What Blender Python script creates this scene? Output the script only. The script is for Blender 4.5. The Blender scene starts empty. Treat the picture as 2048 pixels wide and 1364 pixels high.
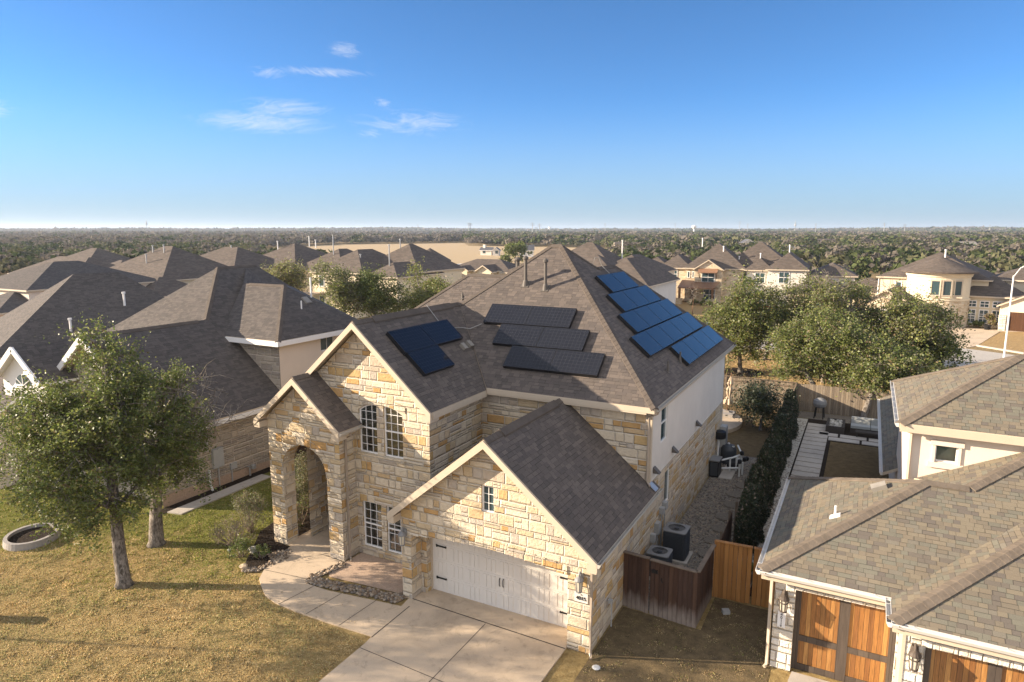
import bpy, bmesh, math, random
import numpy as np
from mathutils import Vector, Matrix, geometry
R = math.radians
scene = bpy.context.scene
COL = scene.collection
random.seed(5)

# ------------------------------------------------------------------ camera, sky, sun, exposure
cam_d = bpy.data.cameras.new("camera")
cam_d.sensor_width = 36.0
cam_d.lens = 1350.0 / 2048.0 * 36.0
cam_d.clip_start = 0.5
cam_d.clip_end = 40000.0
cam = bpy.data.objects.new("camera", cam_d)
COL.objects.link(cam)
cam.location = (0, 0, 12.0)
cam.rotation_euler = (R(90.0) - math.atan(222.0 / 1350.0), 0.0, R(27.8))
scene.camera = cam

SUN_AZ, SUN_EL = R(23.5), R(17.5)          # direction the light travels (from +X toward +Y), height
SDIR = Vector((math.cos(SUN_EL) * math.cos(SUN_AZ), math.cos(SUN_EL) * math.sin(SUN_AZ), -math.sin(SUN_EL)))
sun_d = bpy.data.lights.new("sun", 'SUN')
sun_d.energy = 5.0
sun_d.angle = R(0.45)
sun_d.color = (1.0, 0.83, 0.63)
sun = bpy.data.objects.new("sun", sun_d)
COL.objects.link(sun)
sun.rotation_euler = SDIR.to_track_quat('-Z', 'Y').to_euler()

world = bpy.data.worlds.new("World")
scene.world = world
world.use_nodes = True
wn, wl = world.node_tree.nodes, world.node_tree.links
wn.clear()
def wnode(t, **k):
    n = wn.new(t)
    for a, b in k.items(): setattr(n, a, b)
    return n
sky = wnode('ShaderNodeTexSky', sky_type='NISHITA', sun_disc=False)
sky.sun_elevation = SUN_EL
sky.sun_rotation = math.atan2(-SDIR.x, -SDIR.y)
sky.altitude = 200.0
sky.air_density = 0.62
sky.dust_density = 0.0
sky.ozone_density = 4.5
bg = wnode('ShaderNodeBackground'); bg.inputs[1].default_value = 0.067
wout = wnode('ShaderNodeOutputWorld')
# thin cirrus: stretched noise on the sky direction, kept to two patches of sky
tc = wnode('ShaderNodeTexCoord')
def cirrus(heading_deg, elev_deg, spread_h, spread_e, tilt, scale, thr, seed):
    """a soft mask of wisps around one direction of the sky"""
    mp = wnode('ShaderNodeMapping'); mp.vector_type = 'POINT'
    mp.inputs['Rotation'].default_value = (0, 0, -R(heading_deg))
    wl.new(tc.outputs['Generated'], mp.inputs[0])
    sp = wnode('ShaderNodeSeparateXYZ'); wl.new(mp.outputs[0], sp.inputs[0])
    def m(op, a, b=None):
        n = wnode('ShaderNodeMath', operation=op)
        for i, v in enumerate((a, b)):
            if v is None: continue
            if isinstance(v, (int, float)): n.inputs[i].default_value = v
            else: wl.new(v, n.inputs[i])
        return n.outputs[0]
    u = m('ARCTAN2', sp.outputs[0], sp.outputs[1]); v = m('SUBTRACT', m('ARCSINE', sp.outputs[2]), R(elev_deg))
    gu = m('DIVIDE', u, R(spread_h)); gv = m('DIVIDE', v, R(spread_e))
    fall = m('SUBTRACT', 1.0, m('SQRT', m('ADD', m('MULTIPLY', gu, gu), m('MULTIPLY', gv, gv))))
    fall = m('MAXIMUM', fall, 0.0)
    cx = wnode('ShaderNodeCombineXYZ')
    wl.new(m('MULTIPLY', u, scale * 2.2), cx.inputs[0])
    wl.new(m('MULTIPLY', m('SUBTRACT', v, m('MULTIPLY', u, tilt)), scale * 9.0), cx.inputs[1])
    cx.inputs[2].default_value = seed
    nz = wnode('ShaderNodeTexNoise'); nz.inputs['Scale'].default_value = 1.0; nz.inputs['Detail'].default_value = 8.0
    nz.inputs['Roughness'].default_value = 0.66; nz.inputs['Distortion'].default_value = 1.6
    wl.new(cx.outputs[0], nz.inputs['Vector'])
    w = m('MULTIPLY', m('MAXIMUM', m('SUBTRACT', m('ADD', nz.outputs[0], m('MULTIPLY', fall, 0.30)), m('SUBTRACT', thr, 0.0)), 0.0), 1.15)
    return m('MULTIPLY', w, m('MINIMUM', m('MULTIPLY', fall, 2.0), 1.0))
def wadd(a, b):
    n = wnode('ShaderNodeMath', operation='ADD'); wl.new(a, n.inputs[0]); wl.new(b, n.inputs[1]); return n.outputs[0]
HD = 27.8                                  # camera heading, degrees left of +Y
CIR = [(19.5, 8.15, 6.0, 1.0, 0.14, 9.0, 0.47, 1.7), (18.0, 9.3, 4.2, .8, 0.10, 10.0, 0.52, 5.3), (8.0, 8.5, 6.0, 1.3, -0.02, 8.0, 0.57, 4.2), (14.9, 12.0, 4.4, .45, -0.36, 12.0, 0.53, 8.8),
       (13.2, 13.6, 1.6, .75, -0.1, 16.0, 0.52, 2.8), (10.4, 9.9, 1.2, .6, 0.1, 14.0, 0.60, 9.4), (18.9, 11.7, 2.0, .6, 0.35, 12.0, 0.60, 3.3), (11.4, 7.6, 1.4, .5, -0.2, 14.0, 0.60, 6.6), (36.8, 7.8, 2.2, .9, 0.05, 12.0, 0.54, 6.1)]
mask = None
for c_ in CIR:
    k_ = cirrus(HD + c_[0], *c_[1:]); mask = k_ if mask is None else wadd(mask, k_)
cl = wnode('ShaderNodeMath', operation='MINIMUM'); wl.new(mask, cl.inputs[0]); cl.inputs[1].default_value = 0.6
# a thin high veil of bright cloud, unseen overhead, added to fill the shade
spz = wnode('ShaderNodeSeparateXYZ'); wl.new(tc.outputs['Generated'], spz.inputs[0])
fill_veil = wnode('ShaderNodeMapRange', interpolation_type='SMOOTHSTEP'); wl.new(spz.outputs[2], fill_veil.inputs[0])
fill_veil.inputs[1].default_value = 0.62; fill_veil.inputs[2].default_value = 0.95; fill_veil.inputs[3].default_value = 0.0; fill_veil.inputs[4].default_value = 0.5
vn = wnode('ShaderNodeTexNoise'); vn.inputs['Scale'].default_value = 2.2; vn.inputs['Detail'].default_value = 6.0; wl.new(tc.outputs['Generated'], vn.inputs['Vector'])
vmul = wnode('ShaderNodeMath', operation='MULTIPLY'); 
# and over the half of the sky behind the camera, added as fill too
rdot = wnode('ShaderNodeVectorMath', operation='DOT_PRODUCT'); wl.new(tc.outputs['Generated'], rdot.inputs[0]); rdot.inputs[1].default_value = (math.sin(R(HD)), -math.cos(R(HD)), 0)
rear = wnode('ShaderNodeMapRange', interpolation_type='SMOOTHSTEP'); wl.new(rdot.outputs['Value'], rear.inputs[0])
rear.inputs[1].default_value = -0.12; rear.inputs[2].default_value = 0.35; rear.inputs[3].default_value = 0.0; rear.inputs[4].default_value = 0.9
vmax = wnode('ShaderNodeMath', operation='MAXIMUM'); wl.new(fill_veil.outputs[0], vmax.inputs[0]); wl.new(rear.outputs[0], vmax.inputs[1])
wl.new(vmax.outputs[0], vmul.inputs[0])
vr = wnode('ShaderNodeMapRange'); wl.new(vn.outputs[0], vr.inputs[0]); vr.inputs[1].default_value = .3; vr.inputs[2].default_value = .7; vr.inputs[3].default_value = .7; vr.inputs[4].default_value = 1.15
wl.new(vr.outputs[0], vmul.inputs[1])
tint = wnode('ShaderNodeMix', data_type='RGBA', blend_type='MULTIPLY'); tint.inputs[0].default_value = 1.0
wl.new(sky.outputs[0], tint.inputs[6]); tint.inputs[7].default_value = (.78, 1.05, 1.12, 1)
hzn = wnode('ShaderNodeMapRange', interpolation_type='SMOOTHSTEP'); wl.new(spz.outputs[2], hzn.inputs[0])       # pale air low over the horizon
hzn.inputs[1].default_value = -0.02; hzn.inputs[2].default_value = 0.19; hzn.inputs[3].default_value = 0.95; hzn.inputs[4].default_value = 0.0
lowair = wnode('ShaderNodeMix', data_type='RGBA'); wl.new(hzn.outputs[0], lowair.inputs[0]); wl.new(tint.outputs[2], lowair.inputs[6]); lowair.inputs[7].default_value = (2.0, 2.65, 3.25, 1)
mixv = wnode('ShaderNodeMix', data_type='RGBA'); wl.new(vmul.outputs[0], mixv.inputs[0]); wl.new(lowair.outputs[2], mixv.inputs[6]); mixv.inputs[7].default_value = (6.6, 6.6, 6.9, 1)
mixc = wnode('ShaderNodeMix', data_type='RGBA')
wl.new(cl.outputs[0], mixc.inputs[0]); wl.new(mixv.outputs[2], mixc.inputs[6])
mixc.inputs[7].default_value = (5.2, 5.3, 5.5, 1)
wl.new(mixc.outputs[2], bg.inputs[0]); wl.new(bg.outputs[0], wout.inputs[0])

vs = scene.view_settings
vs.view_transform = 'Standard'; vs.look = 'None'; vs.gamma = 1.0; vs.use_curve_mapping = False
vs.exposure = 1.55

# ------------------------------------------------------------------ material helper
class NT:
    def __init__(s, name, rough=0.8, spec=0.3):
        s.mat = bpy.data.materials.new(name); s.mat.use_nodes = True
        s.n, s.l = s.mat.node_tree.nodes, s.mat.node_tree.links
        s.p = s.n['Principled BSDF']
        s.p.inputs['Roughness'].default_value = rough
        s.p.inputs['Specular IOR Level'].default_value = spec
        s.out = s.n['Material Output']
    def node(s, t, **k):
        n = s.n.new(t)
        for a, b in k.items(): setattr(n, a, b)
        return n
    def put(s, v, sock):
        if isinstance(v, (int, float)): sock.default_value = v
        elif isinstance(v, tuple): sock.default_value = v if len(v) == len(sock.default_value) else tuple(v) + (1,)
        else: s.l.new(v, sock)
    def m(s, op, a, b=None, c=None):
        n = s.node('ShaderNodeMath', operation=op)
        for i, v in enumerate((a, b, c)):
            if v is not None: s.put(v, n.inputs[i])
        return n.outputs[0]
    def uv(s):
        t = s.node('ShaderNodeUVMap'); t.uv_map = 'UVMap'
        sp = s.node('ShaderNodeSeparateXYZ'); s.l.new(t.outputs[0], sp.inputs[0])
        return sp.outputs[0], sp.outputs[1]
    def pos(s):
        return s.node('ShaderNodeNewGeometry').outputs['Position']
    def xyz(s, v):
        sp = s.node('ShaderNodeSeparateXYZ'); s.l.new(v, sp.inputs[0]); return sp.outputs
    def vec(s, a, b, c=0.0):
        n = s.node('ShaderNodeCombineXYZ')
        for i, v in enumerate((a, b, c)): s.put(v, n.inputs[i])
        return n.outputs[0]
    def wn(s, a, b=0.0, c=0.0):
        n = s.node('ShaderNodeTexWhiteNoise', noise_dimensions='3D')
        s.l.new(s.vec(a, b, c), n.inputs['Vector']); return n.outputs['Value']
    def noise(s, v, scale, detail=4.0, rough=0.55, dist=0.0):
        n = s.node('ShaderNodeTexNoise')
        if v is not None: s.l.new(v, n.inputs['Vector'])
        n.inputs['Scale'].default_value = scale; n.inputs['Detail'].default_value = detail
        n.inputs['Roughness'].default_value = rough; n.inputs['Distortion'].default_value = dist
        return n.outputs['Fac']
    def ramp(s, f, stops, interp='LINEAR'):
        n = s.node('ShaderNodeValToRGB'); cr = n.color_ramp; cr.interpolation = interp
        while len(cr.elements) < len(stops): cr.elements.new(0.5)
        for e, (p, c) in zip(cr.elements, stops):
            e.position = p; e.color = (c, c, c, 1) if isinstance(c, (int, float)) else tuple(c) + (1,)
        s.put(f, n.inputs[0]); return n.outputs[0]
    def mix(s, f, a, b, mode='MIX'):
        n = s.node('ShaderNodeMix', data_type='RGBA', blend_type=mode)
        s.put(f, n.inputs[0]); s.put(a, n.inputs[6]); s.put(b, n.inputs[7]); return n.outputs[2]
    def bump(s, h, dist, strength=1.0):
        n = s.node('ShaderNodeBump'); n.inputs['Distance'].default_value = dist; n.inputs['Strength'].default_value = strength
        s.l.new(h, n.inputs['Height']); s.l.new(n.outputs[0], s.p.inputs['Normal'])
    def col(s, c):
        s.put(c, s.p.inputs['Base Color']); return s

def plain(name, c, rough=0.7, var=0.10, scale=3.0, spec=0.3, metal=0.0, bump=0.0, bscale=40.0):
    t = NT(name, rough, spec)
    t.p.inputs['Metallic'].default_value = metal
    f = t.noise(t.pos(), scale, 5.0, 0.6)
    k = t.ramp(f, [(0.25, 1 - var), (0.75, 1 + var)])
    t.col(t.mix(1.0, tuple(c) + (1,), k, 'MULTIPLY'))
    if bump: t.bump(t.noise(t.pos(), bscale, 3.0), bump)
    return t.mat

def shingles(name, cols, w=0.30, h=0.145, wear=0.10, bump=0.012):
    t = NT(name, 0.9, 0.2)
    u, v = t.uv()
    r = t.m('FLOOR', t.m('DIVIDE', v, h)); fv = t.m('FRACT', t.m('DIVIDE', v, h))
    uu = t.m('ADD', t.m('DIVIDE', u, w), t.m('MULTIPLY', t.wn(r, 3.7), 9.0))
    # tab widths vary along the course
    uu = t.m('ADD', uu, t.m('MULTIPLY', t.m('SINE', t.m('MULTIPLY', uu, 2.3)), 0.22))
    c = t.m('FLOOR', uu); fu = t.m('FRACT', uu)
    rnd = t.wn(c, r, 1.0); rnd2 = t.wn(c, r, 5.0)
    n = len(cols)
    base = t.ramp(rnd, [(i / n, q) for i, q in enumerate(cols)], 'CONSTANT')
    big = t.ramp(t.noise(t.pos(), 0.35, 5.0, 0.65), [(0.25, 1 - wear), (0.75, 1 + wear)])
    fine = t.ramp(t.noise(t.pos(), 45.0, 3.0, 0.7), [(0.2, 0.80), (0.8, 1.18)])
    base = t.mix(1.0, base, big, 'MULTIPLY'); base = t.mix(1.0, base, fine, 'MULTIPLY')
    # laminated shingles: doubled tabs sit proud, the butt edge of every course is a step
    proud = t.m('GREATER_THAN', rnd2, 0.5)
    hgt = t.m('ADD', t.m('MULTIPLY', t.m('SUBTRACT', 1.0, fv), 0.75), t.m('MULTIPLY', proud, 0.45))
    gap = t.m('LESS_THAN', t.m('MULTIPLY', fu, w), 0.012)
    butt = t.m('MULTIPLY', t.m('LESS_THAN', t.m('SUBTRACT', 1.0, fv), 0.10), proud)  # shadow line where courses overlap, painted into the colour
    ed = t.m('MULTIPLY', t.m('MAXIMUM', t.m('MULTIPLY', gap, 0.45), t.m('MULTIPLY', butt, 0.6)), 1.0)
    base = t.mix(ed, base, (0.012, 0.011, 0.010, 1))
    t.col(base)
    t.bump(t.m('SUBTRACT', hgt, t.m('MULTIPLY', gap, 0.5)), bump)
    return t.mat

def ashlar(name, cols, mortar, h=0.20, w=0.46, joint=0.013, bump=0.035, split=0.33, rock=1.0):
    """coursed random ashlar: uneven courses, uneven lengths, some blocks split in two"""
    t = NT(name, 0.92, 0.15)
    u, v = t.uv()
    vv = t.m('ADD', v, t.m('MULTIPLY', t.m('SINE', t.m('MULTIPLY', v, 9.7)), h * 0.20))
    vv = t.m('DIVIDE', vv, h)
    r = t.m('FLOOR', vv); fv = t.m('FRACT', vv)
    k = t.m('ADD', 0.75, t.m('MULTIPLY', t.wn(r, 8.1), 0.6))
    uu = t.m('ADD', t.m('DIVIDE', u, t.m('MULTIPLY', k, w)), t.m('MULTIPLY', t.wn(r, 2.2), 11.0))
    uu = t.m('ADD', uu, t.m('MULTIPLY', t.m('SINE', t.m('MULTIPLY', uu, 2.1)), 0.30))
    c = t.m('FLOOR', uu); fu = t.m('FRACT', uu)
    sp = t.m('LESS_THAN', t.wn(c, r, 9.0), split)
    half = t.m('ADD', 0.35, t.m('MULTIPLY', t.wn(c, r, 4.0), 0.3))
    upper = t.m('MULTIPLY', sp, t.m('GREATER_THAN', fv, half))
    rnd = t.wn(c, r, t.m('ADD', 1.0, t.m('MULTIPLY', upper, 7.0)))
    du = t.m('MULTIPLY', t.m('MINIMUM', fu, t.m('SUBTRACT', 1.0, fu)), w)
    dv = t.m('MULTIPLY', t.m('MINIMUM', fv, t.m('SUBTRACT', 1.0, fv)), h)
    ds = t.m('MULTIPLY', t.m('ABSOLUTE', t.m('SUBTRACT', fv, half)), h)
    ds = t.m('ADD', ds, t.m('MULTIPLY', t.m('SUBTRACT', 1.0, sp), 1.0))
    d = t.m('MINIMUM', t.m('MINIMUM', du, dv), ds)
    wob = t.m('MULTIPLY', t.m('SUBTRACT', t.noise(t.pos(), 9.0, 3.0), 0.5), 0.03)
    d = t.m('ADD', d, wob)
    mo = t.ramp(t.m('DIVIDE', d, joint * 2.0), [(0.30, 1.0), (0.70, 0.0)])
    n = len(cols)
    base = t.ramp(rnd, [(i / n, q) for i, q in enumerate(cols)], 'CONSTANT')
    st = t.noise(t.pos(), 4.0, 6.0, 0.7, 0.8)
    base = t.mix(1.0, base, t.ramp(st, [(0.25, 0.82), (0.5, 1.0), (0.78, 1.16)]), 'MULTIPLY')
    base = t.mix(mo, base, mortar)
    t.col(base)
    hh = t.m('MINIMUM', t.m('DIVIDE', t.m('MAXIMUM', d, 0.0), 0.035), 1.0)
    rk = t.m('MULTIPLY', t.m('ADD', t.noise(t.pos(), 13.0, 5.0, 0.68), t.m('MULTIPLY', rnd, 0.35)), 0.9 * rock)
    t.bump(t.m('MULTIPLY', hh, t.m('ADD', 0.45, rk)), bump)
    return t.mat

def boards(name, cols, w=0.14, grain=0.35, rough=0.75, bump=0.004, stain=None, axis='u', spec=0.25):
    """upright boards: a tone per board, long grain, thin dark gaps; optional pale weathering near the ground"""
    t = NT(name, rough, spec)
    u, v = t.uv()
    if axis == 'v': u, v = v, u
    a = t.m('DIVIDE', u, w); c = t.m('FLOOR', a); f = t.m('FRACT', a)
    rnd = t.wn(c, 3.0)
    base = t.ramp(rnd, [(i / (len(cols) - 1), q) for i, q in enumerate(cols)])
    g = t.noise(t.vec(t.m('MULTIPLY', u, 26.0), t.m('ADD', t.m('MULTIPLY', v, 1.6), t.m('MULTIPLY', rnd, 50.0)), rnd), 1.0, 6.0, 0.7, 1.2)
    base = t.mix(1.0, base, t.ramp(g, [(0.25, 1 - grain), (0.75, 1 + grain)]), 'MULTIPLY')
    if stain:
        s2 = t.m('ADD', v, t.m('MULTIPLY', t.m('SUBTRACT', t.noise(t.vec(t.m('MULTIPLY', u, 5.0), v), 1.5, 5.0), 0.5), 0.9))
        base = t.mix(t.ramp(s2, [(0.15, 0.75), (0.62, 0.0)]), base, stain)
    gap = t.m('LESS_THAN', t.m('MULTIPLY', t.m('MINIMUM', f, t.m('SUBTRACT', 1.0, f)), w), 0.004)
    base = t.mix(t.m('MULTIPLY', gap, 0.8), base, (0.01, 0.008, 0.006, 1))
    t.col(base)
    t.bump(t.m('SUBTRACT', g, gap), bump)
    return t.mat

def leafmat(name, c, trans=0.25, rough=0.42, spec=0.5, var=0.3):
    t = NT(name, rough, spec)
    oi = t.noise(t.pos(), 1.3, 3.0, 0.6)
    cc = t.mix(1.0, tuple(c) + (1,), t.ramp(oi, [(0.3, 1 - var), (0.7, 1 + var)]), 'MULTIPLY')
    t.col(cc)
    if trans:
        tr = t.node('ShaderNodeBsdfTranslucent'); t.l.new(cc, tr.inputs[0])
        mx = t.node('ShaderNodeMixShader'); mx.inputs[0].default_value = trans
        t.l.new(t.p.outputs[0], mx.inputs[1]); t.l.new(tr.outputs[0], mx.inputs[2]); t.l.new(mx.outputs[0], t.out.inputs[0])
    return t.mat

def bark(name, a, b):
    t = NT(name, 0.95, 0.1)
    p = t.xyz(t.pos())
    n = t.noise(t.vec(t.m('MULTIPLY', p[0], 14.0), t.m('MULTIPLY', p[1], 14.0), t.m('MULTIPLY', p[2], 5.0)), 1.0, 6.0, 0.7, 0.6)
    n2 = t.noise(t.pos(), 3.0, 4.0)
    c = t.mix(t.ramp(n, [(0.4, 0.0), (0.62, 1.0)]), a, b)
    t.col(t.mix(1.0, c, t.ramp(n2, [(0.3, 0.6), (0.7, 1.3)]), 'MULTIPLY'))
    t.bump(n, 0.03)
    return t.mat

def glassy(name, tint=(0.02, 0.03, 0.03), refl=0.16, see=0.75):
    t = NT(name, 0.03, 0.5)
    t.col(tuple(tint) + (1,))
    tr = t.node('ShaderNodeBsdfTransparent'); tr.inputs[0].default_value = (0.75, 0.85, 0.82, 1)
    gl = t.node('ShaderNodeBsdfGlossy'); gl.inputs[1].default_value = 0.02
    fr = t.node('ShaderNodeFresnel'); fr.inputs[0].default_value = 1.5
    k = t.m('MINIMUM', t.m('ADD', fr.outputs[0], refl * 0.5), 1.0)
    m1 = t.node('ShaderNodeMixShader'); m1.inputs[0].default_value = see
    t.l.new(t.p.outputs[0], m1.inputs[1]); t.l.new(tr.outputs[0], m1.inputs[2])
    m2 = t.node('ShaderNodeMixShader'); t.l.new(k, m2.inputs[0])
    t.l.new(m1.outputs[0], m2.inputs[1]); t.l.new(gl.outputs[0], m2.inputs[2])
    t.l.new(m2.outputs[0], t.out.inputs[0])
    return t.mat

def concrete(name, c, dark=0.75, scale=0.5, spots=True):
    t = NT(name, 0.9, 0.2)
    n = t.noise(t.pos(), scale, 7.0, 0.68, 0.4)
    k = t.ramp(n, [(0.28, dark), (0.5, 1.0), (0.75, 1.12)])
    f = t.ramp(t.noise(t.pos(), 60.0, 3.0), [(0.3, 0.88), (0.7, 1.1)])
    cc = t.mix(1.0, t.mix(1.0, tuple(c) + (1,), k, 'MULTIPLY'), f, 'MULTIPLY')
    if spots:                                   # old drips, tyre scuffs and damp patches
        sn = t.noise(t.pos(), 1.7, 6.0, 0.75, 1.5)
        cc = t.mix(t.ramp(sn, [(0.54, 0.0), (0.70, 0.5)]), cc, tuple(x * .42 for x in c) + (1,))
    t.col(cc); t.bump(t.noise(t.pos(), 90.0, 2.0), 0.002)
    return t.mat

# ------------------------------------------------------------------ materials
M = {}
M['shingle_brown'] = shingles('brown shingles', [(0.104, 0.087, 0.077), (0.117, 0.097, 0.084), (0.091, 0.077, 0.069), (0.127, 0.105, 0.090), (0.109, 0.091, 0.079), (0.136, 0.112, 0.096), (0.098, 0.083, 0.073)], 0.27, 0.145)
M['shingle_dark'] = shingles('grey brown shingles', [(.090, .078, .071), (.100, .087, .078), (.078, .069, .063), (.108, .093, .083)], 0.27, 0.145)
M['shingle_mixed'] = shingles('blended shingles', [(.158, .134, .100), (.190, .160, .115), (.135, .116, .094), (.158, .148, .114), (.176, .146, .106), (.146, .136, .106), (.128, .110, .092), (.184, .156, .112), (.166, .148, .116)], 0.23, 0.14, 0.10, 0.018)
M['shingle_far'] = shingles('neighbour shingles', [(0.101, 0.081, 0.068), (0.113, 0.093, 0.078), (0.092, 0.076, 0.064), (0.123, 0.099, 0.082)], 0.5, 0.22)
M['cap'] = plain('ridge cap shingles', (.100, .082, .068), 0.9, 0.2, 2.0, 0.2, bump=0.01, bscale=20)
M['cap_mixed'] = plain('blended ridge cap', (.135, .110, .086), 0.9, 0.25, 3.0, 0.2, bump=0.01, bscale=20)
ST = [(.60, .51, .38), (.57, .48, .35), (.50, .35, .17), (.62, .54, .42), (.47, .39, .30), (.60, .50, .36), (.54, .43, .28), (.46, .40, .33), (.62, .53, .40), (.55, .44, .30), (.48, .30, .13), (.59, .51, .39), (.52, .38, .22), (.61, .52, .39)]
M['stone'] = ashlar('limestone blocks', ST, (.62, .55, .45, 1), 0.26, 0.42, 0.015, 0.04, 0.24, 1.2)
M['stone_grey'] = ashlar('grey limestone blocks', [(.38, .33, .27), (.33, .29, .24), (.42, .36, .29), (.30, .26, .22), (.36, .31, .25)], (.52, .45, .37, 1), 0.24, 0.55, 0.016)
M['stone_white'] = ashlar('white chopped limestone', [(.82, .76, .66), (.78, .71, .60), (.85, .80, .71), (.74, .67, .56)], (.70, .63, .53, 1), 0.23, 0.36, 0.012, 0.06, 0.1, 1.3)
M['stone_far'] = ashlar('neighbour limestone', [(.58, .49, .36), (.52, .42, .29), (.62, .53, .40), (.46, .35, .23), (.60, .51, .38)], (.62, .52, .38, 1), 0.3, 0.6, 0.02)
M['stucco'] = plain('pale stucco', (.62, .58, .52), 0.92, 0.06, 1.2, 0.15, bump=0.004, bscale=70)
M['stucco_warm'] = plain('cream stucco', (.66, .57, .42), 0.92, 0.06, 1.2, 0.15, bump=0.004, bscale=60)
M['stucco_rose'] = plain('rose beige stucco', (.70, .60, .50), 0.92, 0.05, 1.0, 0.15, bump=0.004, bscale=70)
M['trim'] = plain('beige painted trim', (.44, .36, .27), 0.6, 0.06, 2.0)
M['trim_pale'] = plain('pale painted trim', (.50, .42, .32), 0.6, 0.06, 2.0)
M['gutter'] = plain('painted metal gutter', (.46, .43, .38), 0.4, 0.08, 2.0, 0.5)
M['gutter_white'] = plain('pale metal gutter', (.62, .60, .56), 0.35, 0.08, 2.0, 0.5)
M['downspout'] = plain('brown downspout', (.33, .27, .21), 0.45, 0.08, 2.0, 0.5)
M['white'] = plain('white paint', (.78, .76, .73), 0.5, 0.04, 1.0)
M['door_white'] = plain('white steel door', (.66, .62, .56), 0.5, 0.04, 1.0, 0.4)
M['black'] = plain('black iron', (.012, .012, .013), 0.5, 0.1)
M['panel_frame'] = plain('black panel frame', (.012, .012, .014), 0.38, 0.05, 2.0, 0.5)
M['lead'] = plain('lead flashing', (.24, .22, .19), 0.6, 0.15, 5.0)
M['pipe'] = plain('painted vent pipe', (.105, .092, .080), 0.6, 0.12, 5.0)
M['metal'] = plain('galvanised metal', (.42, .42, .42), 0.4, 0.1, 5.0, 0.5, 0.6)
M['grey_paint'] = plain('grey painted steel', (.36, .36, .35), 0.5, 0.06)
M['conduit'] = plain('grey conduit', (.30, .29, .27), 0.45, 0.05, 2.0, 0.5)
M['concrete'] = concrete('warm concrete', (.50, .40, .29), 0.72)
M['concrete_grey'] = concrete('grey concrete', (.42, .38, .33), 0.8)
M['road'] = concrete('pale road', (.40, .37, .33), 0.85, 0.2)
M['joint'] = plain('dark joint', (.055, .048, .04), 0.95, 0.2)
M['mulch'] = plain('dark mulch', (.030, .022, .016), 0.95, 0.5, 9.0, 0.1, bump=0.05, bscale=25)
M['gravel'] = plain('grey gravel', (.20, .175, .145), 0.95, 0.55, 22.0, 0.15, bump=0.05, bscale=22)
M['granite'] = plain('decomposed granite', (.42, .31, .23), 0.95, 0.22, 18.0, 0.1, bump=0.02, bscale=40)
M['pebble_white'] = plain('pale pebbles', (.46, .43, .37), 0.9, 0.4, 16.0, 0.2, bump=0.04, bscale=20)
M['fence_dark'] = boards('weathered dark fence', [(.065, .034, .022), (.090, .050, .032), (.050, .028, .020), (.078, .045, .032)], 0.15, 0.4, 0.85, 0.006, (.30, .25, .21, 1))
M['fence_old'] = boards('grey weathered fence', [(.20, .165, .125), (.26, .21, .155), (.155, .125, .095), (.23, .18, .13)], 0.14, 0.5, 0.9, 0.006)
M['fence_rail'] = plain('weathered rail', (.15, .115, .085), 0.9, 0.3, 3.0)
M['cedar'] = boards('orange cedar', [(.36, .165, .045), (.30, .135, .038), (.41, .195, .06), (.34, .15, .04)], 0.14, 0.22, 0.55, 0.004)
M['cedar_door'] = boards('varnished cedar', [(.34, .16, .045), (.19, .080, .026), (.42, .22, .070), (.26, .115, .034), (.37, .18, .052)], 0.115, 0.5, 0.38, 0.004, None, 'u', 0.45)
M['walnut_frame'] = boards('dark stained frame', [(.090, .070, .055), (.070, .055, .045), (.105, .083, .065)], 0.25, 0.3, 0.6)
M['door_brown'] = boards('dark brown door', [(.075, .034, .016), (.095, .045, .022), (.06, .028, .014)], 0.13, 0.35, 0.4)
M['glass'] = glassy('window glass', (.02, .03, .03), .30, .7)
M['glass_far'] = NT('far window glass', 0.06, 0.6).col((.045, .075, .085, 1)).mat
M['blind'] = plain('white blind slats', (.40, .46, .42), 0.7, 0.05)
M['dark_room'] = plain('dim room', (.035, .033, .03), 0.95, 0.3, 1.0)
M['curtain'] = plain('pale curtain', (.50, .56, .46), 0.9, 0.1)
M['ac_dark'] = plain('dark blue grey steel', (.045, .050, .058), 0.5, 0.08, 2.0, 0.4)
M['ac_top'] = plain('grey grille', (.20, .20, .20), 0.5, 0.08)
M['pvc'] = plain('white pipe', (.62, .62, .60), 0.4, 0.04, 2.0, 0.5)
M['canvas'] = plain('tan canvas', (.46, .36, .26), 0.9, 0.12, 6.0)
M['grey_fabric'] = plain('grey cushion', (.30, .31, .30), 0.95, 0.06)
M['rattan'] = plain('dark rattan', (.05, .042, .036), 0.8, 0.3, 30.0)
M['green_plastic'] = plain('green plastic', (.16, .28, .20), 0.5, 0.08)
M['terracotta'] = plain('pale stone ring', (.30, .275, .25), 0.85, 0.12, 8.0, bump=0.01, bscale=30)
M['red'] = plain('red car paint', (.55, .03, .02), 0.25, 0.03, 1.0, 0.6)
M['rubber'] = plain('tyre rubber', (.02, .02, .02), 0.8, 0.1)
M['copper_roof'] = plain('brown metal roof', (.22, .12, .07), 0.4, 0.1, 2.0, 0.5)
M['wood_post'] = plain('brown wood', (.16, .085, .045), 0.7, 0.2, 6.0)
M['white_roof'] = plain('pale roof', (.38, .38, .39), 0.5, 0.05)
M['slate_roof'] = plain('dark slate roof', (.09, .09, .10), 0.7, 0.1)
M['bark'] = bark('oak bark', (.26, .23, .20, 1), (.070, .058, .048, 1))
M['bark_pale'] = bark('dry pale bark', (.36, .32, .27, 1), (.16, .13, .10, 1))
M['leaf_a'] = leafmat('oak leaf deep', (.102, .138, .034), 0.42, 0.5)
M['leaf_b'] = leafmat('oak leaf olive', (.150, .182, .048), 0.45, 0.5)
M['leaf_c'] = leafmat('oak leaf bright', (.230, .240, .072), 0.45, 0.5)
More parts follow.
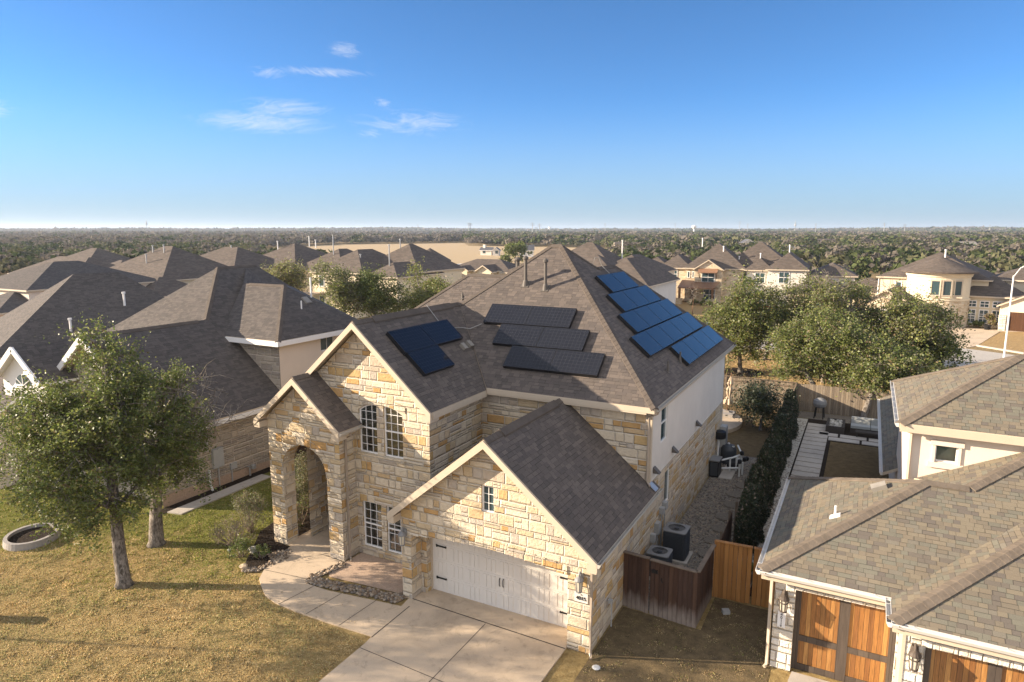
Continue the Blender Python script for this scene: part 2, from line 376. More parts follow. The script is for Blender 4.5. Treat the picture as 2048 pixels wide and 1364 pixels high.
M['leaf_d'] = leafmat('oak leaf tan', (.165, .120, .060), 0.2, 0.6)
M['hedge_a'] = leafmat('dark hedge leaf', (.022, .034, .014), 0.15, 0.5)
M['hedge_b'] = leafmat('hedge leaf', (.045, .055, .022), 0.15, 0.5)
M['sage'] = leafmat('grey sage leaf', (.185, .182, .120), 0.35, 0.7, 0.2)
M['twig'] = plain('dry twig', (.22, .17, .13), 0.95, 0.2)
M['frond'] = leafmat('green blade', (.10, .14, .035), 0.25, 0.5)
M['wood_green'] = leafmat('wood green', (.072, .088, .034), 0.25, 0.8, 0.1, 0.45)
M['wood_olive'] = leafmat('wood olive', (.112, .110, .058), 0.25, 0.8, 0.1, 0.35)
M['wood_grey'] = leafmat('bare wood grey', (.145, .126, .104), 0.25, 0.9, 0.05, 0.3)
M['wood_dark'] = leafmat('wood dark green', (.045, .060, .024), 0.25, 0.8, 0.1, 0.45)
M['wood_x'] = M['wood_dark']
M['grass_tan'] = leafmat('dormant grass', (0.54, 0.4, 0.19), 0.3, 0.8, 0.1, 0.25)
M['grass_pale'] = leafmat('pale dry grass', (0.64, 0.51, 0.29), 0.3, 0.8, 0.1, 0.25)
M['grass_brown'] = leafmat('brown grass', (0.38, 0.27, 0.14), 0.25, 0.8, 0.1, 0.25)
M['grass_olive'] = leafmat('olive dry grass', (.36, .33, .15), 0.3, 0.8, 0.1, 0.25)
M['grass_green'] = leafmat('green grass', (0.25, 0.27, 0.065), 0.3, 0.7, 0.15, 0.25)

# ------------------------------------------------------------------ geometry helpers
class MB:
    """collects faces in world coordinates and links them as ONE mesh object"""
    def __init__(s): s.v, s.f, s.mi = [], [], []
    def poly(s, pts, mi=0):
        i = len(s.v); s.v += [tuple(p) for p in pts]; s.f.append(tuple(range(i, i + len(pts)))); s.mi.append(mi); return s
    def box(s, a, b, mi=0):
        (x0, y0, z0), (x1, y1, z1) = [tuple(map(f, zip(a, b))) for f in (min, max)]
        c = [(x0, y0, z0), (x1, y0, z0), (x1, y1, z0), (x0, y1, z0), (x0, y0, z1), (x1, y0, z1), (x1, y1, z1), (x0, y1, z1)]
        for q in ((3, 2, 1, 0), (4, 5, 6, 7), (0, 1, 5, 4), (1, 2, 6, 5), (2, 3, 7, 6), (3, 0, 4, 7)): s.poly([c[k] for k in q], mi)
        return s
    def obox(s, c, sx, sy, sz, rz=0.0, mi=0, tilt=None):
        m = Matrix.Translation(c) @ Matrix.Rotation(rz, 4, 'Z')
        if tilt: m = m @ tilt
        P = [m @ Vector((x * sx / 2, y * sy / 2, z * sz / 2)) for z in (-1, 1) for x, y in ((-1, -1), (1, -1), (1, 1), (-1, 1))]
        for q in ((3, 2, 1, 0), (4, 5, 6, 7), (0, 1, 5, 4), (1, 2, 6, 5), (2, 3, 7, 6), (3, 0, 4, 7)): s.poly([P[k] for k in q], mi)
        return s
    def bar(s, p, q, w, h, up=(0, 0, 1), mi=0):
        """a straight bar from p to q, w wide, h high"""
        p, q = Vector(p), Vector(q); d = (q - p).normalized(); u = Vector(up)
        r = d.cross(u).normalized(); u = r.cross(d).normalized(); r *= w / 2; u *= h / 2
        a = [p - r - u, p + r - u, p + r + u, p - r + u]; b = [x + (q - p) for x in a]
        s.poly(a[::-1], mi); s.poly(b, mi)
        for k in range(4): s.poly([a[k], a[(k + 1) % 4], b[(k + 1) % 4], b[k]], mi)
        return s
    def tube(s, pts, rad, n=8, mi=0, cap=True):
        pts = [Vector(p) for p in pts]
        if isinstance(rad, (int, float)): rad = [rad] * len(pts)
        rings = []; ref = Vector((0.31, 0.17, 0.93))
        for k, p in enumerate(pts):
            d = (pts[min(k + 1, len(pts) - 1)] - pts[max(k - 1, 0)])
            d = d.normalized() if d.length > 1e-9 else Vector((0, 0, 1))
            if abs(d.dot(ref)) > 0.97: ref = Vector((0.9, -0.3, 0.1))
            a = d.cross(ref).normalized(); b = d.cross(a)
            i = len(s.v)
            for j in range(n):
                t = 2 * math.pi * j / n
                s.v.append(tuple(p + (a * math.cos(t) + b * math.sin(t)) * rad[k]))
            rings.append(i)
        for k in range(len(pts) - 1):
            i, j = rings[k], rings[k + 1]
            for q in range(n):
                s.f.append((i + q, i + (q + 1) % n, j + (q + 1) % n, j + q)); s.mi.append(mi)
        if cap:
            s.f.append(tuple(range(rings[0], rings[0] + n))[::-1]); s.mi.append(mi)
            s.f.append(tuple(range(rings[-1], rings[-1] + n))); s.mi.append(mi)
        return s
    def lathe(s, c, prof, n=16, mi=0):
        c = Vector(c); base = len(s.v)
        for r, z in prof:
            for j in range(n):
                t = 2 * math.pi * j / n
                s.v.append((c.x + r * math.cos(t), c.y + r * math.sin(t), c.z + z))
        for k in range(len(prof) - 1):
            for j in range(n):
                a = base + k * n + j; b = base + k * n + (j + 1) % n
                s.f.append((a, b, b + n, a + n)); s.mi.append(mi)
        s.f.append(tuple(base + j for j in range(n))[::-1]); s.mi.append(mi)
        e = base + (len(prof) - 1) * n
        s.f.append(tuple(e + j for j in range(n))); s.mi.append(mi)
        return s
    def build(s, name, mats, parent=None, smooth=False, uvoff=(0, 0)):
        me = bpy.data.meshes.new(name)
        me.from_pydata(s.v, [], s.f)
        for m in (mats if isinstance(mats, (list, tuple)) else [mats]): me.materials.append(m)
        if any(s.mi): me.polygons.foreach_set('material_index', s.mi)
        uv = me.uv_layers.new(name='UVMap').data
        for p in me.polygons:
            nrm = p.normal
            if abs(nrm.z) > 0.985:
                for li in p.loop_indices:
                    co = me.vertices[me.loops[li].vertex_index].co; uv[li].uv = (co.x + uvoff[0], co.y + uvoff[1])
            else:
                t = Vector((-nrm.y, nrm.x, 0)).normalized(); b = nrm.cross(t).normalized()
                if b.z < 0: b = -b
                for li in p.loop_indices:
                    co = me.vertices[me.loops[li].vertex_index].co
                    uv[li].uv = (co.dot(t) + uvoff[0], co.dot(b) + uvoff[1])
        if smooth: me.polygons.foreach_set('use_smooth', [True] * len(me.polygons))
        me.update()
        o = bpy.data.objects.new(name, me); COL.objects.link(o)
        if parent is not None:
            bpy.context.view_layer.update() if False else None
            o.parent = parent
            o.matrix_parent_inverse = WORLD_INV[parent.name] if parent.name in WORLD_INV else Matrix.Identity(4)
        WORLD_INV[o.name] = Matrix.Identity(4)
        return o
WORLD_INV = {}
def full_inv(o):
    m = Matrix.Identity(4)
    return m

def tag(o, label, cat, group=None, kind=None):
    if label: o['label'] = label
    if cat: o['category'] = cat
    if group: o['group'] = group
    if kind: o['kind'] = kind
    return o
def thing(name, label, cat, loc=(0, 0, 0), group=None):
    o = bpy.data.objects.new(name, None); COL.objects.link(o)
    o.location = loc; o.empty_display_size = 0.3
    WORLD_INV[o.name] = Matrix.Translation(loc).inverted()
    return tag(o, label, cat, group)
def kind(o, k): o['kind'] = k; return o
def copy_tree(o, parent=None):
    c = o.copy(); COL.objects.link(c)
    if parent is not None: c.parent = parent; c.matrix_parent_inverse = o.matrix_parent_inverse.copy()
    for ch in o.children: copy_tree(ch, c)
    return c
def lab(o, s): o['label'] = s; return o

def roof_solid(mb, polys, th=0.16):
    """top faces plus an underside and edge boards"""
    key = lambda p: (round(p[0], 3), round(p[1], 3), round(p[2], 3))
    edges = {}
    for pl in polys:
        n = len(pl)
        for k in range(n):
            e = (key(pl[k]), key(pl[(k + 1) % n])); r = e[::-1]
            if r in edges: edges[r] = None
            else: edges[e] = (pl[k], pl[(k + 1) % n])
        mb.poly(pl, 0)
        mb.poly([(p[0], p[1], p[2] - th) for p in pl][::-1], 1)
    for e in edges.values():
        if e: mb.poly([(e[1][0], e[1][1], e[1][2]), (e[0][0], e[0][1], e[0][2]), (e[0][0], e[0][1], e[0][2] - th), (e[1][0], e[1][1], e[1][2] - th)], 1)
    return mb
def cap_strip(mb, p, q, slope_drop, w=0.15, lift=0.03):
    """bent strip of cap shingles along a ridge or hip, laid in overlapping pieces"""
    p, q = Vector(p), Vector(q); L = (q - p).length; d = (q - p) / L
    s = Vector((d.y, -d.x, 0)).normalized()
    n = max(1, int(L / 0.22))
    for k in range(n):
        a = p + d * (L * k / n); b = p + d * (L * (k + 1) / n)
        l0, l1 = (lift + 0.010, lift) if (q.z - p.z) > -0.01 else (lift, lift + 0.010)
        dn = Vector((0, 0, slope_drop * w))
        A = [a - s * w - dn + Vector((0, 0, l0)), a + Vector((0, 0, l0)), a + s * w - dn + Vector((0, 0, l0))]
        B = [b - s * w - dn + Vector((0, 0, l1)), b + Vector((0, 0, l1)), b + s * w - dn + Vector((0, 0, l1))]
        for i in (0, 1): mb.poly([A[i], A[i + 1], B[i + 1], B[i]])
        z = Vector((0, 0, -0.03))
        mb.poly([A[0], B[0], B[0] + z, A[0] + z]); mb.poly([B[2], A[2], A[2] + z, B[2] + z])
        mb.poly([A[0] + z, A[1] + z, A[1], A[0]]); mb.poly([A[1] + z, A[2] + z, A[2], A[1]])
    return mb

def panel(mb, o, u, outer, holes=(), depth=0.12, reveal=None, mi=0):
    """a wall face in the plane through o spanned by u (horizontal) and z, with holes; the holes (and chosen edges of the outline) get reveals running inward"""
    o, u = Vector(o), Vector(u).normalized(); nin = Vector((-u.y, u.x, 0))       # inward = left of u
    P = lambda a, z, k=0.0: o + u * a + Vector((0, 0, z)) + nin * k
    loops = [[Vector((a, z, 0)) for a, z in outer]] + [[Vector((a, z, 0)) for a, z in h] for h in holes]
    flat = [p for l in loops for p in l]
    for t in geometry.tessellate_polygon(loops):
        a, b, c = [flat[i] for i in t]
        if (b - a).cross(c - a).z < 0: b, c = c, b
        mb.poly([P(a.x, a.y), P(b.x, b.y), P(c.x, c.y)], mi)
    for h in holes:
        for k in range(len(h)):
            a, b = h[k], h[(k + 1) % len(h)]
            mb.poly([P(a[0], a[1]), P(b[0], b[1]), P(b[0], b[1], depth), P(a[0], a[1], depth)], mi)
    for k in (reveal or ()):
        a, b = outer[k], outer[(k + 1) % len(outer)]
        mb.poly([P(a[0], a[1]), P(b[0], b[1]), P(b[0], b[1], depth), P(a[0], a[1], depth)], mi)
    return mb

def window(parent, o, u, x0, x1, z0, z1, nx=3, nz=4, fw=0.042, arch=None, inset=0.10, blind=True, glass='glass', frame='white', mid=True, bars=0.007):
    """single-hung window in a wall plane: frame, muntins, meeting rail; pane and blind are its sub-parts. arch = extra height at (left, right)"""
    o, u = Vector(o), Vector(u).normalized(); n = Vector((-u.y, u.x, 0))
    P = lambda a, z, k=0.0: o + u * a + Vector((0, 0, z)) + n * (inset + k)
    fr = MB()
    def B(a0, b0, a1, b1, d0, d1):
        pts = [(a0, b0), (a1, b0), (a1, b1), (a0, b1)]
        f = [P(a, z, d0) for a, z in pts]; g = [P(a, z, d1) for a, z in pts]
        fr.poly(f); fr.poly(g[::-1])
        for k in range(4): fr.poly([f[(k + 1) % 4], f[k], g[k], g[(k + 1) % 4]])
    zl, zr = (z1, z1) if not arch else (z1 - arch[0], z1 - arch[1])
    top = lambda a: z1 if not arch else (zl + (z1 - zl) * math.sin(math.pi / 2 * min(1, (a - x0) / (x1 - x0) * 1.25)) if arch[0] > arch[1] else zr + (z1 - zr) * math.sin(math.pi / 2 * min(1, (x1 - a) / (x1 - x0) * 1.25)))
    B(x0, z0, x0 + fw, top(x0), -0.03, 0.03); B(x1 - fw, z0, x1, top(x1), -0.03, 0.03)
    B(x0 + fw, z0, x1 - fw, z0 + fw, -0.032, 0.032)
    N = 8 if arch else 1
    for k in range(N):
        a, b = x0 + (x1 - x0) * k / N, x0 + (x1 - x0) * (k + 1) / N
        f = [P(a, top(a) - fw * 1.2, -.031), P(b, top(b) - fw * 1.2, -.031), P(b, top(b), -.031), P(a, top(a), -.031)]
        g = [q + n * 0.06 for q in f]
        fr.poly(f); fr.poly(g[::-1]); fr.poly([f[1], f[0], g[0], g[1]]); fr.poly([f[3], f[2], g[2], g[3]])
    zm = (z0 + z1) / 2 - 0.02
    if mid: B(x0 + fw, zm, x1 - fw, zm + fw, -0.028, 0.028)
    for k in range(1, nx):
        a = x0 + (x1 - x0) * k / nx
        B(a - bars, z0 + fw, a + bars, top(a) - fw, -0.018, 0.006)
    for k in range(1, nz):
        z = z0 + (z1 - z0) * k / nz
        if mid and abs(z - zm) < 0.12: continue
        B(x0 + fw, z - bars, x1 - fw, z + bars, -0.020, 0.004)
    w = fr.build('window', M[frame], parent)
    pm = MB()
    out = [(x0 + .01, z0 + .01), (x1 - .01, z0 + .01)] + [(x0 + (x1 - x0) * k / N, top(x0 + (x1 - x0) * k / N) - .01) for k in range(N, -1, -1)]
    out = [(min(max(a, x0 + .01), x1 - .01), z) for a, z in out]
    pm.poly([P(a, z, 0.012) for a, z in out])
    pm.build('pane', M[glass], w)
    if blind:
        bm_ = MB(); zlim = z0 + (z1 - z0) * (0.52 if blind == 'half' else 0.03)
        z = z1 - 0.06
        while z > zlim:
            bm_.poly([P(x0, z, 0.06), P(x1, z, 0.06), P(x1, z - 0.030, 0.095), P(x0, z - 0.030, 0.095)])
            z -= 0.055
        bm_.build('blind', M['blind'], w)
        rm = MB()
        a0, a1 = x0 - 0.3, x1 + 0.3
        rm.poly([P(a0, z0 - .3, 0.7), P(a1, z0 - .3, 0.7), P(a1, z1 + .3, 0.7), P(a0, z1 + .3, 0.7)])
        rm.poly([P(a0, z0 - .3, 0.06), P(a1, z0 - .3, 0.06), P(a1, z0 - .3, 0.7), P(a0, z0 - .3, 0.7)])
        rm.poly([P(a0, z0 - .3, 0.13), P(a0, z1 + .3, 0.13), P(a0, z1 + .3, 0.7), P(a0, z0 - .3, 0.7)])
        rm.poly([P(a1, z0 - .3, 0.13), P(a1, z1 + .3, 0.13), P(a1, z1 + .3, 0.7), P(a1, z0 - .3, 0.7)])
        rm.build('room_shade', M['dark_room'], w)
    return w

def lantern(parent, p, face=(0, -1, 0), s=1.0, cage=False):
    """wall lantern: back plate, arm, cap and glass cage"""
    f = Vector(face); p = Vector(p); c = p + f * 0.17 * s
    mb = MB()
    mb.lathe(p + f * 0.02 + Vector((0, 0, .10 * s)), [(.07 * s, -.12 * s), (.085 * s, 0), (.07 * s, .12 * s)], 10)
    mb.tube([p + Vector((0, 0, .20 * s)) + f * .03, p + f * .12 * s + Vector((0, 0, .30 * s)), c + Vector((0, 0, .22 * s))], .028 * s, 8)
    mb.lathe(c, [(.13 * s, .06 * s), (.135 * s, .08 * s), (.10 * s, .14 * s), (.03 * s, .20 * s), (.02 * s, .24 * s)], 12)
    for k in range(6):
        t = k * math.pi / 3
        a = Vector((math.cos(t), math.sin(t), 0))
        mb.bar(c + a * .115 * s + Vector((0, 0, .07 * s)), c + a * .085 * s - Vector((0, 0, .26 * s)), .014 * s, .014 * s, (a.y, -a.x, 0.01))
    mb.lathe(c, [(.09 * s, -.28 * s), (.095 * s, -.26 * s), (.085 * s, -.25 * s)], 12)
    if cage: mb.lathe(c, [(.118 * s, -.03 * s), (.12 * s, -.02 * s), (.118 * s, -.01 * s)], 12)
    l = mb.build('wall_lantern', M['ac_top'] if not cage else M['walnut_frame'], parent)
    MB().lathe(c, [(.075 * s, -.245 * s), (.10 * s, .06 * s)], 10).build('lamp_glass', M['lamp_glass'], l)
    return l
M['lamp_glass'] = plain('seeded lamp glass', (.55, .50, .40), 0.2, 0.1, 9.0, 0.5)

def text_mesh(name, s, size, loc, u, mat, parent, depth=0.012, stack=False):
    """lettering as a thin mesh in a wall plane"""
    cu = bpy.data.curves.new(name, 'FONT'); cu.body = s; cu.size = size; cu.extrude = depth; cu.align_x = 'CENTER'; cu.align_y = 'CENTER'
    if stack: cu.space_line = 0.8
    o = bpy.data.objects.new(name, cu); COL.objects.link(o)
    dg = bpy.context.evaluated_depsgraph_get()
    me = bpy.data.meshes.new_from_object(o.evaluated_get(dg))
    bpy.data.objects.remove(o)
    u = Vector(u).normalized(); n = Vector((u.y, -u.x, 0))
    m = Matrix(((u.x, 0, n.x, loc[0]), (u.y, 0, n.y, loc[1]), (0, 1, 0, loc[2]), (0, 0, 0, 1)))
    me.transform(m); me.materials.clear(); me.materials.append(mat)
    ob = bpy.data.objects.new(name, me); COL.objects.link(ob)
    ob.parent = parent; ob.matrix_parent_inverse = WORLD_INV.get(parent.name, Matrix.Identity(4))
    WORLD_INV[ob.name] = Matrix.Identity(4)
    return ob
def arc(x0, x1, z, rise, n=14):
    """points of a segmental or round arch from (x1,z) back to (x0,z)"""
    out = []
    for k in range(n + 1):
        t = math.pi * k / n
        out.append(((x0 + x1) / 2 + (x1 - x0) / 2 * math.cos(t), z + rise * math.sin(t)))
    return out

# ------------------------------------------------------------------ the main stone house
KS = 0.8444                                 # roof pitch of the main block
XR, ZE, YF = -6.0, 6.08, 21.7               # right eave, eave height, front eave
house = thing('stone_house', 'two storey limestone house with white garage door, arched entry and solar panels', 'house', (-12, 22, 0))
hw = MB()
U = (1, 0, 0)
# garage front: opening with a shallow arched head
gx0, gx1 = -12.45, -6.95
go = [(-12.82, 0), (gx0, 0), (gx0, 2.28)] + arc(gx0, gx1, 2.28, 0.20)[::-1][1:-1] + [(gx1, 2.28), (gx1, 0), (-6.25, 0), (-6.25, 3.14), (-9.5, 5.84), (-12.82, 3.09)]
nrev = len(go)
panel(hw, (0, 16.6, 0), U, go, [[(-9.80, 3.62), (-9.37, 3.62), (-9.37, 4.47), (-9.80, 4.47)]], 0.14)
for k in range(1, 17):
    a, b = go[k], go[k + 1]
    hw.poly([(a[0], 16.6, a[1]), (b[0], 16.6, b[1]), (b[0], 17.55, b[1]), (a[0], 17.55, a[1])])
# proud course of soldiers over the door
for k in range(16):
    x0 = gx0 + (gx1 - gx0) * k / 16; x1 = gx0 + (gx1 - gx0) * (k + 1) / 16 - 0.012
    zz = 2.28 + 0.20 * math.sin(math.pi * (k + 0.5) / 16)
    hw.box((x0, 16.56, zz + 0.01), (x1, 16.64, zz + 0.27))
# inner pier beside the door
hw.box((gx0 + .003, 17.15, 0), (gx0 + 0.22, 17.5, 2.25))
panel(hw, (-6.25, 16.6, 0), (0, 1, 0), [(0, 0), (5.35, 0), (5.35, 3.14), (0, 3.14)])
panel(hw, (-12.82, 18.4, 0), (0, -1, 0), [(0, 0), (1.8, 0), (1.8, 3.1), (0, 3.1)])
# side wall of the main block, stone below
panel(hw, (-6.25, 21.95, 0), (0, 1, 0), [(0, 0), (13.65, 0), (13.65, 3.2), (0, 3.2)], [[(2.3, 1.62), (3.05, 1.62), (3.05, 2.95), (2.3, 2.95)]], 0.10)
# front wing with its tall gable: two arched windows above two square ones
wy = 18.4
wing = [(-16.3, 0), (-12.9, 0), (-12.9, 6.1), (-15.78, 8.64), (-18.65, 6.1), (-18.65, 4.7), (-16.3, 4.7)]
wh = [[(-16.0, 4.0), (-15.17, 4.0), (-15.17, 5.85), (-15.35, 5.85), (-15.6, 5.80), (-15.8, 5.73), (-16.0, 5.60)],
      [(-14.87, 4.0), (-14.03, 4.0), (-14.03, 5.60), (-14.23, 5.73), (-14.43, 5.80), (-14.68, 5.85), (-14.87, 5.85)],
      [(-15.97, .35), (-15.10, .35), (-15.10, 2.12), (-15.97, 2.12)], [(-14.87, .35), (-14.0, .35), (-14.0, 2.12), (-14.87, 2.12)]]
panel(hw, (0, wy, 0), U, wing, wh, 0.14)
# voussoirs over the arched pair, sills
for k in range(9):
    t0, t1 = k / 9, (k + 1) / 9
    z = lambda t: 5.62 + 0.26 * math.sin(math.pi * (0.08 + 0.84 * t))
    xa, xb = -16.15 + 2.27 * t0, -16.15 + 2.27 * t1 - 0.012
    hw.poly([(xa, wy - .035, z(t0)), (xb, wy - .035, z(t1)), (xb, wy - .035, z(t1) + .24), (xa, wy - .035, z(t0) + .24)])
    hw.poly([(xa, wy - .035, z(t0) + .24), (xb, wy - .035, z(t1) + .24), (xb, wy + .02, z(t1) + .24), (xa, wy + .02, z(t0) + .24)])
    hw.poly([(xb, wy - .035, z(t1)), (xb, wy + .02, z(t1)), (xb, wy + .02, z(t1) + .24), (xb, wy - .035, z(t1) + .24)])
hw.box((-16.08, wy - .06, 3.86), (-13.95, wy + .05, 3.98)); hw.box((-16.06, wy - .06, .22), (-13.9, wy + .05, .335))
panel(hw, (-12.9, wy, 0), (0, 1, 0), [(0, 0), (3.6, 0), (3.6, 6.1), (0, 6.1)])
panel(hw, (-12.9, 22.0, 0), U, [(0, 0), (6.62, 0), (6.62, 6.05), (0, 6.05)])
panel(hw, (-18.65, 34.0, 0), (0, -1, 0), [(0, 0), (15.6, 0), (15.6, 6.1), (0, 6.1)])
panel(hw, (-6.25, 35.6, 0), (-1, 0, 0), [(0, 0), (12.4, 0), (12.4, 6.05), (0, 6.05)])
# entry porch: round arch in front, arch at its side, back wall
ey = 17.55
ax0, ax1 = -19.04, -16.86
ent = [(-19.72, 0), (ax0, 0), (ax0, 3.12)] + arc(ax0, ax1, 3.12, 1.06)[::-1][1:-1] + [(ax1, 3.12), (ax1, 0), (-16.2, 0), (-16.2, 5.10), (-17.95, 6.58), (-19.72, 5.06)]
panel(hw, (0, ey, 0), U, ent)
for k in range(1, 17):
    a, b = ent[k], ent[k + 1]
    hw.poly([(a[0], ey, a[1]), (b[0], ey, b[1]), (b[0], ey + .55, b[1]), (a[0], ey + .55, a[1])])
A = arc(ax0, ax1, 3.12, 1.06, 15); A2 = arc(ax0 - .26, ax1 + .26, 3.12, 1.32, 15)
for k in range(15):                           # ring of arch stones, slightly proud
    p, q, r_, s_ = A[k], A[k + 1], A2[k + 1], A2[k]
    sh = 0.97
    mid = [(p[0] + q[0] + r_[0] + s_[0]) / 4, (p[1] + q[1] + r_[1] + s_[1]) / 4]
    Q = [(mid[0] + (x - mid[0]) * sh, mid[1] + (z - mid[1]) * sh) for x, z in (p, q, r_, s_)]
    F = [(x, ey - .03, z) for x, z in Q]; G = [(x, ey + .03, z) for x, z in Q]
    hw.poly(F[::-1])
    for i in range(4): hw.poly([F[i], F[(i + 1) % 4], G[(i + 1) % 4], G[i]])
side = [(-20.35, 0), (-19.85, 0), (-19.85, 2.9)] + arc(-19.85, -18.15, 2.9, 0.8, 10)[::-1][1:-1] + [(-18.15, 2.9), (-18.15, 0), (-17.55, 0), (-17.55, 5.05), (-20.35, 5.05)]
panel(hw, (-19.72, 0, 0), (0, -1, 0), [(x, z) for x, z in side], (), 0.5)
for k in range(1, 13):
    a, b = side[k], side[k + 1]
    hw.poly([(-19.72, -a[0], a[1]), (-19.72, -b[0], b[1]), (-19.17, -b[0], b[1]), (-19.17, -a[0], a[1])])
hw.box((ax0 - .003, ey + .552, 0), (-19.17, 18.13, 4.7)); hw.box((ax1 + .003, ey + .552, 0), (-16.32, 18.39, 4.7))
hw.box((-19.70, 20.0, 0), (-18.66, 20.35, 4.9)); panel(hw, (-16.2, ey, 0), (0, 1, 0), [(0, 0), (.85, 0), (.85, 5.1), (0, 5.1)])
hw.build('stone_wall', M['stone'], house)
inn = MB()
inn.poly([(-18.65, 20.6, 0), (-16.3, 20.6, 0), (-16.3, 20.6, 4.6), (-18.65, 20.6, 4.6)]); inn.poly([(-16.32, 20.6, 0), (-16.32, 18.4, 0), (-16.32, 18.4, 4.6), (-16.32, 20.6, 4.6)])
inn.poly([(-19.15, 17.6, 4.55), (-16.3, 17.6, 4.55), (-16.3, 20.6, 4.55), (-19.15, 20.6, 4.55)])
inn.build('porch_lining', M['wood_post'], house)
dr = MB().box((-18.3, 20.5, 0.05), (-17.2, 20.57, 2.5)).build('front_door', M['door_brown'], house)
MB().tube([(-17.32, 20.47, 1.0), (-17.32, 20.44, 1.1), (-17.32, 20.47, 1.2)], .015, 6).build('handle', M['black'], dr)
# stucco band of the side wall, frieze boards
st = MB()
panel(st, (-6.28, 22.02, 0), (0, 1, 0), [(0, 3.2), (13.55, 3.2), (13.55, 6.0), (0, 6.0)], [[(1.55, 4.28), (2.38, 4.28), (2.38, 5.72), (1.55, 5.72)]], 0.08)
st.poly([(-6.25, 21.95, 3.2), (-6.25, 35.6, 3.2), (-6.28, 35.6, 3.2), (-6.28, 21.95, 3.2)])
st.build('stucco_wall', M['stucco'], house)

# roof planes
def zf(y): return ZE + KS * (y - YF)
pkR, pkL = (-12.23, 27.93, 11.34), (-12.69, 27.93, 11.34)
XL = -18.92
vR = (-12.54, YF, ZE); ridgeW = (-15.78, 24.99, 8.86)
front = [(XR, YF, ZE), pkR, pkL, (XL, YF, ZE), (-18.90, YF, ZE), ridgeW, (-12.54, YF, ZE)]
front = [(XR, YF, ZE), pkR, pkL, (XL + 0.02, YF + .02, ZE + .01), ridgeW, vR]
right = [(XR, 36.55, ZE), (-11.0, 31.55, 10.305), (-11.0, 29.16, 10.305), pkR, (XR, YF, ZE)]
backA = [pkL, pkR, (-11.0, 29.16, 10.305), (-16.0, 34.16, ZE), (XL, 34.16, ZE)]
leftB = [(-11.0, 29.16, 10.305), (-11.0, 31.55, 10.305), (-16.0, 36.55, ZE), (-16.0, 34.16, ZE)]
backB = [(-11.0, 31.55, 10.305), (XR, 36.55, ZE), (-16.0, 36.55, ZE)]
leftA = [pkL, (XL, 34.16, ZE), (XL + 0.02, YF + .02, ZE + .01)]
rm = MB(); roof_solid(rm, [front, right, backA, leftB, backB, leftA], 0.15)
# wing gable roof
kw = (8.86 - 5.99) / 3.24
wR = [(-12.54, 18.0, 5.99), (-12.54, YF, ZE - .09), (-15.78, 24.99, 8.86), (-15.78, 18.0, 8.86)]
wL = [(-15.78, 18.0, 8.86), (-15.78, 24.99, 8.86), (-19.02, 21.8, 5.99), (-19.02, 18.0, 5.99)]
roof_solid(rm, [wR, wL], 0.14)
# rear left wing with its ridge along the front
cw = [[(-23.3, 26.75, 6.06), (-10, 26.75, 6.06), (-14.0, 31.0, 9.67), (-18.95, 31.0, 9.67)], [(-18.95, 31.0, 9.67), (-14, 31.0, 9.67), (-14, 35.2, 6.06), (-23.3, 35.2, 6.06)], [(-23.3, 35.2, 6.06), (-23.3, 26.75, 6.06), (-18.95, 31.0, 9.67)]]
roof_solid(rm, cw, 0.14)
# entry roof
roof_solid(rm, [[(-15.86, 17.2, 5.05), (-15.86, 18.42, 5.05), (-17.95, 18.42, 6.80), (-17.95, 17.2, 6.80)],
                [(-17.95, 17.2, 6.80), (-17.95, 20.35, 6.80), (-20.02, 20.35, 5.03), (-20.02, 17.2, 5.03)]], 0.10)
# garage roof
roof_solid(rm, [[(-5.93, 16.25, 3.05), (-5.93, 22.45, 3.05), (-6.18, 22.45, 3.26), (-6.18, 21.98, 3.26), (-9.5, 21.98, 6.01), (-9.5, 16.25, 6.01)],
                [(-9.5, 16.25, 6.01), (-9.5, 21.98, 6.01), (-12.88, 21.98, 3.24), (-12.88, 18.38, 3.24), (-13.07, 18.38, 3.08), (-13.07, 16.25, 3.08)]], 0.10)
roof = rm.build('roof', [M['shingle_brown'], M['trim']], house)
sh = KS / math.sqrt(2)
for p, q, s in [((XR, YF, ZE), pkR, sh), (pkR, (-11.0, 29.16, 10.305), sh), (pkL, pkR, KS), ((-11.0, 29.16, 10.305), (-11, 31.55, 10.305), KS), ((XR, 36.55, ZE), (-11, 31.55, 10.305), sh),
                ((-18.0, 22.62, 6.86), pkL, sh), ((-15.78, 18.0, 8.86), (-15.78, 24.9, 8.86), kw), ((-9.5, 16.25, 6.01), (-9.5, 21.95, 6.01), .83), ((-17.95, 17.2, 6.80), (-17.95, 18.4, 6.8), .84),
                ((-23.3, 26.75, 6.06), (-18.95, 31, 9.67), sh), ((-18.95, 31, 9.67), (-14.2, 31, 9.67), KS)]:
    cap_strip(MB(), p, q, s).build('ridge_cap', M['cap'], roof)
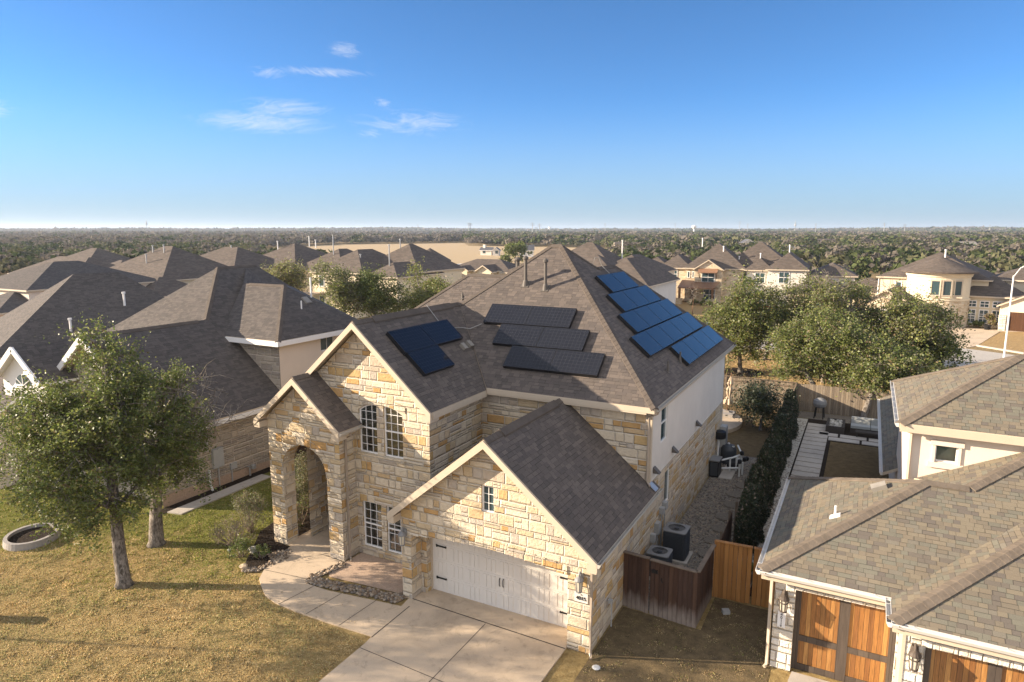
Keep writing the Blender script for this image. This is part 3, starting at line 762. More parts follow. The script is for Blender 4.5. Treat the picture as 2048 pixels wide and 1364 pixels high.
# raised ridge vents
for a, b, w in [((-9.5, 17.2), (-9.5, 21.2), .83), ((-15.78, 19.0), (-15.78, 24.2), kw)]:
    z0 = 6.01 if a[0] > -10 else 8.86; vm = MB()
    for s in (-1, 1):
        vm.poly([(a[0], a[1], z0 + .075), (b[0], b[1], z0 + .075), (b[0] + s * .2, b[1], z0 + .075 - w * .2), (a[0] + s * .2, a[1], z0 + .075 - w * .2)])
        vm.poly([(a[0] + s * .2, a[1], z0 + .075 - w * .2), (b[0] + s * .2, b[1], z0 + .075 - w * .2), (b[0] + s * .2, b[1], z0 + .01 - w * .2), (a[0] + s * .2, a[1], z0 + .01 - w * .2)])
    for yy in (a[1], b[1]):
        vm.poly([(a[0] - .2, yy, z0 + .075 - w * .2), (a[0], yy, z0 + .075), (a[0] + .2, yy, z0 + .075 - w * .2), (a[0] + .2, yy, z0 - w * .2), (a[0] - .2, yy, z0 - w * .2)])
    vm.build('ridge_vent', M['cap'], roof)
# rake boards and fascia
tb = MB()
def rake(p, q, w=0.24, t=0.05):
    p, q = Vector(p), Vector(q)
    d = Vector((0, 0, -w)); f = Vector((0, -t, 0)); dn = Vector((0, 0, -0.025))
    a, b = p + dn, q + dn
    F = [a + f, b + f, b + f + d, a + f + d]; G = [x - f * 1.0 for x in F]
    tb.poly(F); tb.poly(G[::-1])
    for i in range(4): tb.poly([F[(i + 1) % 4], F[i], G[i], G[(i + 1) % 4]])
for a, b in [((-13.07, 16.25, 3.08), (-9.5, 16.25, 6.01)), ((-9.5, 16.25, 6.01), (-5.93, 16.25, 3.05)), ((-19.02, 18, 5.99), (-15.78, 18, 8.86)), ((-15.78, 18, 8.86), (-12.54, 18, 5.99)),
             ((-20.02, 17.2, 5.03), (-17.95, 17.2, 6.8)), ((-17.95, 17.2, 6.8), (-15.86, 17.2, 5.05))]:
    rake(a, b)
# boxed eave returns at the foot of each rake
for x0, x1, y0, y1, z0, z1 in [(-6.24, -5.95, 16.22, 16.7, 2.72, 2.96), (-13.05, -12.83, 16.22, 16.7, 2.74, 2.98), (-12.89, -12.56, 17.97, 18.5, 5.62, 5.86), (-19.0, -18.6, 17.97, 18.5, 5.62, 5.86), (-16.19, -15.88, 17.17, 17.6, 4.72, 4.94), (-20.0, -19.73, 17.17, 17.6, 4.70, 4.92)]:
    tb.box((x0, y0, z0), (x1, y1, z1))
tb.box((-6.02, YF - .03, ZE - .19), (-12.5, YF + .02, ZE - .02)); tb.box((-6.3, YF - .02, ZE - .25), (-12.6, YF + .32, ZE - .16))
tb.box((-6.28, YF + .1, ZE - .25), (-6.0, 36.5, ZE - .16)); tb.box((-12.60, 18.1, 5.74), (-12.52, 21.72, 5.95)); tb.box((-12.9, 18.06, 5.74), (-12.6, 21.72, 5.82))
tb.box((-6.26, 16.3, 2.80), (-5.96, 22.4, 2.90)); tb.box((-6.33, 21.985, 3.2), (-6.17, 22.1, 5.8))
tb.build('fascia', M['trim_pale'], house)
# garage door with stamped panels
gd = MB().box((-12.2, 17.46, 0.02), (-7.2, 17.52, 2.32))
for r in range(4):
    z0, z1 = 0.05 + r * .565, 0.05 + (r + 1) * .565 - .02
    for c in range(8):
        x0, x1 = -12.17 + c * .62, -12.17 + (c + 1) * .62 - .03
        for k in range(3):
            a = x0 + .05 + k * .17
            gd.box((a, 17.445, z0 + .06), (a + .135, 17.4605, z1 - .06))
    gd.box((-12.2, 17.452, z1 + .006), (-7.2, 17.461, z1 + .012))
gdo = gd.build('garage_door', M['door_white'], house)
for x, d in ((-12.02, 1), (-7.17, -1)):
    for z in (.53, 1.66):
        hm = MB().bar((x, 17.43, z), (x + d * .33, 17.43, z), .02, .045).obox((x + d * .35, 17.43, z), .06, .02, .06, 0, 0, Matrix.Rotation(R(45), 4, 'Y')).obox((x, 17.43, z), .05, .02, .09)
        hm.build('hinge_strap', M['black'], gdo)
for x in (-9.63, -9.50):
    MB().tube([(x, 17.44, .82), (x, 17.40, .86), (x, 17.40, 1.06), (x, 17.44, 1.1)], .014, 6).build('pull_handle', M['black'], gdo)
tr = MB().box((-12.32, 17.38, 0), (-12.2, 17.5, 2.42)).box((-7.2, 17.38, 0), (-7.05, 17.5, 2.42)).box((-12.2, 17.38, 2.27), (-7.2, 17.455, 2.42)).box((-12.45, 17.5, 0), (-6.95, 17.56, 2.6))
tr.build('door_trim', M['trim_pale'], house)
# windows
O = (0, wy, 0)
window(house, O, U, -16.0, -15.17, 4.0, 5.85, 3, 6, arch=(.25, 0), blind='half'); window(house, O, U, -14.87, -14.03, 4.0, 5.85, 3, 6, arch=(0, .25), blind='half')
window(house, O, U, -15.97, -15.10, .35, 2.12, 3, 5, blind='half'); window(house, O, U, -14.87, -14.0, .35, 2.12, 3, 5, blind='half')
window(house, (0, 16.6, 0), U, -9.80, -9.37, 3.62, 4.47, 2, 3, mid=False, blind=False, glass='glass_far')
window(house, (-6.25, 21.95, 0), (0, 1, 0), 2.3, 3.05, 1.62, 2.95, 1, 1, mid=False, blind=False, glass='glass_far', inset=.07)
window(house, (-6.28, 22.02, 0), (0, 1, 0), 1.55, 2.38, 4.28, 5.72, 1, 1, blind=False, glass='glass_far', inset=.05)
# gutters, downspouts
def gutter(parent, p, q, mat='gutter', s=.11, brackets=True, side=(1, 0, 0)):
    p, q = Vector(p), Vector(q); n = Vector(side); mb = MB()
    d = (q - p).normalized()
    prof = [(0.0, 0), (0.0, -s), (s * .6, -s), (s, -.03), (s, 0), (s - .012, 0), (s - .012, -.03), (s * .58, -s + .012), (.012, -s + .012), (.012, 0)]
    A = [p + n * a + Vector((0, 0, b)) for a, b in prof]; B = [x + (q - p) for x in A]
    k = len(prof)
    for i in range(k): mb.poly([A[i], A[(i + 1) % k], B[(i + 1) % k], B[i]])
    for E in (p, q):
        mb.poly([E + n * a + Vector((0, 0, b)) for a, b in ((0, 0), (0, -s), (s * .6, -s), (s, -.03), (s, 0))])
    if brackets:
        L = (q - p).length; c = int(L / .9)
        for i in range(c + 1):
            m = p + d * (L * (i + .5) / (c + 1)); mb.bar(m + Vector((0, 0, .004)), m + n * s + Vector((0, 0, .004)), .02, .006)
    return mb.build('gutter', M[mat], parent)
gutter(house, (-5.94, 16.2, 3.03), (-5.94, 22.45, 3.03)); gutter(house, (-6.0, 21.8, 6.05), (-6.0, 36.5, 6.05)); gutter(house, (-15.87, 17.2, 5.02), (-15.87, 18.38, 5.02))
for nm, pts in dict(a=[(-5.9, 16.45, 2.95), (-5.92, 16.45, 2.82), (-6.20, 16.53, 2.70), (-6.20, 16.53, .12), (-6.12, 16.38, .05)], b=[(-5.95, 21.95, 5.95), (-5.98, 21.95, 5.84), (-6.25, 21.9, 5.7), (-6.25, 21.9, 3.4), (-6.1, 21.75, 3.3)],
                    c=[(-15.82, 17.7, 4.95), (-15.83, 17.75, 4.8), (-16.13, 17.8, 4.65), (-16.13, 17.8, .14), (-15.95, 17.65, .06)]).items():
    MB().tube(pts, .045, 4).build('downspout', M['downspout'], house)
MB().obox((-6.05, 22.0, 3.22), .34, .34, .02, 0, 0, Matrix.Rotation(R(40), 4, 'Y')).build('diverter', M['metal'], house)
lantern(house, (-6.53, 16.58, 2.25)); lantern(house, (-12.66, 16.58, 2.25))
pq = MB().box((-6.72, 16.56, 1.58), (-6.32, 16.62, 1.86)).build('number_plaque', M['stucco'], house)
text_mesh('number', '4015', .155, (-6.52, 16.555, 1.70), U, M['black'], pq)
MB().lathe((-6.52, 16.55, 1.815), [(.006, -.02), (.02, 0), (.006, .02)], 5).build('star_mark', M['black'], pq)
# stucco weep scuppers and meters on the side wall
for y, z in ((22.75, 3.45), (25.33, 3.45), (29.41, 3.45)):
    MB().poly([(-6.26, y - .12, z + .22), (-6.26, y + .12, z + .22), (-6.02, y + .12, z), (-6.02, y - .12, z)]).poly([(-6.26, y - .12, z + .22), (-6.02, y - .12, z), (-6.26, y - .12, z)]).poly([(-6.26, y + .12, z + .22), (-6.26, y + .12, z), (-6.02, y + .12, z)]).build('exhaust_hood', M['pipe'], house)
for y, z, w, h in ((23.0, 1.0, .30, .42), (23.6, 1.55, .22, .24), (24.0, 1.6, .24, .26), (22.5, .9, .2, .3)):
    MB().box((-6.25, y, z), (-6.08, y + w, z + h)).tube([(-6.17, y + w / 2, z), (-6.17, y + w / 2, 0)], .022, 6).build('utility_box', M['grey_paint'], house)
fm = MB().tube([(-6.25, 18.0, .95), (-6.1, 18.0, .95), (-6.1, 18.0, .15)], .02, 6).obox((-6.14, 18.0, .97), .12, .12, .1)
fm.build('hose_bib', M['grey_paint'], house)
# vent pipes through the roof
def vent(parent, x, y, z, h, r, mat='pipe', cap=True, k=KS, slope=(0, 1)):
    mb = MB().tube([(x, y, z - .1), (x, y, z + h)], r, 10).lathe((x, y, z), [(r * 2.1, -.08), (r * 1.5, .14), (r * 1.2, .2)], 12)
    if cap: mb.lathe((x, y, z + h), [(r * 1.5, -.12), (r * 1.7, -.1), (r * 1.7, -.02), (r * .6, .05)], 10)
    t = Matrix.Rotation(math.atan(k), 4, 'X') if slope[1] else Matrix.Rotation(math.atan(k) * slope[0], 4, 'Y')
    mb.obox((x, y, z + .02), r * 5, r * 6, .015, 0, 0, t)
    return mb.build('vent_pipe', M[mat], parent)
for x, y, h, r in ((-13.03, 25.97, 1.18, .072), (-12.02, 25.82, 1.22, .066)): vent(roof, x, y, zf(y), h, r)
vent(roof, -15.6, 30.2, 9.0, 1.6, .10); 
for x, y in ((-6.6, 25.45), (-6.64, 27.5)): vent(roof, x, y, ZE + KS * (XR - x), .42, .035, 'pipe', False, KS, (1, 0))
vent(roof, -16.0, 25.6, 9.0, .25, .03, 'pipe', False)
for x, y in ((-14.06, 22.55), (-14.09, 23.05)):
    MB().obox((x, y, 8.86 - kw * (x + 15.78) + .08), .30, .24, .14, 0, 0, Matrix.Rotation(math.atan(kw), 4, 'Y')).build('box_vent', M['lead'], roof)

# ------------------------------------------------------------------ solar panels, one object each
def plane_frame(o, ux, uy): return Vector(o), Vector(ux).normalized(), Vector(uy).normalized()
def solar(o, ux, uy, a, b, w, h, label, group, gm='pv'):
    """one panel with its frame: lower-left corner at (a, b) in the roof plane, lifted off the shingles"""
    o, ux, uy = plane_frame(o, ux, uy); n = ux.cross(uy).normalized()
    P = lambda x, y, z: o + ux * (a + x) + uy * (b + y) + n * z
    base = P(w / 2, h / 2, 0.13)
    t = thing('solar_panel', label, 'solar panel', base, group)
    fr = MB(); f = .014; z0, z1 = .02, .165
    for x0, y0, x1, y1 in ((0, 0, w, f), (0, h - f, w, h), (0, f, f, h - f), (w - f, f, w, h - f)):
        c = [(x0, y0), (x1, y0), (x1, y1), (x0, y1)]
        T = [P(x, y, z1) for x, y in c]; B = [P(x, y, z0) for x, y in c]
        fr.poly(T); fr.poly(B[::-1])
        for i in range(4): fr.poly([B[i], B[(i + 1) % 4], T[(i + 1) % 4], T[i]])
    fr.build('panel_frame', M['panel_frame'], t)
    g = MB().poly([P(f, f, z1 - .004), P(w - f, f, z1 - .004), P(w - f, h - f, z1 - .004), P(f, h - f, z1 - .004)])
    g.poly([P(f, f, z0), P(f, h - f, z0), P(w - f, h - f, z0), P(w - f, f, z0)])
    g.build('cell_glass', M[gm], t)
    return t
def pvmat():
    t = NT('solar cells', 0.08, 0.36)
    u, v = t.uv()
    q = t.m('FRACT', t.m('DIVIDE', u, .16)); l = t.m('LESS_THAN', t.m('MULTIPLY', t.m('MINIMUM', q, t.m('SUBTRACT', 1.0, q)), .16), .003)
    q2 = t.m('FRACT', t.m('DIVIDE', v, .16)); l2 = t.m('LESS_THAN', t.m('MULTIPLY', t.m('MINIMUM', q2, t.m('SUBTRACT', 1.0, q2)), .16), .0025)
    t.col(t.mix(t.m('MAXIMUM', l, l2), (.010, .011, .016, 1), (.05, .05, .055, 1)))
    return t.mat
M['pv'] = pvmat()
cy = 1.0 / math.sqrt(1 + KS * KS); sy = KS * cy
ORD = ['first', 'second', 'third', 'fourth', 'fifth']
# right slope: u along +Y, v up the slope (toward -X)
rows = [('top', 2, 27.65, 9.92), ('second', 3, 26.82, 9.22), ('third', 4, 25.92, 8.52), ('fourth', 5, 24.93, 7.81), ('bottom', 4, 27.65, 7.08)]
for rn, n, y0, ztop in rows:
    vtop = (ztop - ZE) / sy; h = 1.045; w = 1.83
    for k in range(n):
        end = 'nearest' if k == 0 else 'farthest' if k == n - 1 else ORD[k] + ' from near end'
        solar((XR, 0, ZE), (0, 1, 0), (-cy, 0, sy), y0 + k * w, vtop - h, w - .012, h, 'blue solar panel, %s of %s row, right roof slope' % (end, rn), 'solar panels on the right roof slope')
for rn, x0, zt in (('top', -14.02, 8.80), ('middle', -13.13, 8.10), ('bottom', -12.20, 7.40)):
    vt = (zt - ZE) / sy
    for k in range(2):
        solar((0, YF, ZE), (1, 0, 0), (0, cy, sy), x0 + k * 1.93, vt - 1.045, 1.92, 1.045, 'dark solar panel, %s one of the %s row on the front roof slope' % ('left' if k == 0 else 'right', rn), 'solar panels on the front roof slope')
cw_ = 1 / math.sqrt(1 + kw * kw); sw = kw * cw_
for y0, zt, l in ((19.0, 8.30, 'black solar panel at the upper left of three on the gabled wing roof'), (20.93, 8.30, 'black solar panel at the upper right of three on the gabled wing roof'), (19.05, 7.60, 'black solar panel at the bottom of three on the gabled wing roof')):
    solar((-12.54, 0, 5.99), (0, 1, 0), (-cw_, 0, sw), y0, (zt - 5.99) / sw - 1.045, 1.92, 1.045, l, 'solar panels on the wing roof')
# conduits between the arrays
def conduit(pts, l):
    tag(MB().tube(pts, .016, 6).build('conduit', M['conduit']), l, 'conduit', 'conduits on the main roof')
wz = lambda x: 8.86 - kw * abs(x + 15.78) + .05
conduit([(-14.9, 22.4, wz(-14.9)), (-15.78, 22.5, 8.99), (-16.2, 22.6, wz(-16.2)), (-16.6, 24.3, zf(24.3) - .1)], 'grey conduit crossing the wing ridge from the black panels')
conduit([(-14.8, 22.8, wz(-14.8) + .05), (-14.75, 23.6, wz(-14.75)), (-14.5, 23.75, zf(23.8) + .1), (-14.1, 24.05, zf(24.05) + .08)], 'grey conduit linking the wing panels to the front slope panels')
conduit([(-10.5, 29.6, 10.0), (-10.9, 29.5, 10.4), (-11.0, 29.4, 10.75), (-11.15, 29.3, 10.75), (-11.25, 29.2, 10.35)], 'pale bent conduit looping over the rear ridge above the blue panels')
conduit([(-10.4, 29.6, 9.85), (-9.95, 29.7, 9.47), (-9.9, 29.7, 9.4)], 'short conduit running down to the top blue row')

# ------------------------------------------------------------------ ground and paving
def sheet(name, pts, z, mat, k='structure', th=0.0):
    mb = MB()
    if th:
        n = len(pts)
        loops = [[Vector((x, y, 0)) for x, y in pts]]
        for t in geometry.tessellate_polygon(loops):
            a, b, c = [pts[i] for i in t]
            if (b[0] - a[0]) * (c[1] - a[1]) - (b[1] - a[1]) * (c[0] - a[0]) < 0: b, c = c, b
            mb.poly([(a[0], a[1], z), (b[0], b[1], z), (c[0], c[1], z)])
        for i in range(n):
            a, b = pts[i], pts[(i + 1) % n]
            mb.poly([(a[0], a[1], z), (a[0], a[1], z - th), (b[0], b[1], z - th), (b[0], b[1], z)])
    else:
        loops = [[Vector((x, y, 0)) for x, y in pts]]
        for t in geometry.tessellate_polygon(loops):
            a, b, c = [pts[i] for i in t]
            if (b[0] - a[0]) * (c[1] - a[1]) - (b[1] - a[1]) * (c[0] - a[0]) < 0: b, c = c, b
            mb.poly([(a[0], a[1], z), (b[0], b[1], z), (c[0], c[1], z)])
    o = mb.build(name, mat); o['kind'] = k
    return o
def lawnmat():
    t = NT('front lawn', 0.95, 0.1)
    p = t.pos(); x = t.xyz(p)
    n1 = t.noise(p, 0.45, 6.0, 0.65); n2 = t.noise(p, 5.0, 5.0, 0.7); n3 = t.noise(p, 38.0, 3.0, 0.7)
    tan = t.ramp(n2, [(0.25, (.20, .135, .060)), (0.5, (.38, .27, .12)), (0.75, (.52, .39, .19))])
    grn = t.ramp(n2, [(0.25, (.075, .085, .020)), (0.6, (.18, .185, .045)), (0.8, (.30, .26, .09))])
    # greener in the damp strip beside the neighbour, dry in front
    w = t.m('ADD', t.m('MULTIPLY', t.m('SUBTRACT', x[1], 13.6), 0.22), t.m('MULTIPLY', t.m('SUBTRACT', n1, 0.5), 2.2))
    w = t.m('ADD', w, t.m('MULTIPLY', t.m('MAXIMUM', t.m('SUBTRACT', -25.2, x[0]), 0.0), 0.15))
    w = t.m('SUBTRACT', w, t.m('MULTIPLY', t.m('MAXIMUM', t.m('ADD', x[0], 20.6), 0.0), 0.25))
    f = t.ramp(w, [(0.25, 0.08), (0.65, 0.9)])
    c = t.mix(f, tan, grn)
    far = t.ramp(t.noise(p, 0.02, 6.0, 0.7), [(0.3, (.20, .15, .08)), (0.6, (.30, .22, .115)), (0.8, (.15, .125, .07))])
    d = t.node('ShaderNodeVectorMath', operation='LENGTH'); t.l.new(p, d.inputs[0])
    c = t.mix(t.ramp(t.m('DIVIDE', d.outputs['Value'], 100.0), [(0.35, 0.0), (0.55, 1.0)]), c, far)
    c = t.mix(1.0, c, t.ramp(n3, [(0.25, 0.6), (0.75, 1.3)]), 'MULTIPLY')
    t.col(c); t.bump(t.m('ADD', t.m('MULTIPLY', n3, 0.5), n2), 0.10)
    return t.mat
M['lawn'] = lawnmat()
def soil(name, a, b):
    t = NT(name, 0.95, 0.1); p = t.pos()
    n2 = t.noise(p, 3.0, 6.0, 0.7); n3 = t.noise(p, 40.0, 3.0, 0.7)
    t.col(t.mix(1.0, t.mix(t.ramp(n2, [(0.35, 0.0), (0.65, 1.0)]), a, b), t.ramp(n3, [(0.25, 0.6), (0.75, 1.35)]), 'MULTIPLY'))
    t.bump(t.m('ADD', n2, n3), 0.05); return t.mat
M['dirt'] = soil('bare lawn', (.11, .085, .050, 1), (.21, .155, .085, 1))
M['dry_lawn'] = soil('dry lawn', (.30, .20, .095, 1), (.42, .29, .14, 1))
M['brown_turf'] = soil('dormant turf', (.12, .085, .045, 1), (.20, .14, .07, 1))
# one ground sheet to the horizon, rising into low hills far away
def hills(r, a):
    k = max(0.0, min(1.0, (r - 1300.0) / 2600.0)); k = k * k * (3 - 2 * k)
    return 1.3 * k * (2.8 + 2.6 * math.sin(a * 7.3 + r * .0011) + 1.6 * math.sin(a * 17.0 + 1.3) + 1.1 * math.sin(a * 41 + r * .003) + 2.0 * math.sin(r * .0017 + 2))
gm = MB(); rs = [0, 14, 30, 60, 100, 160, 240, 360, 520, 760, 1100, 1500, 1900, 2300, 2800, 3400, 4200, 5200, 6500, 8200, 10500, 14000]
NA = 160
gv = [[(r * math.cos(2 * math.pi * j / NA), r * math.sin(2 * math.pi * j / NA), hills(r, 2 * math.pi * j / NA) if r < 9000 else -20.0) for j in range(NA)] for r in rs]
for i in range(1, len(rs)):
    for j in range(NA):
        q = (j + 1) % NA
        gm.poly([gv[i - 1][j], gv[i][j], gv[i][q], gv[i - 1][q]] if i > 1 else [(0, 0, 0), gv[1][j], gv[1][q]])
kind(gm.build('ground', M['lawn']), 'structure')
sheet('field', [(-375, 388), (-392, 440), (-338, 545), (-272, 445), (-165, 433), (-122, 346), (-85, 190), (-120, 165), (-220, 205), (-330, 290)], 0.05, soil('pale dry field', (.38, .285, .17, 1), (.47, .36, .22, 1)))
sheet('bare_ground', [(-851, 1116), (-943, 1381), (-547, 816), (-534, 706)], 0.3, soil('pale cut ground', (.48, .40, .28, 1), (.56, .46, .33, 1)))
# driveway, curved walk, porch floor
sheet('driveway', [(-12.6, 16.75), (-12.45, 16.6), (-12.4, 17.46), (-7.0, 17.46), (-6.95, 16.6), (-6.95, 4.0), (-12.1, 4.0), (-12.25, 14.0)], 0.05, M['concrete'], th=0.10)
wk = [(-18.9, 17.72), (-18.55, 16.6), (-18.28, 15.7), (-17.95, 15.2), (-17.47, 14.86), (-16.9, 14.52), (-16.3, 14.36), (-15.4, 14.30), (-14.0, 14.30), (-12.262, 14.38), (-12.262, 16.12), (-13.6, 15.95), (-15.3, 15.72), (-16.15, 15.72), (-16.5, 15.92), (-16.45, 16.6), (-16.15, 17.5), (-16.15, 17.56), (-16.8, 17.6)]
sheet('front_walk', wk, 0.045, M['concrete'], th=0.09)
sheet('porch_floor', [(-19.15, 17.56), (-16.33, 17.56), (-16.33, 20.58), (-18.6, 20.58), (-19.15, 19.9)], 0.062, M['concrete'], th=0.05)
jm = MB()
def joint(p, q, z=0.054, w=.022): 
    p, q = Vector((*p, z)), Vector((*q, z)); s = (q - p).normalized().cross(Vector((0, 0, 1))) * w / 2
    jm.poly([p - s, q - s, q + s, p + s])
joint((-12.62, 16.62), (-6.96, 16.48), w=.04); joint((-9.62, 16.5), (-9.52, 4.2)); joint((-12.24, 13.75), (-6.96, 13.5)); joint((-12.1, 9.5), (-6.96, 9.4))
joint((-12.265, 14.3), (-12.27, 16.2), w=.035); 
for a, b in (((-16.1, 14.34), (-15.9, 15.70)), ((-14.9, 14.31), (-14.75, 15.80)), ((-13.55, 14.32), (-13.45, 15.96)), ((-18.27, 15.72), (-16.5, 15.95))): joint(a, b, .050)
joint((-18.9, 17.66), (-16.2, 17.50), .050, .05)
kind(jm.build('paving_joints', M['joint']), 'structure')
M['stain'] = plain('tyre stain', (.20, .165, .13), 0.9, 0.3, 6.0)
# planting beds
sheet('planting_bed', [(-18.75, 17.5), (-18.25, 16.0), (-18.4, 15.55), (-18.95, 15.40), (-19.4, 15.9), (-19.9, 16.6), (-20.9, 17.9), (-21.3, 19.6), (-21.0, 22.4), (-19.5, 22.3), (-18.7, 22.0), (-18.7, 20.4), (-19.2, 20.0), (-19.2, 17.5)], 0.03, M['mulch'])
sheet('planting_bed', [(-26.45, 17.0), (-25.9, 17.1), (-25.9, 24.0), (-26.45, 24.0)], 0.02, M['mulch'])
sheet('granite_bed', [(-16.12, 17.5), (-16.2, 16.75), (-15.9, 16.45), (-13.0, 16.72), (-12.84, 16.85), (-12.84, 18.38), (-16.1, 18.38)], 0.03, M['granite'])
sheet('stepping_walk', [(-25.9, 17.35), (-25.18, 17.5), (-25.25, 22.5), (-25.9, 22.5)], 0.05, M['concrete_grey'], th=0.06)
sheet('side_yard', [(-6.2, 19.6), (-3.9, 19.6), (-3.9, 22.0), (-4.0, 34.0), (-4.3, 36.6), (-6.2, 36.6)], 0.02, M['gravel'])
sheet('dirt', [(-6.2, 12), (-6.2, 19.45), (-3.7, 19.3), (-3.7, 21.4), (-1.6, 21.4), (-1.6, 18.3), (-1.5, 12)], 0.012, M['dirt'])
sheet('back_lawn', [(-20, 36.6), (-4.1, 36.6), (-4.1, 47.9), (-20, 47.9)], 0.016, M['brown_turf'])
sheet('patio', [(-6.45, 38.6)] + [(-9.0 + 2.75 * math.cos(t), 42.2 + 3.2 * math.sin(t)) for t in np.linspace(-1.0, 1.9, 18)] + [(-14, 45), (-14, 36.5), (-6.5, 36.5)], 0.24, M['concrete'], th=0.24)
sheet('street_lawn', [(-30, 48.2), (14, 48.2), (12, 62), (3, 67), (-14, 70), (-30, 72)], 0.02, M['dry_lawn'])
sheet('mulch_ring', [(-9.1 + 1.9 * math.cos(t), 59 + 1.9 * math.sin(t)) for t in np.linspace(0, 6.1, 16)], 0.04, M['mulch'])
sheet('mulch_ring', [(3.5 + 1.6 * math.cos(t), 64 + 1.6 * math.sin(t)) for t in np.linspace(0, 6.1, 16)], 0.04, M['mulch'])
sheet('road', [(-45, 78), (-20, 74), (0, 70), (8, 70), (30, 66), (30, 74), (13.5, 79.5), (9.2, 82), (4, 84), (-18, 90), (-45, 95)], 0.03, M['road'])
sheet('neighbour_driveway', [(3, 84.2), (9.4, 82.3), (10.6, 84.4), (14.3, 97.5), (17.8, 98.7), (17.5, 99.4), (14.2, 99.9), (6, 98.2), (3.2, 96)], 0.05, M['concrete'], th=.05)
sheet('neighbour_lawn', [(10.7, 84.4), (14.2, 81.2), (30, 75.8), (32, 96), (17.4, 98.6), (14.45, 97.3)], 0.09, M['dry_lawn'], th=.09)
ck = MB()
for a, b in (((10.6, 84.3), (14.1, 81.0)), ((14.1, 81.0), (30, 75.6))): ck.bar((*a, .07), (*b, .07), .35, .14)
kind(ck.build('kerb', M['concrete_grey']), 'structure')
sheet('neighbour_lawn', [(-29, 92.8), (-18.6, 90.4), (-15, 96), (-19, 113), (-30, 115)], 0.05, M['dry_lawn'])
sheet('neighbour_lawn', [(-12, 89.4), (3, 84.5), (3, 97), (-10, 102)], 0.05, M['dry_lawn'])
sheet('neighbour_driveway', [(-18.2, 90.2), (-12.6, 88.9), (-11, 102), (-16, 104)], 0.06, M['concrete'])
sheet('planting_bed', [(-27.6, 113.6), (-20.6, 112.2), (-20.2, 113.2), (-27.4, 115)], 0.07, M['mulch'])
# right neighbour's back yard
sheet('gravel_strip', [(-3.6, 22.3), (-2.75, 22.3), (-2.75, 46), (-3.6, 46)], 0.02, M['pebble_white'])
sheet('black_gravel', [(-2.75, 22.0), (1.0, 22.0), (1.9, 46.2), (-2.75, 46.2)], 0.016, M['mulch'])
sheet('yard_turf', [(-1.22, 26.0), (1.6, 26.0), (1.8, 41.5), (-1.22, 41.5)], 0.03, M['brown_turf'])
sheet('dirt', [(-3.9, 46.2), (3, 46.0), (3, 47.9), (-3.9, 47.9)], 0.02, M['gravel'])
pv0 = None
def paver(x0, y0, x1, y1, l):
    tag(MB().box((x0, y0, 0.0), (x1, y1, 0.055)).build('paver', M['concrete_grey']), l, 'paver', 'pavers in the right yard')
HL = ['nearest', 'second', 'third', 'fourth', 'fifth', 'sixth', 'seventh', 'eighth', 'ninth', 'tenth', 'eleventh', 'twelfth', 'thirteenth', 'fourteenth', 'farthest']
for k in range(15):
    y = 33.1 + k * .80
    paver(-2.66, y, -1.42, y + .68, 'grey paver, %s in the straight right yard walk' % (HL[k] if k in (0, 14) else HL[k] + ' from the near end'))
for x0, x1, y0, l in ((-1.36, .25, 41.75, 'left paver of the row along the turf edge'), (.37, 1.75, 41.75, 'right paver of the row along the turf edge'), (-1.9, -.9, 42.55, 'left paver of the row before the fire pit'), (-.78, .6, 42.55, 'middle paver of the row before the fire pit'), (.72, 1.8, 42.55, 'right paver of the row before the fire pit')):
    paver(x0, y0, x1, y0 + .62, 'long grey ' + l)

# ------------------------------------------------------------------ hip and gable blocks for the other houses
def rect_roof(o, u, W, D, ze, k, style='hip', front_gable=False):
    """roof faces over a rectangle: o = front-left eave corner, u along the front; ridge runs the long way"""
    o = Vector((o[0], o[1], 0)); u = Vector((u[0], u[1], 0)).normalized(); v = Vector((-u.y, u.x, 0))
    P = lambda a, b, z: tuple(o + u * a + v * b + Vector((0, 0, z)))
    if style == 'gable_front':
        h = ze + k * W / 2
        return [[P(0, 0, ze), P(W / 2, 0, h), P(W / 2, D, h), P(0, D, ze)], [P(W, D, ze), P(W / 2, D, h), P(W / 2, 0, h), P(W, 0, ze)]][::1], h
    if style == 'gable_side':
        h = ze + k * D / 2
        return [[P(0, 0, ze), P(W, 0, ze), P(W, D / 2, h), P(0, D / 2, h)], [P(W, D, ze), P(0, D, ze), P(0, D / 2, h), P(W, D / 2, h)]], h
    s = min(W, D) / 2; h = ze + k * s
    if W >= D: r0, r1 = (s, s), (W - s, s)
    else: r0, r1 = (s, s), (s, D - s)
    c = [P(0, 0, ze), P(W, 0, ze), P(W, D, ze), P(0, D, ze)]; A, B = P(*r0, h), P(*r1, h)
    if W > D + .01: return [[c[0], c[1], B, A], [c[1], c[2], B], [c[2], c[3], A, B], [c[3], c[0], A]], h
    if W < D - .01: return [[c[0], c[1], A], [c[1], c[2], B, A], [c[2], c[3], B], [c[3], c[0], A, B]], h
    return [[c[i], c[(i + 1) % 4], A] for i in range(4)], h
def fix(pl):
    n = (Vector(pl[1]) - Vector(pl[0])).cross(Vector(pl[2]) - Vector(pl[0]))
    return pl if n.z > 0 else pl[::-1]
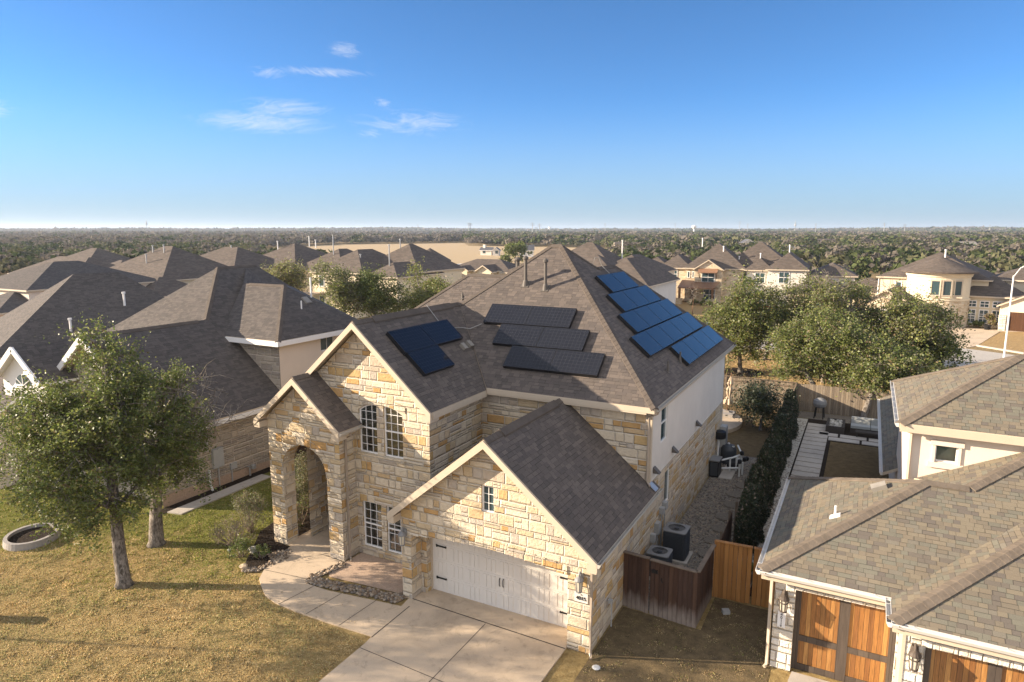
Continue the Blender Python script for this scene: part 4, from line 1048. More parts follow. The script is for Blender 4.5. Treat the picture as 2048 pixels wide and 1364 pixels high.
def blocks(root, bl, wall, roofm, trim='trim_pale', caps=False, capm='cap'):
    """bl: dicts o,u,W,D,ze,k,style,zb,wall; walls and roofs of one house, each ONE part"""
    walls, rm, cp = {}, MB(), MB()
    for i, b in enumerate(bl):
        pol, h = rect_roof(b['o'], b['u'], b['W'], b['D'], b['ze'], b['k'], b.get('style', 'hip'))
        pol = [fix(p) for p in pol]
        roof_solid(rm, pol, .18)
        u = Vector((*b['u'], 0)).normalized(); v = Vector((-u.y, u.x, 0)); o = Vector((*b['o'], 0)); ov = b.get('ov', .4) + .002 * i
        c = [o + u * a + v * d for a, d in ((ov, ov), (b['W'] - ov, ov), (b['W'] - ov, b['D'] - ov), (ov, b['D'] - ov))]
        for j in range(4):
            p, q = c[j], c[(j + 1) % 4]; z0, z1 = Vector((0, 0, b.get('zb', 0.0))), Vector((0, 0, b['ze'] - .10))
            wm = b.get('wall', wall)
            if isinstance(wm, (tuple, list)): wm = wm[j]
            mb = walls.setdefault(wm, MB())
            if b.get('style') == 'gable_front' and j in (0, 2):
                m = (p + q) / 2 + Vector((0, 0, h - .12 - b['k'] * 0))
                kk = b['k'] * ov
                mb.poly([p + z0, q + z0, q + z1 + Vector((0, 0, kk)), m - Vector((0, 0, .05)), p + z1 + Vector((0, 0, kk))])
            elif b.get('style') == 'gable_side' and j in (1, 3):
                m = (p + q) / 2 + Vector((0, 0, h - .17)); kk = b['k'] * ov
                mb.poly([p + z0, q + z0, q + z1 + Vector((0, 0, kk)), m, p + z1 + Vector((0, 0, kk))])
            else: mb.poly([p + z0, q + z0, q + z1, p + z1])
        if caps:
            seen = set()
            for pl in pol:
                for a in range(len(pl)):
                    e = tuple(sorted((tuple(round(t, 3) for t in pl[a]), tuple(round(t, 3) for t in pl[(a + 1) % len(pl)]))))
                    if e in seen: 
                        lo, hi = sorted(e, key=lambda t: t[2])
                        cap_strip(cp, lo, hi, b['k'] if abs(lo[2] - hi[2]) < .01 else b['k'] / math.sqrt(2), .16)
                    seen.add(e)
    for wm, mb in walls.items(): mb.build('stone_wall' if 'stone' in wm else 'wall', M[wm], root)
    r = rm.build('roof', [M[roofm], M[trim]], root)
    return r
def fwin(root, o, u, a, z, w, h, nx=2, nz=2, frame='white', glass='glass_far', fw=.09):
    """simple far window set 4 cm into a wall plane: frame with its pane"""
    return window(root, (o[0], o[1], 0), u, a, a + w, z, z + h, nx, nz, fw, inset=-.03, blind=False, mid=nz > 1, glass=glass, frame=frame, bars=.03)
def fdoor(root, o, u, a, z, w, h, mat='door_brown', name='garage_door'):
    u = Vector(u).normalized() if len(u) == 3 else Vector((*u, 0)).normalized(); n = Vector((u.y, -u.x, 0)); o = Vector((o[0], o[1], 0))
    m = MB(); p = [o + u * x + Vector((0, 0, y)) + n * .03 for x, y in ((a, z), (a + w, z), (a + w, z + h), (a, z + h))]; q = [x - n * .1 for x in p]
    m.poly(p)
    for i in range(4): m.poly([p[(i + 1) % 4], p[i], q[i], q[(i + 1) % 4]])
    return m.build(name, M[mat], root)
GU = (1, 0)
def at(o, u, a, b):
    u = Vector((*u, 0)).normalized(); v = Vector((-u.y, u.x, 0)); p = Vector((*o, 0)) + u * a + v * b; return (p.x, p.y)

# ------------------------------------------------------------------ left neighbour: long low stone house
ln = thing('stone_house', 'grey stone house left of the main house, with white gables and a raised hip', 'house', (-32, 22, 0))
w = MB()
panel(w, (-26.5, 17.6, 0), (0, 1, 0), [(0, 0), (20, 0), (20, 3.35), (0, 3.35)]); panel(w, (-36, 17.85, 0), U, [(0, 0), (9.5, 0), (9.5, 3.2), (5, 6.9), (0, 3.0)])
w.build('stone_wall', M['stone_grey'], ln)
MB().poly([(-26.48, 17.6, 0), (-26.48, 24.4, 0), (-26.48, 24.4, .32), (-26.48, 17.6, .55)]).build('foundation', M['granite'], ln)
w = MB(); panel(w, (-26.52, 24.62, 0), (0, 1, 0), [(0, 3.35), (8, 3.35), (8, 6.4), (0, 6.4)], [[(3.0, 5.35), (4.1, 5.35), (4.1, 6.15), (3.0, 6.15)]])
w.build('wall', M['stucco_rose'], ln)
w = MB(); panel(w, (-30.6, 24.60, 0), U, [(0, 3.2), (4.08, 3.2), (4.08, 6.4), (0, 6.4)]); w.build('stone_wall', M['stone_grey'], ln)
window(ln, (-26.52, 24.62, 0), (0, 1, 0), 3.0, 4.1, 5.35, 6.15, 2, 1, mid=False, blind=False, glass='glass_far')
K = .80; E1 = lambda x: 3.38 + K * (-26.1 - x)
lr = MB()
R1 = [(-26.1, 17.4, 3.38), (-26.1, 36.0, 3.38), (-34.15, 30.2, E1(-34.15)), (-34.15, 27.4, E1(-34.15)), (-31.0, 23.9, E1(-31.0)), (-31.0, 17.4, E1(-31.0))]
Lg = [(-31.0, 17.4, E1(-31)), (-31.0, 23.9, E1(-31)), (-35.9, 23.9, 3.38), (-35.9, 17.4, 3.38)]
Fm = [(-42.2, 19.5, 3.4), (-35.5, 19.5, 3.4), (-31.0, 23.9, E1(-31)), (-34.15, 27.4, E1(-34.15))]
Lm = [(-42.2, 19.5, 3.4), (-34.15, 27.4, E1(-34.15)), (-34.15, 30.2, E1(-34.15)), (-42.2, 36, 3.4)]
Bm = [(-26.1, 36.0, 3.38), (-42.2, 36.0, 3.4), (-34.15, 30.2, E1(-34.15))]
roof_solid(lr, [fix(R1), fix(Lg), fix(Fm), fix(Lm), fix(Bm)], .16)
# raised hip block
hb = [[(-30.35, 24.2, 6.45), (-26.1, 24.2, 6.45), (-29.05, 27.6, 8.93), (-32.3, 27.6, 8.93)], [(-26.1, 24.2, 6.45), (-26.1, 31.2, 6.45), (-29.05, 27.6, 8.93)], [(-26.1, 31.2, 6.45), (-33.0, 32.0, 8.4), (-34.1, 29.4, 9.76), (-32.3, 27.6, 8.93), (-29.05, 27.6, 8.93)]]
roof_solid(lr, [fix(p) for p in hb], .14)
r = lr.build('roof', [M['shingle_dark'], M['trim_pale']], ln)
for p, q, s in [((-31, 17.4, E1(-31)), (-31, 23.4, E1(-31)), K), ((-34.15, 27.4, E1(-34.15)), (-34.15, 30.2, E1(-34.15)), K), ((-29.05, 27.6, 8.93), (-31.8, 27.6, 8.93), .7), ((-26.1, 24.2, 6.45), (-29.05, 27.6, 8.93), .5), ((-31, 23.9, E1(-31)), (-34.15, 27.4, E1(-34.15)), .55)]:
    cap_strip(MB(), p, q, s).build('ridge_cap', M['cap'], r)
MB().box((-26.16, 17.3, 3.10), (-26.05, 36, 3.3)).build('fascia', M['white'], ln)
f = MB(); f.box((-30.4, 24.12, 6.18), (-26.05, 24.2, 6.42)); f.box((-26.12, 24.21, 6.18), (-26.04, 31, 6.42))
f.build('fascia', M['white'], ln)
for xe, ze_ in ((-26.1, 3.27), (-35.9, 3.27)): MB().bar((-31, 17.36, E1(-31) - .12), (xe, 17.36, ze_), .10, .26, (0, 0, 1)).build('fascia', M['white'], ln)
# dormer-like white front gable with a half round window, and porch roof below it
g = MB(); panel(g, (-36.1, 16.5, 0), U, [(0, 3.4), (3.6, 3.4), (3.6, 5.3), (1.8, 6.55), (0, 5.3)]); g.build('gable_board', M['white'], ln)
g = MB(); roof_solid(g, [fix([(-36.3, 16.2, 5.2), (-34.3, 16.2, 6.72), (-34.3, 21.5, 6.72), (-36.3, 21.5, 5.2)]), fix([(-34.3, 16.2, 6.72), (-32.3, 16.2, 5.2), (-32.3, 21.5, 5.2), (-34.3, 21.5, 6.72)])], .12)
roof_solid(g, [fix([(-44, 14.2, 2.9), (-35.0, 14.2, 2.9), (-35.0, 16.6, 4.3), (-44, 16.6, 4.3)])], .15)
g.build('roof', [M['shingle_dark'], M['white']], ln)
g = MB().box((-43.6, 15.4, 0), (-35.3, 16.4, 2.8)); g.build('wall', M['stucco_rose'], ln)
MB().bar((-36.3, 16.15, 5.12), (-34.3, 16.15, 6.64), .08, .26).build('fascia', M['white'], ln); MB().bar((-34.3, 16.15, 6.64), (-32.3, 16.15, 5.12), .08, .26).build('fascia', M['white'], ln)
g = MB(); P_ = [(-34.95, 16.47, 4.85), (-33.65, 16.47, 4.85)] + [(-34.3 + .65 * math.cos(t), 16.47, 4.85 + .55 * math.sin(t)) for t in np.linspace(0.2, 2.9, 9)]
g.poly(P_); wi = g.build('window', M['glass_far'], ln)
g = MB()
for t in (0.6, 1.57, 2.5): g.bar((-34.3, 16.45, 4.87), (-34.3 + .65 * math.cos(t), 16.45, 4.85 + .55 * math.sin(t)), .03, .03)
g.bar((-34.98, 16.45, 4.85), (-33.62, 16.45, 4.85), .05, .06); g.build('frame', M['white'], wi)
MB().box((-26.5, 20.2, .98), (-26.36, 20.75, 1.9)).tube([(-26.4, 20.45, 1), (-26.4, 20.45, 0)], .03, 6).tube([(-26.42, 19.95, 1.9), (-26.42, 19.95, 2.9)], .03, 6).build('utility_box', M['grey_paint'], ln)
MB().box((-26.5, 21.15, .62), (-26.4, 21.5, .92)).tube([(-26.44, 21.2, .62), (-26.44, 21.2, 0)], .03, 6).build('utility_box', M['grey_paint'], ln)
MB().tube([(-26.42, 22.1, .5), (-26.25, 22.1, .5), (-26.25, 22.1, .05)], .045, 6).lathe((-26.28, 22.35, .42), [(.05, -.12), (.13, -.08), (.13, .08), (.05, .12)], 10).build('gas_meter', M['metal'], ln)
MB().tube([(-26.42, 19.95, 1.0), (-26.40, 19.95, .25), (-26.2, 19.9, .05)], .05, 6).build('downspout', M['pvc'], ln)
for x, y, h, rr in ((-29.0, 29.6, .35, .05),): MB().tube([(x, y, 8.0), (x, y, 8.9 + h)], rr, 6).build('vent_pipe', M['white'], r)
MB().obox((-28.0, 28.2, 8.08), .5, .4, .12, 0, 0, Matrix.Rotation(R(38), 4, 'Y')).build('box_vent', M['lead'], r)
for x, y, h, rr in ((-27.6, 27.4, .4, .04), (-31.9, 21.3, .4, .05)): MB().tube([(x, y, 6.4), (x, y, 7.75 + h if y > 25 else 6.6 + h)], rr, 6).build('vent_pipe', M['white'], r)

# ------------------------------------------------------------------ right neighbour: white stone garages, blended roof
rn = thing('stone_house', 'white stone house at the right edge with cedar garage doors and mottled roof', 'house', (3, 22, 0))
K2 = .48; zr = lambda y: 3.0 + K2 * (y - 18.1)
w = MB()
panel(w, (-1.62, 18.47, 0), U, [(0, 0), (.52, 0), (.52, 2.45), (2.95, 2.45), (2.95, 0), (3.2, 0), (3.2, 2.85), (0, 2.85)], (), .25, (1, 2, 3))
panel(w, (1.42, 17.32, 0), U, [(0, 0), (.42, 0), (.42, 2.35), (6.0, 2.35), (6.0, 0), (7, 0), (7, 2.85), (0, 2.85)], (), .25, (1, 2, 3))
for x0, x1, y, z in ((-1.1, 1.33, 18.43, 2.46), (1.84, 7.4, 17.28, 2.36)):
    n = int((x1 - x0) / .27)
    for k in range(n): w.box((x0 + (x1 - x0) * k / n, y, z), (x0 + (x1 - x0) * (k + 1) / n - .015, y + .07, z + .33))
w.build('stone_wall', M['stone_white'], rn)
w = MB(); panel(w, (-1.62, 26.0, 0), (0, -1, 0), [(0, 0), (7.53, 0), (7.53, 2.85), (0, 2.85)]); panel(w, (1.42, 18.5, 0), (0, -1, 0), [(0, 0), (1.18, 0), (1.18, 2.85), (0, 2.85)])
panel(w, (1.52, 24.0, 0), U, [(0, 2.5), (10, 2.5), (10, 5.9), (0, 5.9)], [[(.72, 4.88), (1.32, 4.88), (1.32, 5.42), (.72, 5.42)]]); panel(w, (1.52, 30.1, 0), (0, -1, 0), [(0, 0), (6.1, 0), (6.1, 5.9), (0, 5.9)]); panel(w, (11.52, 30.1, 0), (-1, 0, 0), [(0, 0), (10, 0), (10, 5.9), (0, 5.9)]); panel(w, (11.52, 24.0, 0), (0, 1, 0), [(0, 0), (6.1, 0), (6.1, 5.9), (0, 5.9)]); panel(w, (1.62, 41, 0), (0, -1, 0), [(0, 0), (10.9, 0), (10.9, 2.9), (0, 2.9)]); panel(w, (8.4, 17.3, 0), (0, 1, 0), [(0, 0), (6.7, 0), (6.7, 2.85), (0, 2.85)])
w.build('wall', M['stucco_rose'], rn)
rr = MB()
G1 = [fix([(-1.97, 18.1, 3.0), (1.13, 18.1, 3.0), (4.9, 21.87, zr(21.87)), (9.0, 25.6, 6.6), (5.0, 23.65, zr(23.65)), (2.95, 21.97, zr(21.97)), (1.9, 21.97, zr(21.97))])]
G1 = [fix([(-1.97, 18.1, 3.0), (1.13, 18.1, 3.0), (6.45, 23.42, zr(23.42)), (5.0, 23.95, zr(23.95)), (2.95, 21.97, zr(21.97)), (1.9, 21.97, zr(21.97))])]
G1 += [fix([(-1.97, 25.84, 3.0), (-1.97, 18.1, 3.0), (1.9, 21.97, zr(21.97))]), fix([(-1.97, 25.84, 3.0), (1.9, 21.97, zr(21.97)), (2.95, 21.97, zr(21.97)), (1.75, 23.95, 4.0), (1.75, 25.84, 3.0)]),
       fix([(2.95, 21.97, zr(21.97)), (5.0, 23.95, zr(23.95)), (1.75, 23.95, 4.25)])]
roof_solid(rr, G1, .14)
G2 = [fix([(1.10, 16.95, 3.0), (9.1, 16.95, 3.0), (5.1, 20.95, 4.92)]), fix([(1.10, 16.95, 3.0), (5.1, 20.95, 4.92), (5.1, 23.9, 4.92), (1.10, 23.9, 3.0)]), fix([(9.1, 16.95, 3.0), (9.1, 23.9, 3.0), (5.1, 23.9, 4.92), (5.1, 20.95, 4.92)])]
roof_solid(rr, G2, .14)
K3 = .555; S2 = [fix([(1.2, 23.65, 6.06), (12, 23.65, 6.06), (12, 27.03, 7.94), (4.58, 27.03, 7.94)]), fix([(1.2, 23.65, 6.06), (4.58, 27.03, 7.94), (1.2, 30.41, 6.06)]), fix([(1.2, 30.41, 6.06), (4.58, 27.03, 7.94), (12, 27.03, 7.94), (12, 30.41, 6.06)])]
roof_solid(rr, S2, .16); roof_solid(rr, [fix([(1.9, 30.45, 3.36), (6.5, 30.45, 5.3), (6.5, 41.2, 5.3), (1.9, 41.2, 3.36)])], .12)
roof_solid(rr, [fix([(1.05, 28.3, 2.9), (1.9, 28.3, 3.35), (1.9, 41.2, 3.35), (1.05, 41.2, 2.9)])], .12)
r = rr.build('roof', [M['shingle_mixed'], M['trim_pale']], rn)
for p, q, s, wd in [((-1.97, 18.1, 3.0), (1.9, 21.97, zr(21.97)), .34, .2), ((1.9, 21.97, zr(21.97)), (2.95, 21.97, zr(21.97)), .48, .18), ((2.95, 21.97, zr(21.97)), (5.0, 23.95, zr(23.95)), .34, .2), ((1.10, 16.95, 3.0), (5.1, 20.95, 4.92), .34, .2), ((1.2, 23.65, 6.06), (4.58, 27.03, 7.94), .39, .2), ((1.2, 30.41, 6.06), (4.58, 27.03, 7.94), .39, .18), ((4.58, 27.03, 7.94), (12, 27.03, 7.94), .55, .18), ((-1.97, 25.84, 3.0), (1.9, 21.97, zr(21.97)), .34, .18)]:
    cap_strip(MB(), p, q, s, wd, .035).build('ridge_cap', M['cap_mixed'], r)
gutter(rn, (1.13, 18.09, 3.0), (-1.98, 18.09, 3.0), 'gutter_white', .12, True, (0, -1, 0)); gutter(rn, (-1.98, 18.0, 3.0), (-1.98, 25.8, 3.0), 'gutter_white', .12, True, (-1, 0, 0))
gutter(rn, (9.0, 16.94, 3.0), (1.09, 16.94, 3.0), 'gutter_white', .12, True, (0, -1, 0)); gutter(rn, (1.09, 16.85, 3.0), (1.09, 18.05, 3.0), 'gutter_white', .12, True, (-1, 0, 0))
gutter(rn, (1.19, 23.65, 6.05), (1.19, 30.4, 6.05), 'gutter_white', .12, True, (-1, 0, 0)); gutter(rn, (1.04, 28.3, 2.9), (1.04, 41, 2.9), 'gutter_white', .12, True, (-1, 0, 0))
f = MB().box((-1.95, 18.12, 2.72), (1.45, 18.2, 2.86)).box((-1.95, 18.2, 2.78), (1.3, 18.45, 2.84)).box((1.12, 16.97, 2.72), (9, 17.05, 2.86)).box((1.12, 17.05, 2.78), (9, 17.3, 2.84))
MB().box((1.22, 23.62, 5.80), (12, 23.68, 6.03)).box((1.22, 23.682, 5.86), (12, 23.98, 5.92)).build('fascia', M['trim_pale'], rn)
f.box((1.36, 17.3, 0), (1.43, 18.4, 2.8))
f.build('fascia', M['trim_pale'], rn)
for pts in ([(-1.95, 18.1, 2.9), (-1.7, 18.38, 2.7), (-1.7, 18.42, .1), (-1.75, 18.3, .05)], [(1.25, 23.75, 5.95), (1.4, 23.85, 5.8), (1.56, 23.93, 5.7), (1.56, 23.93, 3.4)]):
    MB().tube(pts, .05, 4).build('downspout', M['trim_pale'], rn)
# board doors in dark frames: left leaf and right leaf of each
def board_door(parent, x0, x1, y, z1, cols=2):
    b = MB().box((x0, y, .02), (x1, y + .05, z1)); d = b.build('garage_door', M['cedar_door'], parent)
    f = MB(); s = .26; cw = (x1 - x0) / cols
    for k in range(cols + 1):
        ww = s if 0 < k < cols else s * .55
        a = x0 + cw * k - (ww / 2 if 0 < k < cols else (0 if k == 0 else ww)); f.box((a, y - .035, .02), (a + ww, y - .002, z1))
    for k in range(cols):
        a, e = x0 + cw * k + s * .55, x0 + cw * (k + 1) - s * .55
        if 0 < k < cols: a = x0 + cw * k + s / 2
        if k < cols - 1: e = x0 + cw * (k + 1) - s / 2
        f.box((a, y - .03, .02), (e, y - .002, .2)); f.box((a, y - .03, .88), (e, y - .002, 1.05)); 
    f.build('door_frame', M['walnut_frame'], d); return d
board_door(rn, -1.09, 1.32, 18.7, 2.44); board_door(rn, 1.85, 7.4, 17.56, 2.34, 4)
lantern(rn, (-1.36, 18.47, 2.12), s=1.05, cage=True); lantern(rn, (1.63, 17.32, 2.1), s=1.05, cage=True)
pq = MB().box((-1.50, 18.42, 1.28), (-1.30, 18.48, 1.74)).build('number_plaque', M['white'], rn)
text_mesh('number', '4\n0\n1\n1', .115, (-1.40, 18.415, 1.52), U, M['black'], pq, .004, True)
MB().lathe((-1.40, 18.41, 1.325), [(.006, -.02), (.022, 0), (.006, .02)], 5).build('star_mark', M['black'], pq)
window(rn, (1.52, 24.0, 0), U, .72, 1.32, 4.88, 5.42, 1, 1, mid=False, blind=False, glass='glass', fw=.04)
MB().box((2.2, 24.35, 4.8), (2.9, 24.4, 5.5)).build('curtain', M['curtain'], rn)
f = MB().box((2.10, 23.93, 5.42), (2.98, 24.05, 5.58)).box((2.06, 23.93, 4.70), (3.0, 24.05, 4.86)).box((2.16, 23.955, 4.86), (2.24, 24.05, 5.42)).box((2.84, 23.955, 4.86), (2.92, 24.05, 5.42))
f.build('window_trim', M['stucco_rose'], rn)
x, y = -.34, 20.8
MB().tube([(x, y, 3.6), (x, y, 4.1)], .035, 8).obox((x, y, 3.79), .3, .3, .012, 0, 0, Matrix.Rotation(-math.atan(K2), 4, 'Y')).build('vent_pipe', M['white'], r)
bv = MB().obox((.75, 22.25, 4.38), .42, .38, .14, R(5), 0, Matrix.Rotation(-math.atan(K2), 4, 'Y')); bv.build('box_vent', M['lead'], r)
sheet('garage_apron', [(-1.05, 18.45), (1.32, 18.45), (1.32, 17.0), (1.9, 17.0), (6, 17.0), (6, 10), (-1.0, 10), (-1.1, 18.0)], 0.05, M['concrete_grey'], th=.06)

# ------------------------------------------------------------------ fences and gates
def fence(name, label, p, q, h, mat, posts=True, rails=(), cap=False, cat='fence', face=1, rail_mat='fence_rail', group=None, dips=0.0):
    """board fence from p to q: boards one part, posts and rails parts"""
    p, q = Vector((*p, 0)), Vector((*q, 0)); L = (q - p).length; d = (q - p) / L; n = Vector((-d.y, d.x, 0)) * face
    t = thing(name, label, cat, tuple(p), group)
    b = MB(); c = max(1, int(L / .145)); rng = random.Random(int(L * 100))
    for k in range(c):
        a0, a1 = L * k / c + .003, L * (k + 1) / c - .003
        hh = h + rng.uniform(-dips, dips); off = n * rng.uniform(0, .006)
        P = [p + d * a0 + off, p + d * a1 + off]; T = n * -.018
        z = Vector((0, 0, hh)); g = Vector((0, 0, rng.uniform(.0, .03)))
        F = [P[0] + g, P[1] + g, P[1] + z, P[0] + z]; G = [x + T for x in F]
        b.poly(F if face < 0 else F[::-1]); b.poly(G[::-1] if face < 0 else G)
        for i in range(4): b.poly([F[(i + 1) % 4], F[i], G[i], G[(i + 1) % 4]])
    b.build('board_panel', M[mat], t)
    for z in rails:
        MB().bar(p + n * .035 + Vector((0, 0, z)), q + n * .035 + Vector((0, 0, z)), .04, .09).build('rail', M[rail_mat], t)
    if cap: MB().bar(p + Vector((0, 0, h + .025)), q + Vector((0, 0, h + .025)), .14, .035).build('cap_board', M[rail_mat], t)
    if posts:
        m = max(1, round(L / 2.4))
        for k in range(m + 1):
            a = p + d * (L * k / m) + n * .08
            MB().box((a.x - .045, a.y - .045, 0), (a.x + .045, a.y + .045, h + .02)).build('post', M[rail_mat], t)
    return t
fence('board_fence', 'dark weathered board fence panel against the side wall, screening the air conditioners', (-6.24, 19.50), (-5.38, 19.43), 1.86, 'fence_dark', False, (), True, face=-1)
g = fence('fence_gate', 'wide dark weathered gate beside the fence panel, pale and worn along its foot', (-5.35, 19.42), (-3.88, 19.30), 1.84, 'fence_dark', False, (), True, 'gate', face=-1)
MB().tube([(-4.98, 19.37, 1.35), (-4.96, 19.33, 1.28), (-4.94, 19.37, 1.2)], .015, 6).build('handle', M['black'], g)
MB().box((-5.3, 19.37, 1.45), (-5.1, 19.41, 1.56)).build('hinge', M['black'], g)
fence('board_fence', 'reddish dark board fence running back from the gate corner to the cedar gate', (-3.86, 19.30), (-3.80, 21.36), 1.84, 'fence_dark', False, (), True, face=-1)
g1 = fence('fence_gate', 'orange cedar gate leaf next to the dark fence corner', (-3.80, 21.44), (-2.62, 21.50), 1.95, 'cedar', False, (), True, 'gate', -1, 'cedar', 'orange cedar gate leaves')
g2 = fence('fence_gate', 'orange cedar gate leaf next to the white stone garage', (-2.58, 21.50), (-1.66, 21.55), 1.95, 'cedar', False, (), True, 'gate', -1, 'cedar', 'orange cedar gate leaves')
fence('board_fence', 'low dark board fence between the side yard gravel and the tall hedge', (-3.82, 21.6), (-3.95, 25.6), 1.35, 'fence_dark', True, (.3, 1.1), False, face=1)
fence('board_fence', 'dark fence continuing along the hedge beside the gravel yard', (-3.72, 25.6), (-3.85, 30.4), 1.75, 'fence_dark', True, (.3, 1.4), False, face=1)
fence('board_fence', 'grey weathered back fence behind the patio and umbrella', (-22, 48.25), (-3.75, 48.1), 1.85, 'fence_old', True, (.28, .95, 1.62), True, face=-1, dips=.015)
fence('board_fence', 'grey weathered back fence under the oak trees in the right yard', (-3.7, 48.1), (8, 47.9), 1.85, 'fence_old', True, (.28, 1.62), False, face=1, dips=.03)
fence('board_fence', 'short weathered fence between the two back yards', (-3.72, 42.0), (-3.72, 48.0), 1.8, 'fence_old', True, (.3, 1.5), False, face=1)
fence('board_fence', 'brown fence beyond the stepping slab walk by the left house', (-26.4, 24.3), (-19.8, 24.2), 1.85, 'fence_dark', False, (), True, face=-1)

# ------------------------------------------------------------------ equipment and furniture in the yards
def ac(x, y, sx, sy, h, label):
    t = thing('air_conditioner', label, 'air conditioner', (x, y, .12), 'air conditioners behind the dark fence')
    MB().box((x - sx / 2 - .12, y - sy / 2 - .12, 0.02), (x + sx / 2 + .12, y + sy / 2 + .12, .12)).build('base_slab', M['concrete_grey'], t)
    c = MB()
    def rr(z, s):
        o = []
        for cx, cy, a0 in ((1, 1, 0), (-1, 1, 90), (-1, -1, 180), (1, -1, 270)):
            for k in range(4):
                a = R(a0 + 30 * k); rad = .09
                o.append((x + cx * (sx / 2 * s - rad) + rad * math.cos(a), y + cy * (sy / 2 * s - rad) + rad * math.sin(a), z))
        return o
    A, B = rr(.12, 1), rr(.12 + h, 1)
    for i in range(16): c.poly([A[i], A[(i + 1) % 16], B[(i + 1) % 16], B[i]])
    b = c.build('casing', M['ac_dark'], t)
    l = MB()                                   # louvred sides
    n = int(h / .05)
    for k in range(2, n - 1):
        z = .12 + k * h / n
        for (ax, ay), (bx, by), (nx, ny) in (((-1, -1), (1, -1), (0, -1)), ((1, -1), (1, 1), (1, 0)), ((1, 1), (-1, 1), (0, 1)), ((-1, 1), (-1, -1), (-1, 0))):
            q = .82
            l.bar((x + ax * sx / 2 * (q if ay == by else 1) + nx * .006, y + ay * sy / 2 * (q if ax == bx else 1) + ny * .006, z), (x + bx * sx / 2 * (q if ay == by else 1) + nx * .006, y + by * sy / 2 * (q if ax == bx else 1) + ny * .006, z), .012, .018)
    l.build('louvre', M['ac_dark'], b)
    tp = MB(); zt = .12 + h; O2 = rr(zt + .035, 1.03); O1 = rr(zt, 1.03); rad = min(sx, sy) * .38
    I = [(x + rad * math.cos(R(22.5 * i + 11.25)), y + rad * math.sin(R(22.5 * i + 11.25)), zt + .05) for i in range(16)]
    I2 = [(a, b_, zt - .10) for a, b_, _ in I]
    for i in range(16):
        j = (i + 1) % 16
        tp.poly([O1[i], O1[j], O2[j], O2[i]]); tp.poly([O2[i], O2[j], I[j], I[i]]); tp.poly([I[i], I[j], I2[j], I2[i]])
    tp.poly(O1[::-1]); tp.build('top_cover', M['ac_top'], t)
    f = MB().lathe((x, y, zt - .06), [(.02, -.02), (.09, -.02), (.09, .09), (.02, .10)], 12)
    for k in range(4):
        f.obox((x + rad * .5 * math.cos(k * 1.57), y + rad * .5 * math.sin(k * 1.57), zt - .04), rad * .85, .16, .01, k * 1.57, 0, Matrix.Rotation(.3, 4, 'X'))
    f.build('fan', M['ac_dark'], t)
    gr = MB()
    for rr_ in np.linspace(.1, rad, 7):
        pts = [(x + rr_ * math.cos(a), y + rr_ * math.sin(a), zt + .045) for a in np.linspace(0, 2 * math.pi, 21)]
        gr.tube(pts, .005, 4, cap=False)
    gr.build('grille', M['black'], t)
    return t
ac(-5.55, 23.55, .82, .82, 1.02, 'tall dark air conditioner with a round top fan beside the stone side wall')
ac(-5.72, 21.9, .75, .72, .80, 'smaller dark air conditioner just behind the dark gate')
t = thing('pool_heater', 'black square pool heater with rounded corners standing on the gravel by the side wall', 'heater', (-5.98, 32.9, 0))
MB().box((-6.2, 32.55, .05), (-5.78, 33.3, .85)).build('body', M['black'], t); MB().obox((-5.99, 32.92, .87), .48, .80, .06).build('lid', M['ac_top'], t)
MB().box((-6.16, 32.5, .12), (-5.82, 32.56, .78)).build('grille', M['ac_dark'], t)
t = thing('pool_pump', 'white pool pipes and valves with black pump on a concrete pad', 'pump', (-5.5, 33.4, 0))
MB().box((-5.75, 32.5, .02), (-5.15, 36.0, .09)).build('pad', M['concrete_grey'], t)
pm = MB()
for pts in ([(-5.75, 33.2, .75), (-5.3, 33.7, .8), (-5.0, 34.2, .85)], [(-5.7, 33.0, .4), (-5.25, 33.2, .42), (-4.95, 33.4, .42)], [(-5.4, 33.5, .1), (-5.4, 33.5, .85)], [(-5.15, 33.8, .1), (-5.15, 33.8, .85)], [(-4.9, 33.2, .05), (-4.9, 33.2, .75)], [(-4.8, 33.5, .05), (-4.8, 33.5, .7)], [(-5.0, 34.2, .1), (-5.0, 34.2, .95), (-5.3, 35.0, 1.05)]):
    pm.tube(pts, .045, 8)
pm.build('pipe_run', M['pvc'], t)
for x, y, z in ((-4.9, 33.2, .8), (-4.75, 33.7, .78), (-4.95, 34.1, .95), (-4.7, 34.1, .7)): MB().lathe((x, y, z - .1), [(.05, 0), (.1, .04), (.1, .18), (.05, .22)], 10).build('valve', M['black'], t)
MB().tube([(-5.6, 33.9, .35), (-5.0, 33.9, .35)], .14, 12).build('pump_motor', M['black'], t)
t = thing('pool_filter', 'dark rounded pool filter tank behind the white pipes', 'filter tank', (-5.75, 35.0, 0))
MB().lathe((-5.75, 35.0, 0.05), [(.36, 0), (.40, .1), (.40, .75), (.30, .95), (.08, 1.02)], 18).build('tank', M['ac_dark'], t)
MB().tube([(-5.75, 35, 1.0), (-5.75, 35, 1.12)], .06, 8).tube([(-5.65, 34.9, .95), (-5.45, 34.8, 1.02)], .04, 8).build('fitting', M['pvc'], t)
t = thing('hose_reel', 'black round hose holder on a pale post against the side wall', 'hose reel', (-6.12, 34.3, 0))
MB().tube([(-6.1, 33.9, 0), (-6.12, 34.2, 1.65)], .05, 8).build('post', M['pvc'], t); MB().lathe((-6.1, 34.25, 1.6), [(.2, -.06), (.3, -.05), (.32, .12), (.3, .3), (.12, .36)], 14).build('reel', M['black'], t)
t = thing('control_box', 'pale grey control cabinet on the corner of the side wall', 'cabinet', (-6.1, 35.2, .9))
